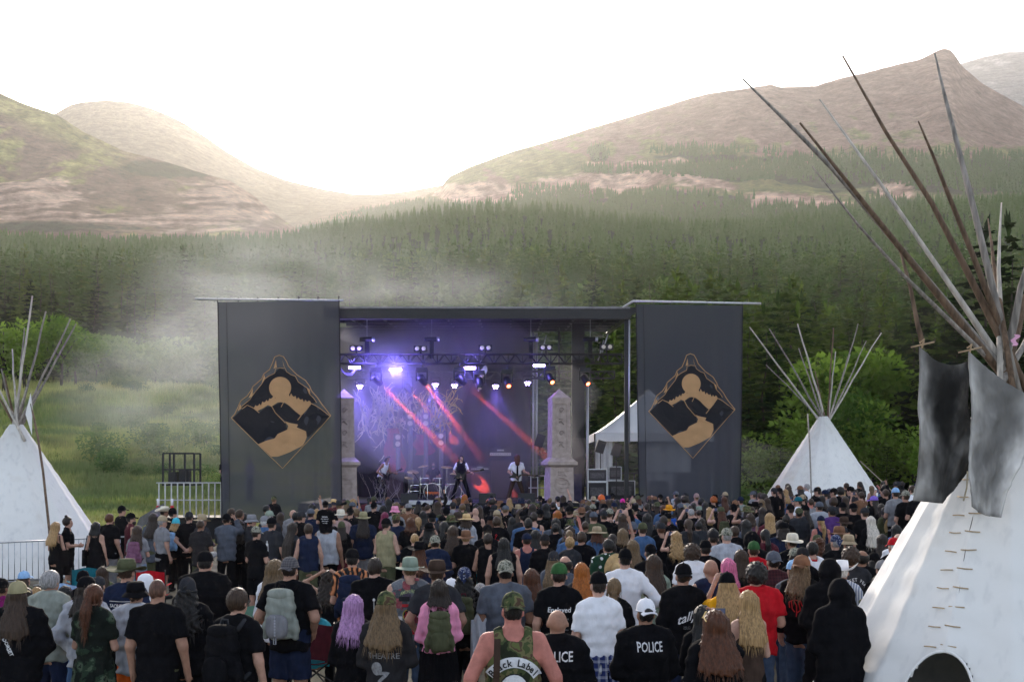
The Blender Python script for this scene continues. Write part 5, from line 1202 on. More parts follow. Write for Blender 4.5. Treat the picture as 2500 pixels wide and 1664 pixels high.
class Body:
    def __init__(s, b, pose):
        s.B = BUILD[b]; s.b = b; L, R, st, sit, lean = POSES[pose]; s.sit = sit; s.lean = lean; s.pose = pose
        B = s.B; s.arm = {}
        for sd, nm in ((-1, L), (1, R)):
            e, w = ARM[nm]; ext_ = B['sw'] - .182
            e = (sd * (e[0] + ext_), e[1], e[2]); w = (sd * (w[0] + ext_ * (0.8 if abs(w[0]) > .15 else 0)), w[1] + (.03 if s.b == 'b' else 0), w[2])
            s.arm[sd] = ((sd * (B['sw'] - .012), -.012, 1.425), e, w)
        s.leg = {}
        for sd in (-1, 1):
            if sit: s.leg[sd] = ((sd * .09, .0, .92), (sd * (.11 + st), .42, .94), (sd * (.11 + st), .44, .08 + sit), (sd * (.12 + st), .58, .03 + sit))
            else: s.leg[sd] = ((sd * .088, .0, .90), (sd * (.098 + st), .012, .49), (sd * (.104 + st * 1.8), -.018, .085), (sd * (.125 + st * 1.9), .13, .032))
    def warp(s, X, Y, Z):
        if s.sit: Z = Z + s.sit
        if s.lean: Y = Y - s.lean * np.maximum(Z - .95, 0)
        return X, Y, Z
    def unwarp(s, p):
        x, y, z = p
        if s.lean: y = y + s.lean * max(z - .95, 0)
        return (x, y, z - s.sit)
    def torso(s, X, Y, Z, g=0.0, straight=0.0, z0=.80):
        B = s.B; zz = np.clip(Z, .80, 1.49); ax = np.interp(zz, B['z'], B['ax']); ay = np.interp(zz, B['z'], B['ay'])
        if straight:
            mx = np.interp(zz, [.6, 1.25, 1.34, 1.49], [max(B['ax'][2:7]) * 1.0, max(B['ax'][4:7]), B['ax'][6], B['ax'][9]]); my = np.interp(zz, [.6, 1.25, 1.34, 1.49], [max(B['ay'][2:7])] * 2 + [B['ay'][6], B['ay'][9]])
            ax = ax + straight * np.maximum(mx - ax, 0); ay = ay + straight * np.maximum(my - ay, 0)
        ax = ax + g; ay = ay + g
        yc = np.interp(zz, [.8, 1.0, 1.25, 1.45, 1.49], [-.012, 0.0, .0, -.015, -.018])
        if s.b == 'b': yc = yc + np.interp(zz, [.85, 1.05, 1.3], [0, .035, 0])
        q = np.sqrt((X / ax) ** 2 + ((Y - yc) / ay) ** 2)
        return np.maximum((q - 1) * (ay * .55 + ax * .35), np.maximum(z0 - Z, Z - (1.50 + g)))
    def arms(s, X, Y, Z, f, g0, g1, k=0.03, upto=None):
        B = s.B
        for sd in (-1, 1):
            a, e, w = s.arm[sd]; (u0, u1), (v0, v1) = B['up'], B['fo']
            d = cap(X, Y, Z, a, e, u0 + g0, u1 + (g0 if upto is None else g1))
            if upto is not None:
                ex = [a[i] + (e[i] - a[i]) * upto for i in range(3)]; L = math.dist(a, e); n = [(e[i] - a[i]) / L for i in range(3)]
                d = np.maximum(d, (X - ex[0]) * n[0] + (Y - ex[1]) * n[1] + (Z - ex[2]) * n[2])
            else:
                d2 = cap(X, Y, Z, e, w, v0 + g1, v1 + g1)
                if g0 > 0:
                    L = math.dist(e, w); n = [(w[i] - e[i]) / L for i in range(3)]
                    d2 = np.maximum(d2, (X - w[0]) * n[0] + (Y - w[1]) * n[1] + (Z - w[2]) * n[2] + .01)
                d = smin(d, d2, .02)
            f = smin(f, d, k)
        return f
    def trap(s, X, Y, Z, f, g=0.0):
        for sd in (-1, 1): f = smin(f, cap(X, Y, Z, (0, -.02, 1.50), (sd * (s.B['sw'] - .02), -.015, 1.432), .046 + g, .052 + g), .03)
        return f
    def skin(s, X, Y, Z):
        lx, ly, lz = X, Y, Z
        X, Y, Z = s.warp(X, Y, Z); B = s.B
        f = s.torso(X, Y, Z); f = s.trap(X, Y, Z, f); f = s.arms(X, Y, Z, f, 0, 0)
        for sd in (-1, 1):
            a, e, w = s.arm[sd]
            d = [(w[i] - e[i]) for i in range(3)]; L = math.sqrt(sum(q * q for q in d)); d = [q / L for q in d]
            f = smin(f, cap(X, Y, Z, w, [w[i] + d[i] * .085 for i in range(3)], B['fo'][1], .034), .02)
            h, k, an, to = s.leg[sd]
            f = smin(f, cap(X, Y, Z, h, k, *B['th']), .04)
            f = smin(f, cap(X, Y, Z, k, an, *B['ca']), .02)
            f = smin(f, cap(X, Y, Z, (an[0], an[1] - .03, an[2] - .04), to, .042, .032), .03)
        f = smin(f, cap(X, Y, Z, (0, -.02, 1.45), (0, -.002, 1.57), .056 if s.b != 'b' else .068, .052 if s.b != 'b' else .064), .035)
        hd = ell(X, Y, Z, (0, -.008, 1.655), (.074, .096, .095))
        hd = smin(hd, ell(X, Y, Z, (0, .035, 1.59), (.055, .062, .068)), .04)
        hd = smin(hd, ell(X, Y, Z, (0, .098, 1.618), (.014, .02, .025)), .015)
        for sd in (-1, 1):
            hd = smin(hd, ell(X, Y, Z, (sd * .079, -.008, 1.625), (.012, .024, .032)), .008)
            hd = np.maximum(hd, -ell(X, Y, Z, (sd * .032, .097, 1.642), (.016, .014, .010)))
        return smin(f, hd, .02)
    def wr(s, X, Y, Z, a=.006):
        return a * (np.sin(34 * Z + 11 * X + 5 * Y + 2.0) * np.sin(17 * X - 13 * Z + 1.0) + .6 * np.sin(61 * Z - 23 * X) * np.sin(29 * X + 19 * Y + 9 * Z))
    def top(s, kind):
        def f(X, Y, Z):
            X, Y, Z = s.warp(X, Y, Z); hem, g, st = {'tee': (.81, .016, .85), 'longtee': (.74, .018, .95), 'long': (.84, .018, .8), 'sweater': (.86, .026, .8), 'hoodie': (.82, .030, .85), 'jacket': (.82, .026, .85), 'shirt': (.80, .022, .95), 'tank': (.83, .015, .6), 'vest': (.88, .026, .8), 'crop': (.99, .016, .4), 'cropped_hoodie': (.97, .028, .7), 'dress': (.50, .016, .2)}[kind]
            if s.sit: hem = max(hem, .84)
            t = s.torso(X, Y, np.maximum(Z, .86), g, st, -9)
            t = np.maximum(t, np.maximum(hem + .012 * np.sin(X * 21 + Y * 9) - Z, Z - 1.53))
            if kind == 'dress': t = np.maximum(t - .10 * np.clip((1.0 - Z) / .5, 0, 1) ** 1.0, hem - Z)
            if kind in ('tank', 'vest'):
                t = s.trap(X, Y, Z, t, g)
                w = s.B['sw'] * (.72 if kind == 'tank' else .98)
                arm = np.maximum(np.abs(X) - w, 1.22 - Z) if kind == 'tank' else np.abs(X) - (s.B['sw'] + .005 + .5 * np.maximum(1.3 - Z, 0))
                t = np.maximum(t, np.where(Z > 1.22, np.abs(X) - (w + .09 * np.clip((1.34 - Z) / .12, 0, 1)), -1)) if kind == 'tank' else np.maximum(t, arm)
                t = np.maximum(t, -ell(X, Y, Z, (0, .02, 1.53), (.095 if kind == 'tank' else .07, .2, .13 if kind == 'tank' else .05)))
            else:
                t = s.trap(X, Y, Z, t, g)
                if kind in ('tee', 'longtee', 'shirt', 'crop', 'dress'): t = s.arms(X, Y, Z, t, g + .004, .030, .03, .74)
                else: t = s.arms(X, Y, Z, t, g - .004, g - .004, .035)
                t = np.maximum(t, -cap(X, Y, Z, (0, .0, 1.515), (0, .03, 1.60), .066, .075))
            if 'hoodie' in kind: t = smin(t, ell(X, Y, Z, (0, -.085, 1.45), (.12, .045, .085)), .03)
            if kind in ('shirt', 'jacket'): t = smin(t, np.maximum(cap(X, Y, Z, (0, -.03, 1.49), (0, -.02, 1.525), .072, .072), -cap(X, Y, Z, (0, -.02, 1.45), (0, -.0, 1.60), .058, .062)), .01)
            return t + s.wr(X, Y, Z, {'hoodie': .012, 'jacket': .010, 'tank': .005}.get(kind, .009))
        return f
    def cloak(s, X, Y, Z):
        t = np.clip((1.45 - Z) / 1.4, 0, 1)
        ax, ay = .20 + .11 * t, .13 + .12 * t
        q = np.sqrt((X / ax) ** 2 + ((Y + .0) / ay) ** 2)
        f = np.maximum((q - 1) * .14, np.maximum(.05 - Z, Z - 1.48))
        f = s.trap(X, Y, Z, f, .03); f = s.arms(X, Y, Z, f, .03, .035, .05)
        hood = ell(X, Y, Z, (0, -.015, 1.645), (.118, .14, .150)); hood = np.maximum(hood, -ell(X, Y, Z, (0, .12, 1.63), (.075, .13, .11)))
        f = smin(f, hood, .06)
        return f + .012 * np.sin(np.arctan2(X, Y) * 9 + Z * 2) * np.clip(1.3 - Z, 0, 1) + s.wr(X, Y, Z, .006)
    def bottom(s, kind):
        def f(X, Y, Z):
            X, Y, Z = s.warp(X, Y, Z); B = s.B
            if kind == 'skirt':
                t = np.clip((1.02 - Z) / .5, 0, 1); ax, ay = B['ax'][2] + .015 + .06 * t, B['ay'][2] + .015 + .06 * t
                q = np.sqrt((X / ax) ** 2 + (Y / ay) ** 2)
                return np.maximum((q - 1) * .13, np.maximum(.56 - Z, Z - 1.02)) + .008 * np.sin(np.arctan2(X, Y) * 14)
            if kind == 'longskirt':
                t = np.clip((1.02 - Z) / .9, 0, 1); ax, ay = B['ax'][2] + .015 + .10 * t, B['ay'][2] + .015 + .12 * t
                q = np.sqrt((X / ax) ** 2 + (Y / ay) ** 2)
                return np.maximum((q - 1) * .13, np.maximum(.12 - Z, Z - 1.02)) + .012 * np.sin(np.arctan2(X, Y) * 11)
            g = {'pants': .016, 'leggings': .006, 'shorts': .026, 'baggy': .03}[kind]
            t = np.maximum(s.torso(X, Y, np.maximum(Z, .86), g * .8, .2, -9), np.maximum(.84 - Z, Z - 1.06))
            for sd in (-1, 1):
                h, k, an, to = s.leg[sd]; flare = .028 if kind == 'shorts' else .0
                d = cap(X, Y, Z, h, k, B['th'][0] + g * .6, B['th'][1] + g + flare)
                if kind == 'shorts':
                    n = [k[i] - h[i] for i in range(3)]; L = math.sqrt(sum(q * q for q in n))
                    d = np.maximum(d, sum((q - (h[i] + n[i] * .93)) * n[i] / L for i, q in enumerate((X, Y, Z))))
                else: d = smin(d, np.maximum(cap(X, Y, Z, k, an, B['ca'][0] + g, B['ca'][1] + g + (.016 if kind != 'leggings' else .002)), (.055 if not s.sit else .055 + s.sit) - Z), .02)
                t = smin(t, d, .035)
            return t + s.wr(X, Y, Z, .005 if kind != 'leggings' else .001)
        return f
    def shoes(s, X, Y, Z):
        X, Y, Z = s.warp(X, Y, Z); t = 9
        for sd in (-1, 1):
            h, k, an, to = s.leg[sd]; base = s.sit
            d = smin(cap(X, Y, Z, (an[0], an[1] - .035, an[2] - .04), (to[0], to[1], to[2] + .01), .05, .042), cap(X, Y, Z, an, (an[0], an[1], an[2] + .05), .05, .05), .03)
            t = np.minimum(t, np.maximum(d, base + .003 - Z))
        return t
    def hair(s, style):
        hg = .5 if style.endswith('_h') else 1; style = style.replace('_h', '')
        def f(X, Y, Z):
            X, Y, Z = s.warp(X, Y, Z)
            phi = np.arctan2(X, -(Y + .015)); fine = .003 * np.sin(phi * 23 + 2.5 * np.sin(Z * 9)) + .002 * np.sin(phi * 51 + 2 * np.sin(Z * 7 + 1))
            def shell(g, low=1.585, back=.045):
                if hg < 1: g = .004
                e = ell(X, Y, Z, (0, -.012, 1.658), (.074 + g, .095 + g, .094 + g))
                face = Y - back - np.maximum(Z - 1.69, 0) * 1.6
                return np.maximum(e, np.maximum(face, low - Z + .012 * np.sin(X * 60)))
            if style == 'buzz': return shell(.005, 1.59, .05)
            if style == 'short': return shell(.015, 1.575) + fine + .0025 * np.sin(X * 43 + Z * 31) * np.sin(Y * 37)
            if style == 'ring': return np.maximum(shell(.012, 1.58), Z - 1.685 - np.abs(X) * .2)
            if style == 'curly': return shell(.042, 1.56, .05) + .014 * np.sin(X * 75) * np.sin(Y * 71 + 1) * np.sin(Z * 73)
            if style == 'spiky':
                return shell(.05, 1.58, .06) + .028 * np.sin(X * 85 + 1) * np.sin(Y * 81) * np.sin(Z * 66) + .01
            zb = {'bob': 1.47, 'long': 1.24, 'verylong': 1.08, 'mid': 1.36, 'curlylong': 1.24, 'wide': 1.27}.get(style)
            if zb:
                rag = .018 * np.sin(X * 47 + 1) * np.sin(X * 19) + .008 * np.sin(X * 130) + 1.6 * X * X; k = (1.66 - Z).clip(0, 1)
                w = {'wide': .27, 'curlylong': .26, 'verylong': .20, 'bob': .28}.get(style, .17)
                ax = .094 + w * k - (.35 if style != 'wide' else .25) * np.maximum(k - .28, 0) * w * 1.6; ay = .062 + .03 * k; yc = -.045 - .36 * np.clip(k - .06, 0, .27)
                q = np.sqrt((X / ax) ** 2 + ((Y - yc) / ay) ** 2)
                d = np.maximum((q - 1) * .07, np.maximum(zb + rag - Z, Z - (1.70 if hg == 1 else 1.655))); d = np.maximum(d, Y - .045 + .10 * np.clip((1.56 - Z) * 8, 0, 1))
                t = smin(shell(.022, 1.50, .04), d, .03)
                if style == 'curlylong': return t + .013 * np.sin(X * 66 + 3 * np.sin(Z * 20)) * np.sin(Z * 58) + fine
                return t + fine * 1.3 + .003 * np.sin(phi * 11 + 3 * np.sin(Z * 6 + 1))
            t = shell(.014, 1.57) + fine
            if style == 'bun': t = smin(t, ell(X, Y, Z, (0, -.115, 1.66), (.046, .04, .046)), .015) + .004 * np.sin(X * 90) * np.sin(Z * 90)
            if style == 'topknot': t = smin(t, ell(X, Y, Z, (0, -.04, 1.775), (.034, .034, .034)), .012)
            if style == 'ponytail': t = smin(t, np.minimum(cap(X, Y, Z, (0, -.115, 1.63), (0, -.165, 1.50), .036, .05), cap(X, Y, Z, (0, -.165, 1.50), (.0, -.165, 1.27), .05, .016)) + fine * 1.6, .02)
            if style == 'highpony': t = smin(t, np.minimum(cap(X, Y, Z, (0, -.10, 1.71), (.01, -.17, 1.63), .028, .04), cap(X, Y, Z, (.01, -.17, 1.63), (.03, -.155, 1.38), .04, .012)) + fine * 1.6, .02)
            if style == 'braid': t = smin(t, cap(X, Y, Z, (0, -.11, 1.60), (.0, -.155, 1.32), .034, .02) + .008 * np.sin(Z * 120), .02)
            return t
        return f
    def beard(s, X, Y, Z):
        X, Y, Z = s.warp(X, Y, Z)
        return np.maximum(ell(X, Y, Z, (0, .045, 1.572), (.068, .072, .078)), np.maximum(Z - 1.60, -(Y - .0)))

PV = {}
def geo(kind, b, pose, sub, lod):
    """Cached arrays of one body part: (vertices, quads)."""
    k = (kind, b, pose if kind not in ('pack',) else '', sub, lod)
    if k in PV: return PV[k]
    s = Body(b, pose); vox = (.019, .027, .036)[lod]
    dx = .75 if POSES[pose][0] in ('hips', 'head', 'guitar_neck', 'wide') else .52
    lo, hi = [-dx, -.45, -.03], [dx, .62, 2.0]
    if POSES[pose][1] != 'raise': hi[2] = 1.86
    if s.lean > .2: hi[1] = 1.0
    if not s.sit and s.lean <= .2 and pose not in ('phone', 'phoneone'): hi[1] = .32
    if s.lean < 0: lo[1] = -.6
    lo[2] = -.04
    if kind == 'skin': fn = s.skin
    elif kind == 'top': fn = s.cloak if sub == 'cloak' else s.top(sub); lo[2] = -.04 if sub in ('cloak', 'dress') else .66 - s.sit; hi[2] = 1.9 - s.sit * .5
    elif kind == 'bottom': fn = s.bottom(sub); hi[2] = 1.08 - s.sit
    elif kind == 'shoes': fn = s.shoes; hi[2] = .25
    elif kind in ('hair', 'beard'):
        fn = s.hair(sub) if kind == 'hair' else s.beard; vox = (.0105, .016, .024)[lod]
        zl = {'verylong': 1.0, 'long': 1.14, 'wide': 1.16, 'curlylong': 1.14, 'mid': 1.26, 'ponytail': 1.22, 'highpony': 1.3, 'braid': 1.26, 'bob': 1.36}.get(sub.replace('_h', ''), 1.48)
        ly = s.lean * .72
        lo, hi = [-.30, -.34 + min(0, ly), zl - s.sit - .04], [.30, .16 + max(0, ly), 1.86 - s.sit]
    V, F = surfnet(fn, lo, hi, vox)
    if kind == 'skin' and lod < 2 and pose != 'cloak':
        Vh, Fh = hands_np(s)
        F = np.concatenate([F, Fh + len(V)]); V = np.concatenate([V, Vh])
    if kind == 'hair' and lod < 2 and sub.split('_')[0] not in ('buzz', 'ring'):
        rs = np.random.RandomState(len(V)); longh = zl < 1.45; zc = 1.66 - s.sit
        pick = np.flatnonzero((V[:, 2] < (zc - .02 if longh else zc + .2)) & (V[:, 1] < .02 + s.lean)); n = (260, 120)[lod] if longh else (110, 50)[lod]
        if len(pick):
            i = rs.choice(pick, n); A = V[i]; c0 = np.array([0, -.03 + s.lean * .7, 0]); out = (A - c0) * np.array([1, 1, 0]); out /= np.maximum(np.linalg.norm(out, axis=1)[:, None], 1e-3)
            if longh: D = np.array([0, 0, -1.0]) + out * rs.uniform(.02, .28, (n, 1)) + rs.normal(0, .10, (n, 3)); Ln = rs.uniform(.06, .15, n)
            else: D = out + np.array([0, 0, -.3]) + rs.normal(0, .6, (n, 3)); Ln = rs.uniform(.015, .045, n)
            D /= np.linalg.norm(D, axis=1)[:, None]
            Vk, Fk = kites(A - D * .02, D, out + rs.normal(0, .3, (n, 3)), Ln, rs.uniform(.004, .009, n))
            F = np.concatenate([F, Fk + len(V)]); V = np.concatenate([V, Vk.astype(np.float32)])
    PV[k] = (V, F)
    return PV[k]

HAND = {}
def hands_np(s):
    """Both hands with palm, four curled fingers and a thumb, rooted inside the wrist."""
    if 'h' not in HAND:
        def f(X, Y, Z):   # fingers point to -Z, back of the hand to +X side, thumb towards +Y
            t = ell(X, Y, Z, (0, 0, -.045), (.017, .042, .052))
            t = smin(t, cap(X, Y, Z, (0, 0, .03), (0, 0, -.02), .026, .024), .02)
            for i, (y, L) in enumerate(((.030, .070), (.010, .080), (-.010, .074), (-.029, .058))):
                p0 = (.0, y * .9, -.08); p1 = (-.008, y, -.08 - L * .5); p2 = (-.030, y, -.08 - L * .92)
                t = smin(t, np.minimum(cap(X, Y, Z, p0, p1, .0095, .0088), cap(X, Y, Z, p1, p2, .0088, .007)), .006)
            t = smin(t, np.minimum(cap(X, Y, Z, (-.004, .035, -.03), (-.02, .058, -.065), .0125, .0105), cap(X, Y, Z, (-.02, .058, -.065), (-.028, .056, -.095), .0105, .008)), .01)
            return t
        HAND['h'] = surfnet(f, [-.06, -.06, -.175], [.05, .085, .075], .0082)
    V0, F0 = HAND['h']; Vs, Fs, n = [], [], 0
    for sd in (-1, 1):
        a, e, w = s.arm[sd]
        d = Vector([w[i] - e[i] for i in range(3)]).normalized()
        z = -d; x = Vector((sd, 0.2, 0)); x = (x - z * x.dot(z)).normalized(); y = z.cross(x)
        V = V0.copy()
        if sd < 0: V[:, 1] *= -1
        M = np.array([[x[i], y[i], z[i]] for i in range(3)])
        if sd > 0 and (M @ np.array([0, 1, 0]))[1] < 0: V[:, 1] *= -1
        if sd < 0 and (M @ np.array([0, -1, 0]))[1] < 0: V[:, 1] *= -1
        g = 1.12 if s.b == 'b' else 1.0 if s.b == 'm' else .9
        W = (V * g) @ M.T + np.array(w)
        if s.lean: W[:, 1] += s.lean * np.maximum(W[:, 2] - .95, 0)
        W[:, 2] -= s.sit
        flip = (V[0, 1] != V0[0, 1])
        Vs.append(W); Fs.append((F0[:, ::-1] if flip else F0) + n); n += len(V0)
    return np.concatenate(Vs).astype(np.float32), np.concatenate(Fs)

# hats are lathed in head space (origin at the head's centre, z up, face to +y)
def hat_mesh(kind):
    m = MB()
    def brim(r0, r1, z0, curl, sag=0.0, n=28, th=.006):
        def fn(u, v, top):
            a = u * 2 * math.pi; r = r0 + (r1 - r0) * v; c = math.cos(a)
            return (math.cos(a) * r * .92, math.sin(a) * r * 1.08, z0 + curl * (abs(c) ** 2) * v * v - sag * v + (th if top else 0) + .004 * math.sin(3 * a + 1) * v)
        m.grid(lambda u, v: fn(u, v, True), n, 3); m.grid(lambda u, v: fn(1 - u, v, False), n, 3)
        m.grid(lambda u, v: (fn(u, 1, v > .5)), n, 1)
    dome = lambda r, h, z0, k=2.2, n=7: [(r * (1 - (i / n) ** k) ** (1 / k), z0 + h * i / n) for i in range(n + 1)]
    if kind in ('cap', 'capback'):
        m.lathe(dome(.092, .108, .005), 20, sx=.93, sy=1.12)
        m.tube([(math.cos(a) * .092 * .95, math.sin(a) * .092 * 1.14, .008) for a in np.linspace(0, 2 * math.pi, 21)], .006, 4, False)
        m.tube([(0, 0, .112), (0, 0, .118)], .008, 6)
        sg = 1 if kind == 'cap' else -1
        def bill(u, v, t):
            x = (u - .5) * 2; return (x * .076 * (1 - .12 * v), sg * (.088 + (.085 * v) * (1 - .35 * x * x)), .012 - .022 * x * x - .012 * v + t)
        m.grid(lambda u, v: bill(u, v, .004) if sg > 0 else bill(1 - u, v, .004), 10, 4); m.grid(lambda u, v: bill(1 - u, v, -.001) if sg > 0 else bill(u, v, -.001), 10, 4)
    elif kind == 'beanie':
        m.lathe([(.086, -.03)] + dome(.088, .135, -.015, 2.3), 18, sx=.95, sy=1.12); m.tube([(math.cos(a) * .087 * .95, math.sin(a) * .087 * 1.13, -.012) for a in np.linspace(0, 2 * math.pi, 21)], .011, 5, False)
    elif kind == 'bandana':
        m.lathe([(.084, -.0)] + dome(.086, .105, .005, 2.2), 18, sx=.95, sy=1.12)
        m.grid(lambda u, v: ((u - .5) * .15 * (1 - v), -.10 - .012 * math.cos((u - .5) * 3), .03 - .11 * v), 4, 5); m.grid(lambda u, v: ((.5 - u) * .15 * (1 - v), -.094 - .012 * math.cos((u - .5) * 3), .03 - .11 * v), 4, 5)
    elif kind == 'bucket':
        m.lathe([(.094, .0), (.09, .05), (.082, .09), (.06, .102), (0, .104)], 20, sx=.95, sy=1.12); brim(.092, .142, .004, .0, .045)
    elif kind == 'boonie':
        m.lathe([(.094, .0), (.09, .06), (.078, .10), (.05, .112), (0, .112)], 20, sx=.95, sy=1.12); brim(.092, .172, .004, .025, .03)
    elif kind == 'wide':
        m.lathe([(.094, .0), (.09, .07), (.075, .112), (.04, .118), (0, .116)], 20, sx=.95, sy=1.12); brim(.092, .2, .006, .05, .02)
    elif kind == 'straw':
        m.lathe([(.094, .0), (.09, .06), (.076, .098), (.04, .108), (0, .108)], 20, sx=.95, sy=1.12); brim(.092, .205, .006, .012, .03)
    elif kind == 'cowboy':
        m.lathe([(.094, .0), (.088, .07), (.078, .118), (.05, .122), (0, .108)], 20, sx=.88, sy=1.15); brim(.092, .205, .004, .085, .005)
    elif kind == 'hood':
        m.lathe([(.10, -.12), (.112, -.05), (.115, .03), (.098, .10), (.055, .135), (0, .145)], 18, sx=.98, sy=1.12)
    return m
HATS = {}
HAT_ADD = {'cap': .015, 'capback': .015, 'beanie': .025, 'bandana': .01, 'bucket': .01, 'boonie': .018, 'wide': .03, 'straw': .02, 'cowboy': .035, 'hood': .05}
def hat_geo(kind):
    if kind not in HATS:
        mb = hat_mesh(kind); HATS[kind] = (np.concatenate(mb.v), mb.f)
    return HATS[kind]

CLOTH = {'black': (.0065, .0065, .008), 'faded': (.022, .021, .023), 'charcoal': (.03, .031, .036), 'navy': (.014, .02, .045), 'slate': (.085, .095, .12), 'grey': (.2, .2, .215), 'lightgrey': (.36, .37, .41), 'white': (.74, .74, .78), 'cream': (.62, .57, .47), 'tan': (.33, .26, .17), 'khaki': (.27, .24, .14), 'olive': (.07, .075, .04), 'sage': (.21, .26, .21), 'green': (.03, .09, .03), 'teal': (.01, .12, .16), 'turquoise': (.05, .42, .55), 'blue': (.03, .10, .42), 'lightblue': (.25, .42, .66), 'denim': (.055, .11, .22), 'jeans': (.05, .075, .13), 'lightjeans': (.19, .25, .33), 'maroon': (.085, .015, .025), 'red': (.42, .008, .016), 'pink': (.72, .27, .42), 'purple': (.075, .03, .14), 'violet': (.22, .13, .55), 'mauve': (.16, .07, .12), 'mustard': (.62, .26, .012), 'yellow': (.7, .32, .01), 'brown': (.17, .085, .05), 'darkbrown': (.05, .032, .025), 'orange': (.8, .14, .02), 'straw': (.55, .38, .19), 'dusty': (.32, .21, .2), 'hotpink': (.75, .04, .3), 'magenta': (.16, .012, .09), 'stone': (.23, .25, .22)}
CNAME = {'faded': 'washed black', 'lightgrey': 'light grey', 'lightblue': 'light blue', 'lightjeans': 'light blue', 'jeans': 'blue', 'denim': 'denim blue', 'straw': 'straw', 'dusty': 'dusty pink', 'darkbrown': 'dark brown', 'stone': 'greenish grey', 'camo': 'camouflage', 'camogrey': 'grey camouflage', 'plaid': 'plaid', 'plaidblue': 'blue plaid', 'plaidred': 'dark red plaid', 'fern': 'dark fern print', 'tiger': 'tiger striped', 'floral': 'white flowered green', 'paisley': 'navy paisley', 'patches': 'patched grey denim', 'stripes': 'striped', 'hotpink': 'bright pink', 'snake': 'black'}
HAIRC = {'black': (.008, .007, .007), 'dark': (.018, .011, .008), 'brown': (.034, .018, .010), 'auburn': (.07, .022, .008), 'red': (.32, .075, .012), 'ginger': (.32, .095, .013), 'blond': (.33, .20, .085), 'dirty': (.125, .078, .038), 'platinum': (.55, .49, .42), 'grey': (.26, .25, .25), 'white': (.5, .5, .5), 'purple': (.36, .19, .38), 'pink': (.6, .15, .28), 'burgundy': (.16, .01, .05), 'orange': (.9, .13, .02), 'green': (.1, .13, .06), 'buzzbrown': (.085, .04, .026)}
HNAME = {'dark': 'dark brown', 'dirty': 'dark blond', 'buzzbrown': 'reddish brown', 'ginger': 'orange'}
SKIN = [(.40, .225, .165), (.33, .18, .125), (.47, .275, .21), (.25, .13, .085), (.44, .165, .13)]

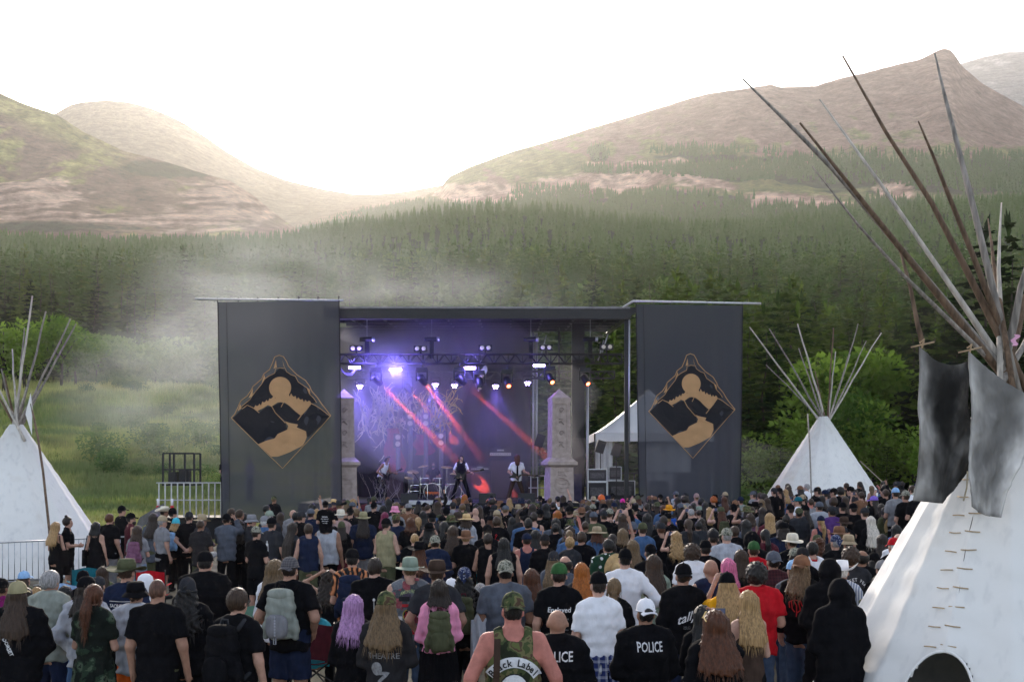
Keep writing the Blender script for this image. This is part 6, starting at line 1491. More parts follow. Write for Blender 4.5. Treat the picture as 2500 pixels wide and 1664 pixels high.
def pattern_mat(name):
    m = bpy.data.materials.new(name + '_cloth'); t, p = nodes(m); N, L = t.nodes, t.links
    p.inputs['Roughness'].default_value = .9; p.inputs['Specular IOR Level'].default_value = .15
    tc = N.new('ShaderNodeTexCoord'); src = tc.outputs['Object']
    def noise(sc, det=2, off=0):
        mp = N.new('ShaderNodeMapping'); mp.inputs['Location'].default_value = (off, off * .7, off * .3); L.new(src, mp.inputs[0])
        n = N.new('ShaderNodeTexNoise'); n.inputs['Scale'].default_value = sc; n.inputs['Detail'].default_value = det; L.new(mp.outputs[0], n.inputs[0]); return n.outputs[0]
    def ramp(fac, stops, const=True):
        r = N.new('ShaderNodeValToRGB'); r.color_ramp.interpolation = 'CONSTANT' if const else 'LINEAR'; L.new(fac, r.inputs[0])
        e = r.color_ramp.elements; e[0].position = stops[0][0]; e[0].color = stops[0][1] + (1,); e[1].position = stops[1][0]; e[1].color = stops[1][1] + (1,)
        for q, c in stops[2:]: z = e.new(q); z.color = c + (1,)
        return r.outputs[0]
    def wave(axis, sc):
        w = N.new('ShaderNodeTexWave'); w.bands_direction = axis; w.inputs['Scale'].default_value = sc; L.new(src, w.inputs[0]); return w.outputs[1]
    def mix(a, b, f, mode='MIX'):
        x = N.new('ShaderNodeMix'); x.data_type = 'RGBA'; x.blend_type = mode
        if hasattr(f, 'links'): L.new(f, x.inputs[0])
        else: x.inputs[0].default_value = f
        L.new(a, x.inputs[6]); L.new(b, x.inputs[7]); return x.outputs[2]
    if name == 'camo': c = ramp(noise(9, 2), [(0, (.02, .025, .014)), (.40, (.055, .07, .028)), (.5, (.13, .12, .055)), (.57, (.075, .045, .03)), (.63, (.10, .11, .04))])
    elif name == 'camogrey': c = ramp(noise(24, 2), [(0, (.06, .065, .05)), (.42, (.17, .17, .13)), (.5, (.30, .29, .24)), (.6, (.12, .125, .1))])
    elif name in ('plaid', 'plaidblue', 'plaidred', 'flannel'):
        cols = {'plaid': ((.05, .05, .06), (.19, .17, .17)), 'plaidblue': ((.02, .03, .11), (.48, .5, .58)), 'plaidred': ((.035, .012, .016), (.10, .03, .035)), 'flannel': ((.03, .03, .035), (.42, .42, .44))}[name]
        sc = {'plaid': 14, 'plaidblue': 4.2, 'plaidred': 8, 'flannel': 8}[name]
        th = .80 if name == 'plaidblue' else .62
        a = ramp(wave('X', sc), [(0, cols[0]), (th, cols[1]), (th + .14, tuple(.5 * (q + w) for q, w in zip(*cols)))]); b = ramp(wave('Z', sc), [(0, cols[0]), (th, cols[1]), (th + .14, tuple(.5 * (q + w) for q, w in zip(*cols)))]); c = mix(a, b, .5)
        c = mix(c, c, .8, 'MULTIPLY') if False else c
    elif name == 'fern': c = ramp(noise(7, 6), [(0, (.008, .011, .009)), (.5, (.02, .035, .022)), (.56, (.06, .085, .055)), (.64, (.012, .016, .013))])
    elif name == 'tiger':
        w = N.new('ShaderNodeTexWave'); w.inputs['Scale'].default_value = 5; w.inputs['Distortion'].default_value = 9; w.inputs['Detail'].default_value = 2; L.new(src, w.inputs[0]); c = ramp(w.outputs[1], [(0, (.015, .012, .012)), (.5, (.42, .15, .06)), (.9, (.5, .2, .09))])
    elif name == 'floral':
        v = N.new('ShaderNodeTexVoronoi'); v.inputs['Scale'].default_value = 13; L.new(src, v.inputs[0]); c = ramp(v.outputs['Distance'], [(0, (.65, .65, .65)), (.33, (.012, .04, .022)), (.9, (.02, .05, .025))])
    elif name == 'paisley': c = ramp(noise(42, 3), [(0, (.02, .03, .08)), (.55, (.3, .32, .4)), (.62, (.02, .03, .08))])
    elif name == 'patches':
        v = N.new('ShaderNodeTexVoronoi'); v.distance = 'CHEBYCHEV'; v.inputs['Scale'].default_value = 11; v.inputs['Randomness'].default_value = .7; L.new(src, v.inputs[0])
        hs = N.new('ShaderNodeSeparateColor'); L.new(v.outputs['Color'], hs.inputs[0]); a = ramp(hs.outputs[0], [(0, (.12, .13, .15)), (.45, (.02, .02, .025)), (.62, (.33, .02, .03)), (.72, (.16, .17, .2)), (.86, (.4, .38, .34)), (.92, (.05, .02, .06))])
        c = mix(a, ramp(noise(70, 2), [(0, (.1, .11, .13)), (.55, (.2, .2, .2))]), .4)
    elif name == 'stripes': c = ramp(wave('X', 10), [(0, (.16, .2, .3)), (.5, (.5, .53, .6))])
    else: c = ramp(noise(20, 3), [(0, (.1, .1, .1)), (.5, (.3, .3, .3))])
    L.new(c, p.inputs['Base Color']); MATS[name + '_cloth'] = m
    return m
PATTERNS = ('camo', 'camogrey', 'plaid', 'plaidblue', 'plaidred', 'flannel', 'fern', 'tiger', 'floral', 'paisley', 'patches', 'stripes')
def cloth(c):
    if c in PATTERNS: return MATS.get(c + '_cloth') or pattern_mat(c)
    return mat(c + '_cloth', CLOTH[c], .9, 0, .22 if c not in ('white',) else .05, 9, .5, 16, spec=.03 if max(CLOTH[c]) < .06 else .12, stretch=(1.6, 1.6, .7))
def hairm(c): return mat(c + '_hair', HAIRC[c], .5, 0, .5, 26, .45, 60, spec=.3, stretch=(3.2, 3.2, .35))
def skinm(i): return mat(('fair', 'tanned', 'pale', 'brown', 'sunburnt')[i] + '_skin', SKIN[i], .62, 0, .22, 14, .2, 60, spec=.28)

ME = {}
def part_mesh(kind, b, pose, sub, lod, default):
    k = (kind, b, pose, sub, lod)
    if k not in ME:
        if kind == 'hat':
            V, F = hat_geo(sub); me = bpy.data.meshes.new(sub); me.from_pydata(V.tolist(), [], F); me.polygons.foreach_set('use_smooth', [True] * len(me.polygons)); me.materials.append(default)
        else:
            V, F = geo(kind, b, pose, sub, lod); me = mesh_np(kind, V, F, [default])
        ME[k] = me
    return ME[k]
def dress(name, kind, b, pose, sub, lod, m, parent):
    me = part_mesh(kind, b, pose, sub, lod, m)
    o = link(name, me, parent)
    if me.materials[0] is not m:
        o.material_slots[0].link = 'OBJECT'; o.material_slots[0].material = m
    return o

def parse(line):
    x, y, b, hair, hat, top, bot, *rest = line.split()
    d = dict(x=float(x), y=float(y), b=b[0], skin=0, hair=hair, hat=hat, top=top, bot=bot, pose='down', yaw=None, h=None, bp=None, ex=[], label=None, girth=1.0)
    for c in b[1:]: d['skin'] = int(c)
    for r in rest:
        if r in POSES: d['pose'] = r
        elif r[0] == '@': d['yaw'] = float(r[1:])
        elif r.startswith('h='): d['h'] = float(r[2:])
        elif r.startswith('g='): d['girth'] = float(r[2:])
        elif r.startswith('bp='): d['bp'] = r[3:]
        else: d['ex'].append(r)
    return d
NAMES = {'tee': 't-shirt', 'longtee': 'long t-shirt', 'long': 'long sleeved top', 'sweater': 'sweater', 'hoodie': 'hoodie', 'jacket': 'jacket', 'shirt': 'loose shirt', 'tank': 'tank top', 'vest': 'sleeveless vest', 'crop': 'short top', 'cropped_hoodie': 'hoodie', 'dress': 'dress', 'cloak': 'hooded cloak',
         'cap': 'cap', 'capback': 'backward cap', 'beanie': 'beanie', 'bandana': 'bandana', 'bucket': 'bucket hat', 'boonie': 'sun hat', 'wide': 'wide brimmed hat', 'straw': 'straw hat', 'cowboy': 'cowboy hat', 'hood': 'hood',
         'buzz': 'cropped', 'short': 'short', 'ring': 'balding', 'curly': 'curly', 'spiky': 'spiky', 'bob': 'bobbed', 'long': 'long sleeved top', 'verylong': 'very long', 'mid': 'shoulder length', 'curlylong': 'long curly', 'wide_': '', 'ponytail': 'ponytailed', 'highpony': 'ponytailed', 'braid': 'braided', 'bun': 'pinned up', 'topknot': 'topknotted'}
HSTY = {'buzz': 'cropped', 'short': 'short', 'ring': 'balding', 'curly': 'curly', 'spiky': 'spiky', 'bob': 'bobbed', 'long': 'long', 'verylong': 'very long', 'mid': 'shoulder length', 'curlylong': 'long wavy', 'wide': 'long loose', 'ponytail': 'ponytailed', 'highpony': 'ponytailed', 'braid': 'braided', 'bun': 'pinned up', 'topknot': 'topknotted'}
def cn(c): return CNAME.get(c, c)
def art(s): return ('an ' if s[0] in 'aeiou' else 'a ') + s
def hatword(d):
    if d['hat'] == '-': return ''
    k, c = d['hat'].split(':'); w = f"{cn(c)} {NAMES[k]}"
    return w.replace('straw straw hat', 'straw hat')
def hairword(d):
    if d['hair'] == '-': return ''
    k, c = d['hair'].split(':'); return f"{HSTY[k]} {HNAME.get(c, c)} hair"
def topword(d):
    k, c = d['top'].split(':'); return f"{cn(c)} {NAMES[k]}"
def describe(d):
    bits = []
    if d['hat'] != '-': bits.append(hatword(d))
    elif d['hair'] == '-': bits.append('bald head')
    else: bits.append(hairword(d))
    bits.append(topword(d))
    if d['hat'] != '-' and d['hair'] != '-' and d['hair'].split(':')[0] not in ('buzz', 'short'): bits.append(hairword(d))
    act = {'sit': 'sitting', 'sithead': 'sitting', 'sitbend': 'sitting bent forward', 'hips': 'hands on hips', 'clasp': 'hands clasped behind', 'phone': 'filming', 'phoneone': 'filming', 'raise': 'one arm up', 'lens': 'photographing'}.get(d['pose'], '')
    s = 'person in ' + bits[0] + ' and ' + bits[1] if d['hat'] != '-' or d['hair'] == '-' else 'person with ' + bits[0] + ' in ' + bits[1]
    if d['hair'] == '-' and d['hat'] == '-': s = 'bald person in ' + bits[1]
    if len(bits) > 2: s += ', ' + bits[2]
    if act: s += ', ' + act
    return s

def locate(d):
    add = HAT_ADD.get(d['hat'].split(':')[0], 0) if d['hat'] != '-' else (.03 if d['hair'].startswith(('curly', 'spiky')) else .012 if d['hair'] != '-' else 0)
    if d['top'].startswith('cloak'): add = .05
    if d['h'] is None:
        d['h'] = {'m': 1.77, 'f': 1.67, 'b': 1.82}[d['b']] + (.05 if d['y'] < 1262 else 0) + rng.uniform(-.015, .015)
    sit = POSES[d['pose']][3]
    k = d['h'] / 1.75
    tot = (1.75 + add - sit - (.1 * POSES[d['pose']][4] if POSES[d['pose']][4] > .3 else 0)) * k
    Y = 25.0; zg = d.get('zg')
    for _ in range(40):
        X = (d['x'] - CX) / FPX * Y
        z = float(ground_z(np.float64(X), np.float64(Y))) if zg is None else zg
        s = (d['y'] - YH) / (CAMZ - z - tot)
        Yn = FPX / s if s > 0 else 42
        Y = min(max(.5 * Y + .5 * Yn, 5), 41.5)
    d.update(X=(d['x'] - CX) / FPX * Y, Y=Y, Z=z, k=k)
    return d

def place_person(d, lod=None, group='people in the crowd', ):
    k = d['k']; s = FPX / d['Y']
    if lod is None: lod = 0 if s > 145 else 1 if s > 98 else 2
    b, pose = d['b'], d['pose']
    if d['yaw'] is None:
        yaw = -math.atan2(-1 - d['X'], 47 - d['Y'] + 6) * .8 + rng.uniform(-.16, .16)
    else: yaw = -math.radians(d['yaw'])
    me = part_mesh('skin', b, pose, '', lod, skinm(0))
    o = link('person', me)
    m = skinm(d['skin'])
    if me.materials[0] is not m: o.material_slots[0].link = 'OBJECT'; o.material_slots[0].material = m
    g = d['girth'] * rng.uniform(.93, 1.01)
    o.location = (d['X'], d['Y'], d['Z']); o.rotation_euler = (0, 0, yaw); o.scale = (k * g, k * g, k)
    tag(o, d['label'], 'person', group)
    d['o'] = o; d['lod'] = lod
    tk, tc = d['top'].split(':')
    if tk == 'cloak': dress('cloak', 'top', b, pose, 'cloak', lod, cloth(tc), o)
    else:
        nm = {'cropped_hoodie': 'hoodie', 'tee': 't_shirt', 'longtee': 't_shirt', 'long': 'long_sleeved_top', 'shirt': 'shirt', 'tank': 'tank_top', 'crop': 'short_top'}.get(tk, tk)
        dress(nm, 'top', b, pose, tk, lod, cloth(tc), o)
        bk, bc = d['bot'].split(':')
        if d['top'].split(':')[0] != 'dress': dress({'pants': 'trousers', 'baggy': 'trousers', 'longskirt': 'skirt'}.get(bk, bk), 'bottom', b, pose, bk, lod, cloth(bc), o)
    if lod < 2: dress('shoes', 'shoes', b, pose, '', min(lod + 0, 1), cloth('charcoal'), o)
    if d['hair'] != '-':
        hk, hc = d['hair'].split(':'); hk += '_h' if d['hat'] != '-' and d['hat'][:4] != 'hood' and hk not in ('buzz', 'ring') else ''
        dress('hair', 'hair', 'm', pose if POSES[pose][3] or POSES[pose][4] else 'down', hk, lod, hairm(hc), o)
    if d['hat'] != '-':
        hk, hc = d['hat'].split(':')
        h = dress({'capback': 'cap', 'wide': 'wide_brimmed_hat', 'straw': 'straw_hat', 'boonie': 'sun_hat', 'bucket': 'bucket_hat', 'cowboy': 'cowboy_hat'}.get(hk, hk), 'hat', 'm', '', hk, 0, cloth(hc), o)
        B_ = Body(b, pose); h.location = B_.unwarp((0, -.008, 1.668)); h.scale = (1.06, 1.06, 1.06)
        h.rotation_euler = (rng.uniform(-.08, .06) - POSES[pose][4] * .6, 0, rng.uniform(-.15, .15))
    if 'beard' in d['ex'] and d['hair'] != '-': dress('beard', 'beard', 'm', pose if POSES[pose][4] or POSES[pose][3] else 'down', '', lod, hairm(d['hair'].split(':')[1] if 'red' not in d['ex'] else 'auburn'), o)
    if 'eyes' in d['ex']:
        e = MB(); B_ = Body(b, pose)
        for sx in (-1, 1):
            c = B_.unwarp((sx * .032, .082, 1.642)); e.lathe([(.0, -.009), (.008, -.005), (.009, 0), (.008, .005), (0, .009)], 8, c)
        e.obj('eyes', mat('eye_dark', (.02, .015, .012), .2, 0, 0), o, True)
    return o
CROWD = '''
44 1421 b3 long:brown cap:khaki hoodie:black pants:black front h=1.74 T:DORSET
124 1395 m short:grey - hoodie:stone pants:navy front h=1.76 @14
212 1409 m mid:dark cap:black hoodie:lightgrey shorts:denim pockets h=1.7
230 1425 f ponytail:auburn - shirt:fern longskirt:fern front h=1.71
310 1365 m short:brown wide:olive tee:navy pants:black pockets h=1.8 T:SACRIFICED/TO_FEED/THE_MOUNTAIN
332 1423 m curly:brown bucket:black hoodie:lightgrey shorts:orange front h=1.68
360 1401 f - hood:white hoodie:white pants:grey sit h=1.7
385 1411 b1 buzz:buzzbrown - tee:black pants:olive down h=1.80 g=.93
458 1412 m curlylong:black beanie:charcoal hoodie:black pants:black front h=1.74
501 1347 b short:black cap:black hoodie:black pants:black front h=1.84
581 1434 m short:brown - tee:black shorts:khaki down h=1.79 bp=black @22 glasses
708 1362 b1 short:dark capback:plaid tee:black shorts:navy pockets h=1.84 bp=stone beard red @12 R:rune:white
672 1366 f long:dirty - long:white pants:black front h=1.76
800 1390 f1 curlylong:dark - tank:black pants:black sithead h=1.72
772 1468 f braid:dark - tee:turquoise pants:black sit h=1.55
864 1452 f2 mid:purple - sweater:black pants:olive front h=1.66
944 1446 m1 wide:dirty cap:camo long:faded pants:black front h=1.72 T:THEATRE/CALIFORNIA
860 1341 m2 short:black cap:black shirt:tiger pants:black front h=1.80 bp=navy
915 1360 b2 short:dark - tee:black pants:black front h=1.79 bar
1001 1362 b2 short:dirty boonie:sage vest:patches pants:jeans front h=1.80 V:AMON_FRAEZH
1067 1370 m1 short:brown wide:darkbrown tee:charcoal pants:black pockets h=1.80
1072 1415 f2 bob:dark - cropped_hoodie:pink skirt:black front h=1.66 bp=olive
1134 1387 f3 curlylong:black bandana:paisley long:black pants:black front h=1.68 bp=olive
1234 1370 b3 short:black capback:camogrey tee:slate pants:jeans front h=1.79 coat
1297 1392 f verylong:auburn - shirt:flannel pants:black front h=1.67
1365 1376 m0 short:dark cap:green tee:black pants:black down h=1.8 T:Enslaved
1252 1449 b4 short:black capback:camo tank:camo pants:olive wide h=1.86 g=.98 S:skull
1361 1488 m1 - - jacket:black pants:black front h=1.68 g=1.08 P:POLICE
1461 1398 m2 short:dark cap:black tee:white pants:navy front h=1.79 waist
1499 1410 f1 braid:dirty - tee:black pants:black front h=1.66
1526 1341 b2 short:black capback:black long:white pants:jeans hips h=1.82 g=.92
1595 1356 f long:brown - dress:sage leggings:black front h=1.73 tote
1576 1464 b3 bun:black capback:white jacket:black pants:black front h=1.7 g=.96 P:POLICE
1419 1374 f verylong:ginger - tee:charcoal pants:jeans front h=1.67
1668 1381 m0 buzz:dark capback:black sweater:black pants:navy down h=1.79 Y:tally
1735 1365 m1 - - vest:navy pants:black front h=1.79 g=1.05 T:Mercyful/Fate
1777 1363 f mid:pink - long:black pants:black front h=1.68
1775 1399 f long:blond cap:black tee:yellow pants:jeans phone h=1.72
1847 1376 b curly:black - tee:red pants:jeans front h=1.79
1826 1442 f2 long:blond - tank:darkbrown pants:black front h=1.68
1746 1490 f wide:auburn - hoodie:black pants:black phoneone h=1.71 g=1.08 shades
1715 1478 f3 long:black - long:black pants:black front h=1.6
1958 1364 m mid:dirty capback:brown long:black pants:jeans down h=1.83 @38 R:bones:red beard
2025 1360 m - - cloak:black pants:black front h=1.82
2050 1408 m - - cloak:black pants:black front h=1.75
2056 1368 m1 short:white cowboy:white shirt:stripes pants:jeans front h=1.7 @25
2076 1339 b curly:brown - tee:charcoal pants:jeans front h=1.79 W:SWEET_PEA/SEPTIC
2154 1369 m curly:dark capback:grey tee:black pants:black front h=1.66
2149 1405 b curly:dark - jacket:olive pants:black front h=1.58 @-10
2133 1354 f2 bob:black bandana:black tank:navy pants:black front h=1.66
2182 1314 m2 short:white cap:red tee:black pants:jeans front h=1.76
2193 1302 b2 - - tee:white pants:jeans front h=1.78
2071 1308 m short:brown bucket:tan tee:black pants:black front h=1.74
2040 1307 m short:grey bandana:paisley tee:black pants:black front h=1.76
1934 1303 m3 short:dark boonie:cream tee:black pants:black front h=1.78 @-20
1983 1325 m2 short:black - vest:white pants:black front h=1.76 scarf
2002 1315 f curlylong:auburn - long:black pants:black front h=1.68 @60
1888 1348 m1 short:dark capback:slate shirt:plaidred pants:jeans front h=1.77
1941 1344 f3 mid:dark cap:camogrey tee:black pants:black front h=1.68
1937 1369 m short:brown cap:lightblue jacket:slate pants:jeans front h=1.7
2031 1236 b3 short:black cap:charcoal shirt:purple pants:black front h=1.86
235 1274 f0 bob:black - tank:black skirt:black down h=1.67 side
268 1253 b short:auburn - tee:black pants:grey down h=1.82 @28 beard
298 1235 m short:dark cap:black tee:black pants:black front h=1.84 @40
320 1253 m short:black cap:black vest:maroon pants:black front h=1.8 @60 beard
336 1283 f long:brown - tee:grey pants:lightjeans front h=1.67 bp=mauve
376 1254 m long:dark - longtee:slate shorts:olive front h=1.82 g=1.04
397 1260 m short:grey cap:tan tee:grey shorts:black down h=1.77 @45
402 1236 m3 short:dark cowboy:cream tee:black pants:black front h=1.83 @50
422 1240 m short:black beanie:black tee:black pants:black front @40
430 1264 f2 bob:blond beanie:turquoise tee:black pants:black front h=1.66 bp=lightblue
462 1250 m2 buzz:dark cap:charcoal tee:black pants:black clasp h=1.82
494 1256 m short:dark boonie:tan tee:charcoal pants:black front @40
490 1268 m3 buzz:brown - tee:faded pants:olive front h=1.76
553 1255 m1 buzz:dark capback:black hoodie:slate pants:black lens h=1.83 lens
137 1274 f long:blond - tank:black leggings:black front h=1.67 @25 side
166 1261 m0 topknot:dark - tee:black shorts:black front h=1.76 @75
439 1361 m2 curly:grey - tee:black pants:black sitbend h=1.75 @60
257 1382 f mid:brown - tee:olive pants:black sit
246 1407 m short:black cap:charcoal hoodie:grey pants:black sit
211 1392 m short:black beanie:black tee:black pants:black sit
69 1394 f long:brown cap:lightblue jacket:olive pants:black sit @20
95 1432 f mid:blond - tee:maroon pants:black sit h=1.5
71 1431 m short:dark - shirt:plaid pants:black sit
170 1429 f mid:black - long:black pants:black sit
13 1412 m3 short:dark cap:black tee:magenta pants:black sit
566 1240 m short:brown - tee:black pants:black front @50
586 1243 m3 short:brown - tee:faded pants:black front @60
599 1255 f mid:black - tank:orange pants:black front @30
615 1257 m short:brown bucket:grey tee:charcoal pants:black front @50
587 1268 f curlylong:dark - tee:black pants:black front
626 1286 m short:dark cap:camogrey tee:black shorts:black front h=1.74 @30
646 1260 m2 short:white cap:grey shirt:denim pants:jeans front @20
664 1265 m short:dark cap:black tee:charcoal pants:lightjeans down h=1.83 @20 bottle
658 1247 m short:grey cap:sage jacket:charcoal pants:black front
685 1252 f long:brown - tank:white pants:black front
652 1232 m3 short:black - tee:black pants:black front @70
716 1276 f3 verylong:dark - tee:charcoal pants:black front h=1.75 @45
724 1250 m short:black - tee:charcoal pants:black front @35
716 1244 m2 - - hoodie:grey pants:black front @20
736 1249 m short:dark cap:charcoal tee:black pants:black front @40
753 1277 m short:brown - vest:navy pants:olive down h=1.78 @-15
759 1242 m short:dark cap:slate tee:navy pants:black raise @10
774 1240 f curlylong:blond - tee:slate pants:black front
800 1263 b3 short:dark - vest:lightgrey pants:black down h=1.83
815 1218 m1 short:brown straw:straw tee:maroon pants:black front
839 1221 m2 buzz:buzzbrown - tee:maroon pants:black front @70
832 1244 m2 short:white boonie:cream tee:dusty pants:grey front
887 1250 b long:dark boonie:khaki tee:navy pants:grey down h=1.85
834 1273 f2 mid:dark beanie:olive long:black pants:black front
861 1226 m short:dark cap:slate tee:navy pants:black front @50
855 1240 m short:black cap:black tee:black pants:black front
943 1266 m2 buzz:dark cap:black vest:khaki pants:olive front h=1.83 @25 beard
967 1256 b2 buzz:brown cap:camo tee:navy pants:black front h=1.82
940 1250 f mid:burgundy - long:black pants:black front
998 1230 b1 short:dark cap:grey tee:brown pants:black front
964 1236 m2 short:brown bucket:pink tee:grey pants:black front
913 1225 m short:black beanie:black tee:black pants:black front
1021 1261 f2 highpony:blond - sweater:black pants:black front h=1.7
1055 1252 m short:black cap:black hoodie:charcoal pants:black front
1080 1260 f3 ponytail:dark cap:black hoodie:navy pants:black front O:disc
1033 1247 f long:black - tee:black pants:black front
1045 1230 m buzz:brown - tee:faded pants:black front @40
1117 1246 f bob:brown - tee:black pants:black front
1139 1254 f2 bob:brown straw:straw jacket:lightgrey pants:olive front h=1.78 bp=grey
1161 1239 m2 - - tank:black pants:black front
1206 1234 m long:dark bucket:charcoal tee:black pants:black front
1213 1260 m short:brown - sweater:black pants:grey front R:bones:red
1134 1206 f long:ginger - tee:black pants:black front h=1.9
1195 1217 f curly:red - tee:charcoal pants:black front @50
1106 1226 m short:dark cap:charcoal tee:black pants:black front
1105 1244 f mid:dirty beanie:grey tee:black pants:black front
1235 1234 m short:dirty cap:slate tee:black pants:black down @20
1025 1322 m wide:auburn wide:black hoodie:navy pants:black front h=1.68 @15
1062 1308 m short:dark capback:camogrey hoodie:navy pants:white front h=1.7
1230 1313 b long:black - vest:black pants:black down h=1.7
1102 1412 m short:dark cap:white tee:charcoal pants:black sit
1172 1421 m short:grey - tee:black pants:black sit
1290 1264 b short:black - shirt:black pants:black down h=1.84 g=.95
1303 1250 m2 short:dark - tank:black pants:black front h=1.83 T:TEL
1318 1244 m short:dark capback:black tee:black pants:black front
1361 1248 f verylong:ginger - long:black pants:black front h=1.78 g=1.1
1357 1276 f bun:black - tee:black pants:black front h=1.7
1391 1309 f bun:blond - tee:charcoal pants:black front h=1.68
1391 1238 b buzz:brown cap:black tee:black pants:black down bp=black
1449 1250 b short:brown cap:slate tee:olive pants:black down h=1.84 @-15 glasses
1457 1285 f2 bob:auburn straw:tan shirt:denim pants:jeans front h=1.72
1474 1247 m short:dark cap:charcoal tee:black pants:black front
1526 1243 m2 - - vest:black pants:black phone h=1.83
1550 1232 m short:dark bucket:black tee:black pants:black down
1485 1315 b short:black - shirt:floral pants:black front h=1.74 @-25 hatback
1378 1353 m ring:dark - shirt:slate pants:jeans sit h=2.15
1352 1346 f long:dirty beanie:charcoal tee:slate pants:black front h=1.66
1424 1229 f verylong:dark - tee:black pants:black front
1361 1210 m2 short:black - tank:white pants:black front h=1.86 @-40 beard
1318 1210 m short:dark cap:black tee:black pants:black front
1468 1207 m spiky:orange - jacket:black pants:black front h=1.86
1494 1202 b short:dark cap:black tee:black pants:black front h=1.88 T:DEPRESSED/BRAIN
1520 1217 f mid:black beanie:hotpink tee:black pants:black phone
1557 1205 m short:black cowboy:black shirt:black pants:black phone h=1.86 beard
1332 1228 m mid:black - tee:black pants:black front
1447 1231 m short:brown cap:camogrey tee:black pants:black front
1268 1231 f long:brown - tee:black pants:black front
1243 1213 f wide:blond - tee:black pants:black front
1277 1248 m short:black cap:black tee:faded pants:black front
1488 1244 m2 buzz:brown cap:camogrey tank:white pants:black front bp=black
1310 1229 m short:dark cap:camo tee:black pants:black front
1633 1233 f0 short:brown boonie:mustard sweater:slate pants:grey front h=1.8 bp=blue
1653 1232 f long:dark bucket:charcoal tee:black pants:black front
1687 1240 b2 buzz:grey - tee:black pants:black phone h=1.83 @-8
1760 1238 m2 long:auburn cap:olive vest:black pants:black phone h=1.82 bp=olive
1790 1230 m2 short:black beanie:black tee:black pants:black down h=1.86
1650 1294 f2 curlylong:blond - vest:black pants:black phone h=1.68 @-10
1774 1290 b2 short:grey cap:camogrey tee:lightgrey pants:black front h=1.83
1877 1248 m3 short:black cap:black tee:black pants:black front h=1.82 snake
1689 1327 m curly:brown - shirt:white pants:black front h=1.74
1722 1320 m short:black cap:black jacket:black pants:black front h=1.76
1808 1342 f mid:brown - long:black pants:black front h=1.68 @-20
1840 1327 m short:brown cap:green jacket:red pants:black front h=1.76
1835 1294 m - - cloak:black pants:black front h=1.86
1588 1330 m short:black bandana:black tee:black pants:black front h=1.72
1580 1254 f3 verylong:black - long:black longskirt:magenta down h=1.84
1742 1211 f spiky:red - tee:black pants:black front h=1.8
1591 1200 m - - tee:black pants:black front
1612 1203 m short:brown cap:black tee:black pants:black front
1630 1205 f curlylong:brown - tee:faded pants:black front
1650 1193 m short:dark cap:slate shirt:lightgrey pants:black front h=1.9
1673 1201 m mid:brown cap:charcoal tee:faded pants:black front @-60
1700 1204 m1 buzz:tan_ beanie:dusty tee:dusty pants:grey front
1712 1215 m curly:black - jacket:sage pants:black front
1808 1213 m short:dark cap:navy hoodie:stone pants:black front
1843 1225 m short:dark cowboy:black tee:black pants:black front
1860 1238 f long:dark - tee:grey pants:black front
1834 1237 f curly:brown - tee:charcoal pants:black front
1831 1253 f bob:brown - tank:mauve pants:black front
1872 1214 f long:brown - tee:faded pants:black front
1855 1201 m short:brown - tee:dusty pants:grey front
1838 1199 m short:brown cap:slate tee:grey pants:black front @-50
1889 1191 m short:dark capback:charcoal tee:black pants:black front
1925 1184 f curlylong:brown - tee:dusty pants:black front
1969 1180 m short:grey - tee:white pants:black front @-60 beard
1996 1190 m short:dark cap:black tee:black pants:black front @-50
2014 1196 m short:dark cap:navy tee:grey pants:black front
2035 1192 m short:dark cap:black tee:black pants:black front @-50 glasses
2051 1188 m curly:black - tee:black pants:black front
2076 1188 m short:dark cap:black tee:charcoal pants:black front @-50
2098 1179 f long:black - tee:black pants:black front @-30
2102 1199 f bun:brown - tee:brown pants:black phone
2162 1190 m short:brown - tee:black pants:black phone @-20
2133 1212 f long:dark cap:violet tee:black pants:black front @-40
2186 1204 m short:dark cap:lightblue tee:grey pants:black front beard
2198 1185 m long:dark cap:black tee:black pants:black front
2226 1184 m short:brown - tee:white pants:black front @-40 beard
2242 1209 m short:dark bucket:stone tee:black pants:black front
2268 1223 m short:dark bucket:black jacket:charcoal pants:black front @-30
2211 1214 m short:brown cap:camogrey tee:black pants:black front
2208 1233 m long:black bandana:black vest:navy pants:black front h=1.82
2232 1261 f ponytail:dark - shirt:lightblue pants:black front h=1.68 @-20
2160 1240 f mid:black - jacket:olive pants:black front hatback
2125 1260 f verylong:platinum - long:black pants:black front h=1.72
2060 1262 m short:brown boonie:darkbrown tee:black pants:black front h=1.78
2083 1229 b buzz:dark cap:black tee:black pants:black front h=1.87
2057 1227 m short:dark cap:black tee:black pants:black front
2000 1226 b short:dark cap:slate hoodie:lightgrey pants:black front h=1.85 @-20
1930 1233 m buzz:dark cap:black tank:white pants:black front bp=charcoal
1919 1256 f3 topknot:black - tee:black pants:black front h=1.74
1965 1234 m long:dark cap:black tee:charcoal pants:black front @-60
1948 1213 m buzz:brown cap:teal tee:white pants:black front @-60
1979 1215 m4 buzz:brown - tee:grey pants:black front
2005 1209 f mid:dark - tee:black pants:black front
2034 1213 f curly:brown - tee:charcoal pants:black front
2062 1211 f long:brown - tee:faded pants:black front
2151 1230 f long:dark - tee:black pants:black front
2111 1240 m2 buzz:brown cap:charcoal tee:black pants:black front
2187 1281 f long:black - shirt:denim pants:black front h=1.7
2153 1304 f wide:dark - long:black pants:black front h=1.68
2104 1341 m3 ring:black - tee:black pants:black front h=1.74
1959 1338 m short:dark cap:faded tee:black pants:black front h=1.72
1905 1270 b3 mid:dark - tee:black pants:black front h=1.8
1170 1236 f long:brown - tee:black pants:black front
1090 1238 m short:black beanie:black tee:faded pants:black front
1406 1262 f mid:brown - tee:charcoal pants:black front
1540 1275 f long:brown - tee:black pants:black front
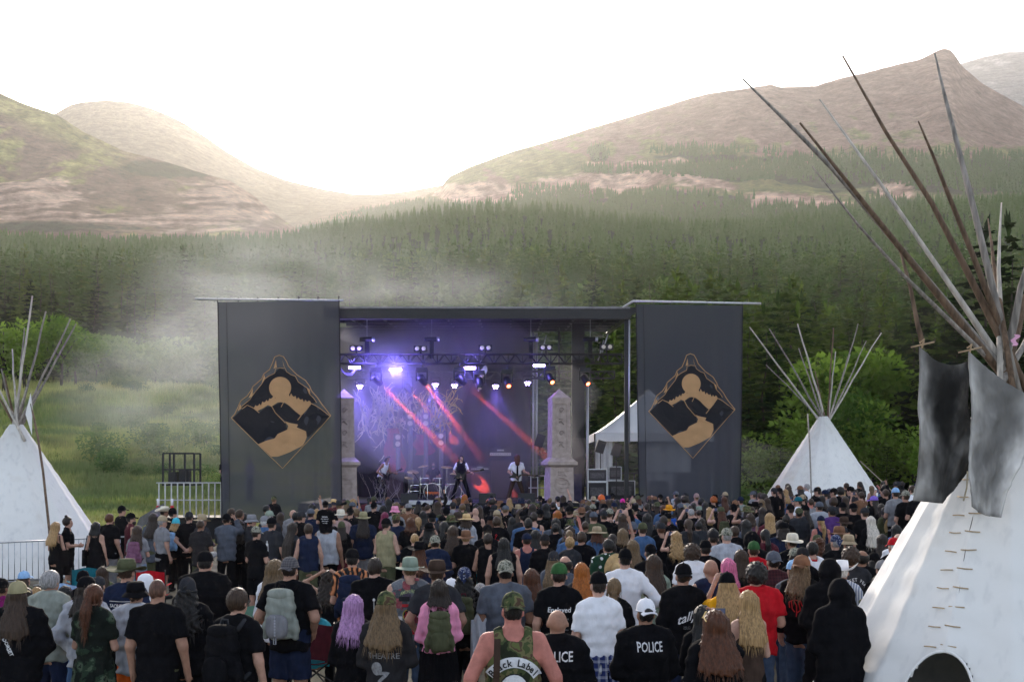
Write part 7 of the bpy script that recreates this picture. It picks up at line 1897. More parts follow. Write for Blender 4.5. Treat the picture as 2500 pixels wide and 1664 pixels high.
1620 1258 m short:dark - tee:black pants:black front
1712 1262 f curlylong:dark - tee:black pants:black front
1742 1300 m short:dark cap:faded tee:charcoal pants:black front
1420 1300 m short:brown - tee:black pants:black front h=1.74
1250 1262 f long:black - tee:black pants:black front
1190 1282 m short:dark cap:black tee:black pants:black front
1330 1305 m short:brown cap:faded tee:black pants:black front h=1.72
1545 1318 f long:dirty - tee:black pants:black front h=1.68
'''.replace('buzz:tan_', 'buzz:dirty')
people = [parse(l) for l in CROWD.strip().splitlines()]
fixed = len(people)
def random_person(x, y):
    r = rng.random
    b = rng.choice('mmmfb'); hair = rng.choice(['short', 'short', 'mid', 'long', 'buzz', 'curly', 'bob', 'ponytail', 'long'] if b != 'f' else ['long', 'mid', 'ponytail', 'bun', 'bob', 'curlylong', 'long']) + ':' + rng.choice(['dark', 'brown', 'black', 'dark', 'black', 'brown', 'dirty', 'dark', 'auburn', 'blond'])
    hat = '-' if r() < .52 else rng.choice(['cap', 'cap', 'capback', 'cap', 'beanie', 'bucket', 'boonie', 'cowboy']) + ':' + rng.choice(['black', 'charcoal', 'black', 'slate', 'olive', 'black', 'navy', 'tan', 'brown', 'camo'])
    if hat != '-' and hair.startswith('curly:'): hair = 'short:' + hair.split(':')[1]
    top = rng.choice(['tee', 'tee', 'tee', 'long', 'hoodie', 'vest', 'tank', 'jacket']) + ':' + rng.choice(['black'] * 11 + ['charcoal', 'faded', 'charcoal', 'navy', 'maroon', 'slate', 'grey', 'olive', 'denim'])
    pose = 'front' if r() < .82 else rng.choice(['phone', 'raise', 'down', 'phoneone'])
    return parse(f'{x:.0f} {y:.0f} {b}{rng.choice("0012341")} {hair} {hat} {top} {rng.choice(["pants", "shorts", "pants"])}:{rng.choice(["black", "jeans", "black", "olive"])} {pose}')
for d in people: locate(d)
for _ in range(3):                                     # nobody stands inside a neighbour: the farther one steps back along the line of sight
    for i, a in enumerate(people):
        for q in people[:i]:
            ds = math.hypot(a['X'] - q['X'], a['Y'] - q['Y'])
            if ds < .50:
                f = a if a['Y'] > q['Y'] else q; k = (f['Y'] + .52 - ds) / f['Y']; f['X'] *= k; f['Y'] *= k
def clear(d, others, lim=.46):
    return all((d['X'] - q['X']) ** 2 + (d['Y'] - q['Y']) ** 2 > lim * lim for q in others)
tries = 0
while len(people) < fixed + 200 and tries < 14000:
    tries += 1
    mid = len(people) < fixed + 46 and tries < 5000
    Y = rng.uniform(18, 28.5) if mid else rng.uniform(28.5, 41.3); x = rng.uniform(930, 2080) if mid else rng.triangular(560, 2290, 1500)
    X = (x - CX) / FPX * Y
    if x < 900 and Y < 31: continue
    d = random_person(x, 1200); d['h'] = rng.uniform(1.62, 1.86); d['k'] = d['h'] / 1.75
    if Y < 33: d['h'] -= .05
    d.update(X=X, Y=Y, Z=float(ground_z(np.float64(X), np.float64(Y))))
    if clear(d, people, .60 if mid else .50):
        d['y'] = YH + (CAMZ - d['Z'] - d['h']) * FPX / Y; people.append(d)

# the nearest 294 are individuals, the rest of the far rows one mass
order = sorted(range(len(people)), key=lambda i: (i >= fixed, people[i]['Y']))
indiv = [people[i] for i in order[:292]]; massed = [people[i] for i in order[292:]]

def uniq_labels(ds):
    for d in ds: d['desc'] = describe(d)
    cnt = {}
    for d in ds: cnt.setdefault(d['desc'], []).append(d)
    single = [d for d in ds if len(cnt[d['desc']]) == 1]
    def short(d):
        w = hatword(d) if d['hat'] != '-' else (hairword(d) or 'bald head')
        return w
    sh = {}
    for d in ds: sh.setdefault(short(d) + topword(d), []).append(d)
    used = set()
    for desc, L in cnt.items():
        for d in L:
            row = 'near the stage' if d['Y'] > 31 else 'mid crowd' if d['Y'] > 17 else 'at the front of the picture'
            if len(L) == 1: lab = desc
            else:
                near = sorted([q for q in single if q is not d and len(sh[short(q) + topword(q)]) == 1], key=lambda q: (q['x'] - d['x']) ** 2 + (q['y'] - d['y']) ** 2)
                lab = None
                for q in near[:12]:
                    dx, dy = q['x'] - d['x'], q['y'] - d['y']
                    rel = 'behind' if dy > 22 and abs(dx) < 25 else 'in front of' if dy < -22 and abs(dx) < 25 else 'left of' if dx > 0 else 'right of'
                    rel = {'behind': 'beyond'}.get(rel, rel)
                    base = desc.replace(', filming', ' filming')
                    c = f"{base}, {rel} {short(q)} and {topword(q)}"
                    if len(c.split()) <= 16 and c not in used: lab = c; break
                if lab is None: lab = ' '.join((desc + ', ' + row).split()[:16])
            used.add(lab); d['label'] = lab
uniq_labels(indiv)

# ------------------------------------------------------------------ prints, bags and other things that people carry
FONT_CACHE = {}
def text_np(s, size=1.0, bold=0.0, shear=0.0):
    k = (s, bold, shear)
    if k not in FONT_CACHE:
        c = bpy.data.curves.new('t', 'FONT'); c.body = s; c.align_x = 'CENTER'; c.offset = bold; c.resolution_u = 2; c.shear = shear
        o = bpy.data.objects.new('t', c); me = bpy.data.meshes.new_from_object(o)
        bm = bmesh.new(); bm.from_mesh(me)
        for lim in (.30, .18):
            ed = [e for e in bm.edges if e.calc_length() > lim]
            if ed: bmesh.ops.subdivide_edges(bm, edges=ed, cuts=1)
            bmesh.ops.triangulate(bm, faces=bm.faces[:])
        bm.to_mesh(me); bm.free()
        V = np.array([v.co[:] for v in me.vertices]).reshape(-1, 3)[:, :2]; F = [tuple(p.vertices) for p in me.polygons]
        bpy.data.objects.remove(o); bpy.data.curves.remove(c); bpy.data.meshes.remove(me)
        FONT_CACHE[k] = (V, F)
    V, F = FONT_CACHE[k]
    return V * size, F
BV = {}
def print_on(d, name, shapes, m, lift=.009):
    """Flat print on the back of a shirt: shapes are (V2, F) in (x, z) of the person's own frame, seen from behind."""
    if name == 'lettering' and 1 < len(shapes) <= 4:
        for q in shapes: print_on(d, name, [q], m, lift)
        return
    key = (d['top'].split(':')[0], d['b'], d['pose'], d['lod'])
    V, F = geo('top', d['b'], d['pose'], key[0], d['lod'])
    if key not in BV: BV[key] = BVHTree.FromPolygons(V.tolist(), F.tolist())
    mb = MB()
    for V2, F2 in shapes:
        out = []
        for x, z in V2:
            h = BV[key].ray_cast(Vector((x, -1.5, z)), Vector((0, 1, 0)))
            out.append((x, (h[0].y if h[0] is not None else -.12) - lift, z))
        mb.add(out, F2)
    return mb.obj(name, m, d['o'])
PRINT_W = mat('white_print', (.62, .62, .64), .8, 0, .12, 40); PRINT_R = mat('red_print', (.45, .015, .02), .8, 0, .2, 40); PRINT_G = mat('grey_print', (.2, .2, .21), .8, 0, .3, 40); PRINT_K = mat('black_print', (.012, .012, .014), .8, 0, 0); PRINT_O = mat('orange_print', (.7, .2, .02), .8, 0, .2, 40)
def lines(txt, z, w, gap, bold=0.02, shear=0.0, cap_h=None):
    out = []
    for i, t in enumerate(txt):
        V, F = text_np(t, 1, bold, shear); span = V[:, 0].max() - V[:, 0].min(); k = (w if np.isscalar(w) else w[i]) / span
        if cap_h: V = V * np.array([k, cap_h / .7])
        else: V = V * k
        V = V - np.array([(V[:, 0].max() + V[:, 0].min()) / 2, 0])
        out.append((V + np.array([0, z - i * gap]), F))
    return out
def stroke2(pts, w):
    m = MB(); P = []
    for i in range(len(pts) - 1):
        a, b = np.array(pts[i]), np.array(pts[i + 1]); n = max(2, int(np.linalg.norm(b - a) / .02) + 1)
        P += [tuple(a + (b - a) * q / (n - 1)) for q in range(n - (1 if i < len(pts) - 2 else 0))]
    m.ribbon(P, w, 0); V = np.concatenate(m.v); return V[:, [0, 2]], m.f
def disc2(c, rx, rz, n=20, rings=3):
    V = [c]; F = []
    for k in range(1, rings + 1):
        for i in range(n): a = i / n * 6.283; V.append((c[0] + rx * k / rings * math.cos(a), c[1] + rz * k / rings * math.sin(a)))
    for i in range(n): F.append((0, 1 + i, 1 + (i + 1) % n))
    for k in range(rings - 1):
        for i in range(n): a = 1 + k * n + i; b = 1 + k * n + (i + 1) % n; F.append((a, a + n, b + n, b))
    return np.array(V), F
RUNE = [[(0, .13), (.018, .115), (0, .095), (-.018, .115), (0, .13)], [(0, .095), (0, .03)], [(-.02, .08), (0, .095), (.02, .08)], [(-.06, -.0), (-.03, .03), (0, 0), (.03, .03), (.05, 0), (.065, .045)], [(-.06, .0), (-.06, .03), (-.03, 0), (0, .03), (.03, 0), (.05, .03)]]
BONES = [[(.0, .17), (.02, .15), (0, .13), (-.02, .15), (0, .17)], [(0, .13), (-.03, .06), (0, .0), (0, -.12)], [(-.03, .06), (-.09, .03), (-.08, -.03)], [(-.03, .06), (.05, .05), (.07, -.02)], [(-.06, .04), (-.05, -.04), (-.02, -.07)], [(.03, .05), (.04, -.05), (.0, -.08)]]

def rounded(w, d, h, y0, zc, n=3.2):
    def f(X, Y, Z):
        return ((np.abs(X / (w / 2)) ** n + np.abs((Y - y0) / (d / 2)) ** n + np.abs((Z - zc) / (h / 2)) ** n) ** (1 / n) - 1) * min(w, d, h) / 2
    return f
PACK = {}
def pack_np(lod):
    if lod not in PACK:
        v = (.016, .022, .03)[lod]
        main = rounded(.31, .19, .50, -.235, 1.20); pk = rounded(.24, .10, .25, -.335, 1.10, 3); top = rounded(.28, .17, .12, -.24, 1.42, 2.6); sl = rounded(.07, .11, .2, -.23, 1.06, 2.6)
        body = surfnet(lambda X, Y, Z: smin(main(X, Y, Z), np.minimum(sl(X - .165, Y, Z), sl(X + .165, Y, Z)), .015) + .004 * np.sin(Z * 60 + X * 20), [-.25, -.36, .9], [.25, -.10, 1.52], v)
        pocket = surfnet(pk, [-.15, -.42, .94], [.15, -.25, 1.26], v); lid = surfnet(top, [-.17, -.36, 1.33], [.17, -.12, 1.51], v)
        PACK[lod] = (body, pocket, lid)
    return PACK[lod]
def add_pack(d):
    o = d['o']; c = d['bp']; lod = min(d['lod'], 2)
    body, pocket, lid = pack_np(lod); dark = cloth('black') if c not in ('black', 'navy') else cloth('charcoal')
    k = ('pack', lod)
    if k not in ME: ME[k] = [mesh_np(n, *g, [cloth('black')]) for n, g in (('backpack', body), ('pocket', pocket), ('lid', lid))]
    s = .86 if c in ('grey', 'olive', 'lightblue', 'mauve', 'blue') else 1.0
    p = link('backpack', ME[k][0]); p.matrix_world = Matrix.LocRotScale(o.location, o.rotation_euler, o.scale)
    p.location.z += (1 - s) * 1.25 * o.scale[2]; p.scale = (o.scale[0] * s, o.scale[1] * s, o.scale[2] * s)
    yw = Matrix.Rotation(o.rotation_euler.z, 3, 'Z'); p.location += yw @ Vector((0, .01 - (.02 if d['b'] == 'b' else 0) - (1 - s) * .14, 0)) * o.scale[1]
    p.material_slots[0].link = 'OBJECT'; p.material_slots[0].material = cloth(c)
    for nm, me in (('pocket', ME[k][1]), ('lid', ME[k][2])):
        q = link(nm, me, p); q.material_slots[0].link = 'OBJECT'; q.material_slots[0].material = cloth(c) if c != 'stone' or nm == 'lid' else cloth('grey')
    m = MB()
    for sx in (-1, 1): m.tube([(sx * .09, -.15, 1.42), (sx * .115, -.07, 1.50), (sx * .12, .02, 1.50), (sx * .13, .11, 1.42), (sx * .14, .12, 1.30), (sx * .17, .03, 1.10), (sx * .15, -.14, 1.02)], .02, 6)
    m.obj('strap', dark, p, True)
    m = MB(); m.tube([(-.035, -.2, 1.47), (-.03, -.2, 1.515), (.03, -.2, 1.515), (.035, -.2, 1.47)], .009, 6); m.obj('handle', cloth('maroon') if c == 'olive' else dark, p, True)
    if c == 'stone':
        m = MB()
        for i in range(7): m.box((0, -.386, 1.02 + i * .03), (.016, .006, .022))
        m.tube([(-.012, -.385, .99), (-.012, -.385, .93), (.012, -.385, .93), (.012, -.385, .99)], .006, 5)
        m.obj('daisy_chain', cloth('lightgrey'), p)
    who = hatword(d) if d['hat'] != '-' else (hairword(d) or 'bald head')
    tag(p, f"{cn(c)} backpack on the back of the person with {who}", 'backpack', 'backpacks worn in the crowd')

def own(o_new, d, lab, cat, group=None):
    o_new.matrix_world = Matrix.LocRotScale(d['o'].location, d['o'].rotation_euler, d['o'].scale); return tag(o_new, lab, cat, group)
PHONE_S = mat('phone_screen', (.02, .02, .03), .15, 0, 0, emit=(.25, .3, .55, .06))
for d in indiv:
    o = place_person(d)
    who = hatword(d) if d['hat'] != '-' else (hairword(d) or 'bald head')
    if d['bp']: add_pack(d)
    if d['pose'] in ('phone', 'phoneone') and d['lod'] >= 0:
        m = MB(); x = .10 if d['pose'] == 'phoneone' else 0
        m.box((x, .34, 1.70), (.15, .011, .078)); p = m.obj('phone', BLACK_PLASTIC); m = MB(); m.box((x, .3325, 1.70), (.138, .003, .068)); m.obj('screen', PHONE_S, p)
        own(p, d, f"phone held up by the person with {who} and {topword(d)}", 'phone', 'phones held up in the crowd')
    for e in d['ex']:
        if e.startswith('T:') or e.startswith('P:'):
            t = e[2:].replace('_', ' ').split('/')
            if t == ['POLICE']: print_on(d, 'police_lettering', lines(t, 1.335, .25, .1, .012, 0, .085), PRINT_W)
            elif t == ['Enslaved']:
                print_on(d, 'lettering', lines(t, 1.28, .25, .1, .012, .1), PRINT_W)
                print_on(d, 'small_print', lines(['EUROPEAN TOUR', '1991', 'live dates and cities'], 1.2, [.2, .07, .2], .055, 0), PRINT_G)
            elif t[0] == 'SACRIFICED': print_on(d, 'lettering', lines(t, 1.28, [.27, .16, .27], .065, .015), PRINT_W); print_on(d, 'print_line', [stroke2([(-.14, 1.345), (.14, 1.345)], .006)], PRINT_W)
            elif t[0] == 'Mercyful': print_on(d, 'lettering', lines(t, 1.30, [.21, .12], .075, .03), PRINT_W); print_on(d, 'patch', [stroke2([(-.19, 1.24), (-.13, 1.24)], .07)], PRINT_W); print_on(d, 'patch', [disc2((-.06, 1.12), .06, .05)], PRINT_G); print_on(d, 'stud_row', [stroke2([(-.13, 1.26), (.0, 1.19), (.14, 1.26)], .006)], PRINT_W)
            elif t[0] == 'THEATRE': print_on(d, 'lettering', lines(t[:1], 1.19, .3, .1, .01), PRINT_G); print_on(d, 'lettering', lines(t[1:], .93, .22, .1, .01), PRINT_G); print_on(d, 'print', [disc2((-.06, 1.10), .055, .06), stroke2([(-.04, 1.06), (.05, 1.06), (.0, 1.02), (-.04, .98)], .03)], PRINT_G)
            elif t[0] == 'DORSET':
                V, F = text_np('DORSET', .05, .03); a = -1.15; R = np.array([[math.cos(a), -math.sin(a)], [math.sin(a), math.cos(a)]])
                print_on(d, 'strap_lettering', [(V @ R.T + np.array([-.05, 1.17]), F), disc2((-.085, 1.29), .012, .016)], PRINT_W)
            else: print_on(d, 'lettering', lines(t, 1.33, .2, .06, .02), PRINT_W)
        elif e.startswith('Y:'):
            V, F = text_np('tally', .13, .012, .25); V = V - np.array([V[:, 0].mean(), 0]); V = V + np.stack([0 * V[:, 0], V[:, 0] * .35], 1)
            print_on(d, 'lettering', [(V + np.array([.0, 1.19]), F)], PRINT_W); print_on(d, 'small_print', lines(['TABER, ALTA', 'FIREWOOD'], 1.13, [.08, .08], .02, 0), PRINT_G)
        elif e.startswith('W:'):
            sh = []
            for txt, rad, sgn in (('SWEET PEA', .145, 1), ('& SEPTIC', .145, -1)):
                n = len(txt)
                for i, ch in enumerate(txt):
                    if ch == ' ': continue
                    V, F = text_np(ch, .058, .03); V = V - np.array([V[:, 0].mean(), 0])
                    a = (i - (n - 1) / 2) * .24; th = math.pi / 2 - a if sgn > 0 else -math.pi / 2 + a
                    R = np.array([[math.cos(-a), -math.sin(-a)], [math.sin(-a), math.cos(-a)]]) if sgn > 0 else np.array([[math.cos(a), -math.sin(a)], [math.sin(a), math.cos(a)]])
                    rr = rad if sgn > 0 else rad + .03
                    sh.append((V @ R.T + np.array([rr * math.cos(th), 1.22 + rr * math.sin(th)]), F))
            print_on(d, 'lettering', sh, PRINT_W)
        elif e.startswith('V:'):
            V, F = text_np(e[2:].replace('_', ' '), .05, .02); V = V - np.array([V[:, 0].mean(), 0]); V = V * np.array([.24 / (np.ptp(V[:, 0])), 1]); V = V - np.stack([0 * V[:, 0], 2.2 * V[:, 0] ** 2], 1)
            print_on(d, 'lettering', [(V + np.array([0, 1.405]), F)], mat('green_print', (.3, .36, .16), .8, 0, .2, 40))
            red = [((-.075, 1.34), .12, .05, PRINT_K), ((.10, 1.335), .075, .06, PRINT_R), ((-.06, 1.27), .08, .03, PRINT_R), ((.0, 1.05), .08, .05, PRINT_R), ((.06, .98), .1, .05, PRINT_R), ((-.10, 1.0), .06, .04, PRINT_W), ((.09, 1.17), .04, .06, PRINT_W), ((-.12, 1.12), .05, .06, PRINT_W)]
            for (cx, cz), w, h, mm in red: print_on(d, 'patch', [stroke2([(cx - w / 2, cz), (cx + w / 2, cz)], h)], mm, .012)
            print_on(d, 'patch', [disc2((.04, 1.255), .036, .036)], PRINT_W, .016); print_on(d, 'patch', [stroke2([(.04, 1.285), (.04, 1.225)], .008), stroke2([(.022, 1.27), (.058, 1.27)], .007), stroke2([(.026, 1.25), (.054, 1.25)], .007), stroke2([(.028, 1.232), (.052, 1.232)], .01)], PRINT_R, .022)
            print_on(d, 'patch', [disc2((-.035, 1.165), .058, .064)], mat('gold_print', (.5, .4, .05), .8, 0, .2, 40), .014); print_on(d, 'patch', [disc2((-.035, 1.165), .05, .056)], PRINT_K, .018)
            st = [(-.035 + .05 * math.sin(q * 4 * math.pi / 5 + math.pi), 1.165 + .056 * math.cos(q * 4 * math.pi / 5 + math.pi)) for q in range(6)]; print_on(d, 'patch', [stroke2(st, .006)], PRINT_R, .026)
        elif e.startswith('S:'):
            arc = []
            n = 24
            V = []; F = []
            for i in range(n + 1):
                a = math.radians(150 - 120 * i / n)
                for rr in (.175, .2, .225, .25): V.append((.0 + rr * math.cos(a), 1.085 + rr * math.sin(a)))
            for i in range(n):
                for q in range(3): F.append((i * 4 + q, i * 4 + q + 1, (i + 1) * 4 + q + 1, (i + 1) * 4 + q))
            print_on(d, 'banner_print', [(np.array(V), F)], PRINT_W)
            sh = []
            for i, ch in enumerate('Black Label'):
                if ch == ' ': continue
                V, F = text_np(ch, .072, .02); V = V - np.array([V[:, 0].mean(), 0]); a = (i - 5) * .185; R = np.array([[math.cos(-a), -math.sin(-a)], [math.sin(-a), math.cos(-a)]]); th = math.pi / 2 - a
                sh.append((V @ R.T + np.array([.187 * math.cos(th), 1.085 + .187 * math.sin(th)]), F))
            print_on(d, 'lettering', sh, PRINT_K, .016)
            print_on(d, 'skull_print', [disc2((0, 1.10), .118, .118)], PRINT_K, .010); print_on(d, 'skull_print', [disc2((0, 1.105), .105, .105), disc2((0, 1.00), .06, .07)], PRINT_W, .016)
            print_on(d, 'skull_print', [disc2((-.042, 1.055), .034, .028), disc2((.042, 1.055), .034, .028), stroke2([(0, 1.03), (0, 1.005)], .02), stroke2([(-.095, 1.10), (-.075, 1.00)], .03), stroke2([(.095, 1.10), (.075, 1.00)], .03)], PRINT_K, .022)
            print_on(d, 'patch', [stroke2([(.13, .99), (.21, 1.0)], .055)], PRINT_W, .016)
            m = MB(); m.grid(lambda u, v: (-.155 + .05 * u - .02 * v, -.175 - .06 * math.sin(v * 3.1) - (.03 if v < .5 else 0), 1.47 - .55 * v), 2, 10)
            own(m.obj('shoulder_strap', cloth('darkbrown')), d, 'dark brown bag strap down the back of the camouflage tank top', 'strap')
        elif e.startswith('R:'):
            kind, c = e[2:].split(':'); L = RUNE if kind == 'rune' else BONES; z = 1.33 if kind == 'rune' else 1.25
            print_on(d, 'rune_print' if kind == 'rune' else 'figure_print', [stroke2([(x, zz + z) for x, zz in p], .011) for p in L], PRINT_W if c == 'white' else PRINT_R)
        elif e == 'bar': print_on(d, 'print', [disc2((0, 1.30), .016, .018), stroke2([(0, 1.28), (0, 1.02)], .008)], PRINT_W); print_on(d, 'lettering', lines(['OUTER RING'], .96, .16, .1, .02), PRINT_W)
        elif e == 'bottle': print_on(d, 'bottle_print', [stroke2([(-.02, 1.30), (-.02, 1.08)], .055), stroke2([(-.02, 1.35), (-.02, 1.30)], .02)], PRINT_W); print_on(d, 'bottle_print', [stroke2([(-.02, 1.25), (-.02, 1.18)], .045)], PRINT_G, .016)
        elif e == 'snake': print_on(d, 'snake_print', [stroke2([(-.09, 1.33), (-.02, 1.35), (-.03, 1.30), (-.08, 1.27), (-.0, 1.24), (0, 1.18), (-.07, 1.13)], .022)], PRINT_W); print_on(d, 'lettering', lines(['CAVERN'], 1.36, .1, .1, .02), PRINT_W)
        elif e == 'O:disc': print_on(d, 'disc_print', [disc2((.03, 1.2), .065, .07)], PRINT_O); print_on(d, 'disc_print', [stroke2([(-.01, 1.16), (.07, 1.25)], .022)], PRINT_K, .016); print_on(d, 'flame_print', [stroke2([(-.06, 1.07), (.0, 1.04), (.12, 1.07)], .03)], PRINT_O)
        elif e == 'waist':
            s_ = Body(d['b'], d['pose'])
            def wf(X, Y, Z):
                t = np.clip((.98 - Z) / .5, 0, 1); ax, ay = .205 + .05 * t, .158 + .05 * t
                q = np.sqrt((X / ax) ** 2 + (Y / ay) ** 2); return np.maximum(np.maximum((q - 1) * .13, -(q - .86) * .13), np.maximum(.50 + .02 * np.sin(X * 20) - Z, Z - .985)) + .007 * np.sin(np.arctan2(X, Y) * 12) + np.where(Y > .06, .2, 0)
            link('tied_shirt', mesh_np('tied_shirt', *surfnet(wf, [-.30, -.27, .42], [.30, .2, 1.02], .015), [cloth('plaidblue')]), o)
        elif e == 'coat':
            def wf(X, Y, Z): return cap(X, Y, Z, (-.29, .03, 1.12), (-.31, -.02, .72), .075, .09) + .016 * np.sin(X * 70 + Z * 6) + .008 * np.sin(Y * 80)
            own(link('folded_hoodie', mesh_np('folded_hoodie', *surfnet(wf, [-.48, -.2, .58], [-.15, .2, 1.26], .014), [cloth('lightgrey')])), d, 'light grey hoodie hung over the arm of the man in slate t-shirt', 'hoodie')
        elif e in ('side', 'tote'):
            c = 'black' if e == 'side' else 'cream'; x0 = -.24 if d['x'] > 200 else .22
            m = MB(); m.grid(lambda u, v: (x0 + .05 * math.cos(u * 6.283), -.02 + (.14 + .02 * v) * math.sin(u * 6.283), 1.15 - .36 * v), 14, 6); p = m.obj('shoulder_bag', cloth(c), None, True)
            m = MB(); m.tube([(x0, -.08, 1.14), (x0 * .75, -.06, 1.47), (x0 * .75, .05, 1.46), (x0, .08, 1.14)], .011, 6); m.obj('strap', cloth(c), p, True)
            own(p, d, f"{cn(c)} bag hanging from the shoulder of the person with {who}", 'bag', 'bags carried in the crowd')
        elif e == 'hatback':
            m = hat_mesh('straw'); p = link('straw_hat', m.mesh('straw_hat', [cloth('straw')], True)); M = Matrix.LocRotScale(o.location, o.rotation_euler, o.scale)
            p.matrix_world = M @ Matrix.Translation((.03, -.17, 1.33)) @ Matrix.Rotation(math.radians(100), 4, 'X'); tag(p, f"straw hat hanging on the back of the person with {who}", 'hat', 'hats hanging on backs')
        elif e == 'shades':
            m = MB(); m.tube([(-.085, .06, 1.70), (-.10, -.03, 1.72), (-.095, -.09, 1.69)], .006, 6); m.tube([(-.085, .06, 1.70), (0, .09, 1.735), (.085, .06, 1.70)], .006, 6); m.tube([(-.10, -.02, 1.715), (-.075, .0, 1.755), (-.06, .04, 1.75)], .006, 6)
            m.obj('sunglasses', mat('cream_plastic', (.72, .5, .2), .35, 0, .05), o)
        elif e == 'glasses':
            m = MB()
            for sx in (-1, 1): m.tube([(sx * .075, -.02, 1.645), (sx * .072, .09, 1.645)], .003, 5); m.tube([(sx * .034 + .024 * math.cos(q), .104, 1.643 + .018 * math.sin(q)) for q in np.linspace(0, 6.283, 11)], .003, 4, False)
            m.obj('glasses', BLACK_PLASTIC, o)
        elif e == 'scarf':
            m = MB(); m.tube([(math.cos(q) * .078, math.sin(q) * .075 - .01, 1.50 + .012 * math.sin(q)) for q in np.linspace(0, 6.283, 17)], .022, 6, False); m.obj('neckerchief', cloth('red'), o, True)
        elif e == 'lens':
            m = MB(); m.tube([(.12, .36, 1.58), (.16, .50, 1.58)], [.034, .034], 12); p = m.obj('camera_lens', mat('white_enamel', (.7, .7, .7), .4, 0, .05), None, True)
            m = MB(); m.tube([(.145, .44, 1.58), (.152, .468, 1.58)], .0355, 12); m.obj('focus_ring', BLACK_PLASTIC, p); m = MB(); m.box((.10, .31, 1.59), (.15, .08, .11)); m.obj('camera_body', BLACK_PLASTIC, p)
            own(p, d, 'white telephoto camera held by the person in slate hoodie', 'camera')

# child on the shoulders of the man in the pale vest
cb = [d for d in indiv if d['x'] == 800 and d['top'] == 'vest:lightgrey'][0]
ch = parse('792 1219 m2 short:dark cap:black tee:black pants:black sit'); ch.update(X=cb['X'] - .02, Y=cb['Y'] - .08, h=1.18, k=1.18 / 1.75); ch['Z'] = cb['Z'] + 1.50 * cb['k'] - .40 * ch['k']; ch['girth'] = 1.05
ch['label'] = 'child in black printed t-shirt and cap riding on the shoulders in the pale vest'
place_person(ch, 1); print_on(ch, 'lettering', lines(['Infinite', 'FEST  MMXXIV  TOUR', 'north  south', 'gates open'], .92 + .0, [.16, .2, .18, .16], .05, .02), PRINT_W) if False else None
Vt = lines(['Infinite', 'FEST MMXXIV', 'gates open', 'one night'], .83, [.16, .22, .18, .14], .06, .02); print_on(ch, 'lettering', Vt, PRINT_W)

# far rows that read as one mass
def massed_crowd():
    mats = []; Vs, Fs, Ms, n = [], [], [], 0
    for d in massed:
        b, pose = d['b'], d['pose']; k = d['k']; yaw = -math.atan2(-1 - d['X'], 53 - d['Y']) * .8 + rng.uniform(-.16, .16)
        c, s = math.cos(yaw), math.sin(yaw)
        L = [(geo('skin', b, pose, '', 2), skinm(d['skin'])), (geo('top', b, pose, d['top'].split(':')[0], 2), cloth(d['top'].split(':')[1])), (geo('bottom', b, pose, d['bot'].split(':')[0], 2), cloth(d['bot'].split(':')[1])), (geo('hair', 'm', 'down', d['hair'].split(':')[0] + ('_h' if d['hat'] != '-' and d['hair'][:4] != 'buzz' else ''), 2), hairm(d['hair'].split(':')[1]))]
        if d['hat'] != '-':
            Vh, Fh = hat_geo(d['hat'].split(':')[0]); L.append(((Vh * 1.06 + np.array([0, -.008, 1.668]), np.array([f if len(f) == 4 else list(f) + [f[-1]] for f in Fh if len(f) in (3, 4)])), cloth(d['hat'].split(':')[1])))
        for (V, F), m in L:
            V = np.asarray(V) * k; W = np.stack([V[:, 0] * c - V[:, 1] * s + d['X'], V[:, 0] * s + V[:, 1] * c + d['Y'], V[:, 2] + d['Z']], 1)
            if m not in mats: mats.append(m)
            Vs.append(W); Fs.append(F + n); Ms.append(np.full(len(F), mats.index(m))); n += len(W)
    if Vs: tag(link('far_crowd', mesh_np('far_crowd', np.concatenate(Vs), np.concatenate(Fs), mats, np.concatenate(Ms))), kind='stuff')
massed_crowd()

# ------------------------------------------------------------------ camp chairs
def camp_chair(x, Y, c, c2, rz, label, low=0.0):
    X = (x - CX) / FPX * Y
    o = thing('camp_chair', (X, Y, float(ground_z(np.float64(X), np.float64(Y)))), label, 'camp chair', 'camp chairs among the crowd', rz)
    m = MB(); m.grid(lambda u, v: ((u - .5) * .52, -.22 + .05 * math.sin(u * 3.14) * -1 - .08 * v, .44 + .46 * v + .02 * math.cos((u - .5) * 6.28)), 8, 6); m.grid(lambda u, v: ((.5 - u) * .52, -.215 + .05 * math.sin(u * 3.14) * -1 - .08 * v, .44 + .46 * v + .02 * math.cos((u - .5) * 6.28)), 8, 6)
    m.obj('backrest', c, o, True)
    if c2 is not None:
        m = MB(); m.grid(lambda u, v: ((u - .5) * .40, -.236 - .05 * math.sin(.3 + u * 2.54) - .08 * (.1 + .4 * v), .48 + .2 * v), 6, 3); m.obj('panel', c2, o, True)
    m = MB(); m.grid(lambda u, v: ((u - .5) * .52, -.2 + .44 * v, .43 - .05 * math.sin(u * 3.14)), 6, 4); m.obj('seat', c, o, True)
    for sx in (-1, 1):
        m = MB(); m.tube([(sx * .27, -.24, .02), (sx * .27, -.29, .92)], .011, 6); m.obj('back_post', BLACK_METAL, o)
        m = MB(); m.tube([(sx * .27, -.25, .03), (-sx * .25, .24, .45)], .010, 6); m.tube([(sx * .27, .25, .03), (-sx * .25, -.22, .45)], .010, 6); m.obj('leg', BLACK_METAL, o)
        m = MB(); m.grid(lambda u, v: (sx * (.24 + .06 * u), -.22 + .46 * v, .62 + .015 * math.sin(u * 3)), 2, 3); m.obj('armrest', c, o)
    return o
def chair_at(x, ytop, c, c2, rz, label):
    s = (ytop - YH) / (CAMZ - .92); camp_chair(x, FPX / s, c, c2, rz, label)
chair_at(375, 1388, cloth('red'), cloth('charcoal'), .1, 'red camp chair with grey panel beside the bent grey haired man')
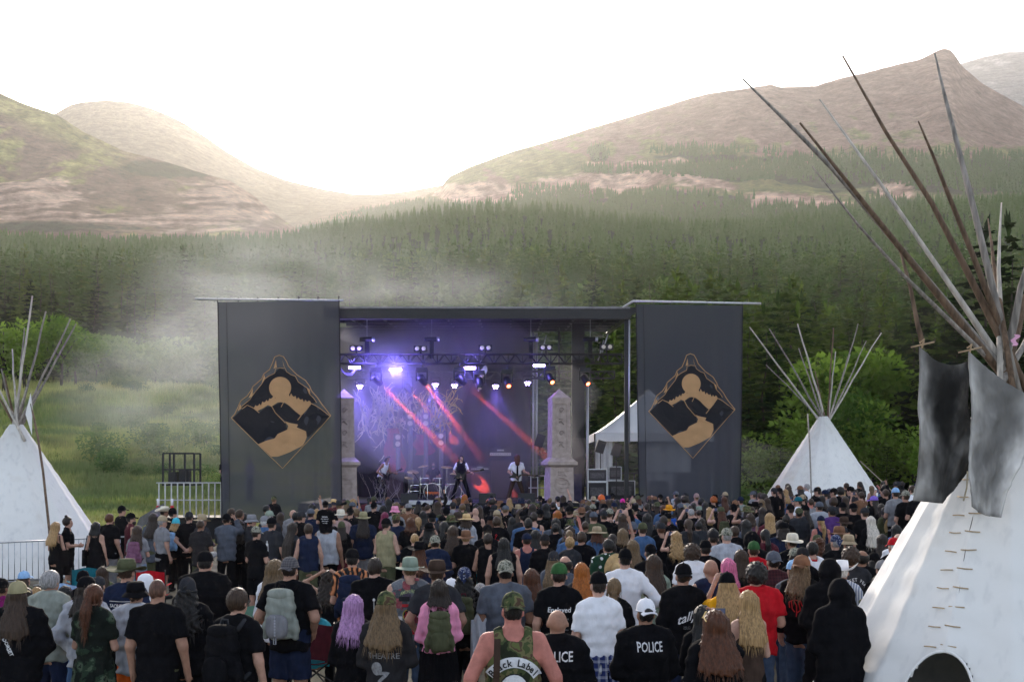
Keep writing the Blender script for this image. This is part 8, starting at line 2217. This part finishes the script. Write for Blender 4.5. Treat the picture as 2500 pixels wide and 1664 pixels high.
g_ = [d for d in indiv if d['x'] == 772][0]; camp_chair(CX + FPX * g_['X'] / g_['Y'], g_['Y'] - .02, cloth('maroon'), None, .0, 'maroon camp chair under the girl with the braid')
chair_at(205, 1381, cloth('teal'), None, .5, 'teal camp chair by the steel barrier')
chair_at(190, 1418, cloth('lightblue'), None, -.4, 'bright blue camp chair back beside the seated crowd')
chair_at(1160, 1391, cloth('turquoise'), None, .6, 'turquoise camp chair behind the paisley bandana')
chair_at(625, 1470, mat('mint_cloth', (.12, .25, .18), .9, 0, .15, 10), None, .2, 'mint green camp chair behind the man with glasses')
chair_at(836, 1363, cloth('maroon'), cloth('orange'), .2, 'maroon camp chair with orange panel behind the tiger shirt')
chair_at(8, 1441, cloth('red'), None, -.2, 'red camp chair at the picture edge under the magenta shirt')
chair_at(565, 1488, cloth('navy'), None, -.5, 'navy camp chair with grey piping beside the mint chair')
# ------------------------------------------------------------------ musicians
def player(x, Y, z, line, label, yaw, h=1.76):
    d = parse(line); d.update(X=X_(x, Y), Y=Y, Z=z, h=h, k=h / 1.75, yaw=yaw, label=label); d['girth'] = .98
    return place_person(d, 1, 'musicians on stage'), d
o, d = player(1126, 44.7, DECK, '0 0 m2 mid:dark - vest:black pants:black guitar eyes', 'singer in white shirt and black vest at the microphone', 176, 1.80)
sl = link('white_shirt', mesh_np('white_shirt', *surfnet(lambda X, Y, Z: Body('m', 'guitar').arms(*Body('m', 'guitar').warp(X, Y, Z), np.maximum(Body('m', 'guitar').torso(*Body('m', 'guitar').warp(X, Y, Z), .014, .3), .98 - Z), .018, .024, .03, .8), [-.5, -.35, .9], [.5, .5, 1.6], .024), [cloth('white')]), o); sl.scale = (.985, .985, 1)
GM = Matrix.Translation((.02, .03, 1.02)) @ Matrix.Rotation(math.radians(180), 4, 'Z') @ Matrix.Translation((0, -.42, 0)) @ Matrix.Rotation(math.radians(-24), 4, 'Y')
guitar(o, Matrix.Translation((-.05, .05, 1.03)) @ Matrix.Scale(-1, 4, (1, 0, 0)) @ Matrix.Rotation(math.radians(-10), 4, 'Y'), 'black pointed guitar held by the singer')
o, d = player(1260, 44.9, DECK, '0 0 b2 wide:auburn - shirt:white pants:darkbrown headbang', 'guitarist in white shirt with long red hair hanging forward', 172, 1.78)
guitar(o, Matrix.Translation((-.05, .09, 1.0)) @ Matrix.Scale(-1, 4, (1, 0, 0)) @ Matrix.Rotation(math.radians(4), 4, 'Y'), 'black pointed guitar held by the red haired guitarist')
link('hair', mesh_np('hair', *surfnet(lambda X, Y, Z: cap(X, Y, Z, (0, .33, 1.70), (0, .43, 1.47), .125, .095) + .010 * np.sin(np.arctan2(X, Y - .36) * 15 + 3 * np.sin(Z * 9)) + .012 * np.sin(X * 60) * (1.7 - Z), [-.2, .12, 1.3], [.2, .62, 1.86], .018), [hairm('auburn')]), o)
mb = MB(); mb.add([(-.03, 0, 0), (.03, 0, 0), (.045, -.02, -.42), (0, -.02, -.48), (-.045, -.02, -.42)], [(0, 1, 2, 3, 4)]); q = mb.obj('necktie', cloth('black'), o); q.location = (0, .40, 1.42)
o, d = player(930, 45.6, DECK, '0 0 m1 mid:dark - tank:white pants:black guitarlean', 'left guitarist in white tank top bending over his guitar', 128, 1.78)
guitar(o, Matrix.Translation((-.05, .13, 1.0)) @ Matrix.Scale(-1, 4, (1, 0, 0)) @ Matrix.Rotation(math.radians(-14), 4, 'Y'), 'dark guitar held by the bending left guitarist')
o, d = player(1058, 48.2, DECK + .2, '0 0 m1 short:dark - tee:black pants:black drum beard eyes', 'drummer with dark beard behind the drum kit', 180, 1.80)
mb = MB(); mb.lathe([(.0, .0), (.2, .0), (.2, .08), (0, .1)], 14); mb.tube([(0, 0, 0), (0, 0, -.5)], .03, 6); mb.obj('drum_stool', BLACK_PLASTIC, None, True, (X_(1058, 48.2), 48.2, DECK + .62)); tag(bpy.data.objects['drum_stool'], 'black drum stool under the drummer', 'stool')
for x, Y, lab, top in ((548, 45.8, 'stage hand in black seen through the left edge of the left banner', 'tee:black'), (610, 46.5, 'stage hand in grey seen through the left banner', 'tee:grey')):
    player(x, Y, DECK, f'0 0 m short:dark - {top} pants:black front', lab, 120)
# ------------------------------------------------------------------ air
def haze():
    lo, hi = Vector((1e9,) * 3), Vector((-1e9,) * 3)
    for o in col.objects:
        if o.type == 'MESH' and o.get('kind') == 'structure':
            n = len(o.data.vertices); v = np.empty(n * 3, np.float32); o.data.vertices.foreach_get('co', v); v = v.reshape(-1, 3)
            for i in range(3): lo[i] = min(lo[i], v[:, i].min()); hi[i] = max(hi[i], v[:, i].max())
    lo -= Vector((30, 30, 1)); hi += Vector((30, 30, 12))
    m = bpy.data.materials.new('thin_haze'); m.use_nodes = True; N, L = m.node_tree.nodes, m.node_tree.links; N.clear()
    out = N.new('ShaderNodeOutputMaterial'); pv = N.new('ShaderNodeVolumePrincipled')
    pv.inputs['Color'].default_value = (1, .97, .94, 1); pv.inputs['Density'].default_value = HAZE; pv.inputs['Anisotropy'].default_value = .55
    L.new(pv.outputs[0], out.inputs['Volume'])
    mb = MB(); c = (lo + hi) / 2; mb.box(c, hi - lo); o = mb.obj('haze', m); tag(o, kind='stuff')
HAZE = 0.95e-4
haze()
def smoke(c, r, dens, color=(.93, .93, .96), g=.25, tilt=0.0):
    key = f'stage_smoke_{dens}_{color[0]}'
    m = bpy.data.materials.get(key)
    if m is None:
        m = bpy.data.materials.new(key); m.use_nodes = True; N, L = m.node_tree.nodes, m.node_tree.links; N.clear()
        out = N.new('ShaderNodeOutputMaterial'); pv = N.new('ShaderNodeVolumePrincipled')
        pv.inputs['Color'].default_value = color + (1,); pv.inputs['Density'].default_value = dens; pv.inputs['Anisotropy'].default_value = g
        L.new(pv.outputs[0], out.inputs['Volume'])
    mb = MB(); n = 14; rs = random.Random(int(c[0] * 100))
    def lump(V): return V * (1 + .13 * np.sin(V[:, 0:1] * 5 + c[0]) * np.sin(V[:, 1:2] * 4 + c[2]) + .10 * np.sin(V[:, 2:3] * 7 + V[:, 0:1] * 6))
    mb.lathe([(math.sin(math.pi * i / n), -math.cos(math.pi * i / n)) for i in range(n + 1)], 24, fn=lump)
    o = mb.obj('stage_smoke', m, None, True, tuple(c)); o.scale = r; o.rotation_euler = (0, tilt, 0); tag(o, kind='stuff')
smoke((-2.0, 46.6, 5.0), (5.6, 3.2, 3.7), .038); smoke((-4.6, 46.2, 5.6), (2.9, 2.5, 3.4), .06); smoke((-1.5, 46.0, 8.0), (5.4, 2.4, 1.1), .05); smoke(at(1600, 1130, 45.4), (5.5, 1.5, 1.2), .03, (.95, .85, .88))  # last cloud: red lamp glow painted in as a pink smoke colour

def drifting_smoke():
    m = bpy.data.materials.new('drifting_smoke'); m.use_nodes = True; N, L = m.node_tree.nodes, m.node_tree.links; N.clear()
    out = N.new('ShaderNodeOutputMaterial'); pv = N.new('ShaderNodeVolumePrincipled'); pv.inputs['Color'].default_value = (.93, .95, .98, 1); pv.inputs['Anisotropy'].default_value = .25
    tc = N.new('ShaderNodeTexCoord'); tot = None
    def mth(op, a, b):
        n = N.new('ShaderNodeMath'); n.operation = op
        for k, v in enumerate((a, b)):
            if hasattr(v, 'links'): L.new(v, n.inputs[k])
            else: n.inputs[k].default_value = v
        return n.outputs[0]
    for c, r, d in ((at(1000, 715, 49), (10, 4, 2.6), .05), (at(760, 680, 51), (8, 4, 3.2), .055), (at(570, 760, 54), (6.5, 6, 5.5), .045), (at(480, 880, 58), (7, 7, 6.5), .05), (at(380, 960, 62), (9, 8, 5), .03), (at(800, 600, 57), (13, 6, 5), .012), (at(620, 900, 48), (4.5, 3, 5.5), .03), (at(1250, 735, 49), (6, 4, 1.8), .03)):
        mp = N.new('ShaderNodeMapping'); mp.inputs['Scale'].default_value = tuple(1 / q for q in r); mp.inputs['Location'].default_value = tuple(-a / q for a, q in zip(c, r)); L.new(tc.outputs['Object'], mp.inputs[0])
        g = N.new('ShaderNodeTexGradient'); g.gradient_type = 'SPHERICAL'; L.new(mp.outputs[0], g.inputs[0])
        v = mth('MULTIPLY', mth('POWER', g.outputs[1], 1.4), d * SMOKE); tot = v if tot is None else mth('ADD', tot, v)
    mp = N.new('ShaderNodeMapping'); mp.inputs['Scale'].default_value = (.8, .8, 1.5); mp.inputs['Rotation'].default_value = (0, .5, 0); L.new(tc.outputs['Object'], mp.inputs[0])
    nz = N.new('ShaderNodeTexNoise'); nz.inputs['Scale'].default_value = .30; nz.inputs['Detail'].default_value = 4; nz.inputs['Distortion'].default_value = .8; L.new(mp.outputs[0], nz.inputs[0])
    mr = N.new('ShaderNodeMapRange'); mr.inputs[1].default_value = .36; mr.inputs[2].default_value = .68; mr.inputs[3].default_value = .08; mr.inputs[4].default_value = 1.9; L.new(nz.outputs[0], mr.inputs[0])
    L.new(mth('MULTIPLY', tot, mr.outputs[0]), pv.inputs['Density']); L.new(pv.outputs[0], out.inputs['Volume'])
    mb = MB(); mb.box((-7.5, 57, 11), (33, 27, 21.4)); tag(mb.obj('drifting_smoke', m), kind='stuff')
SMOKE = .72
drifting_smoke()
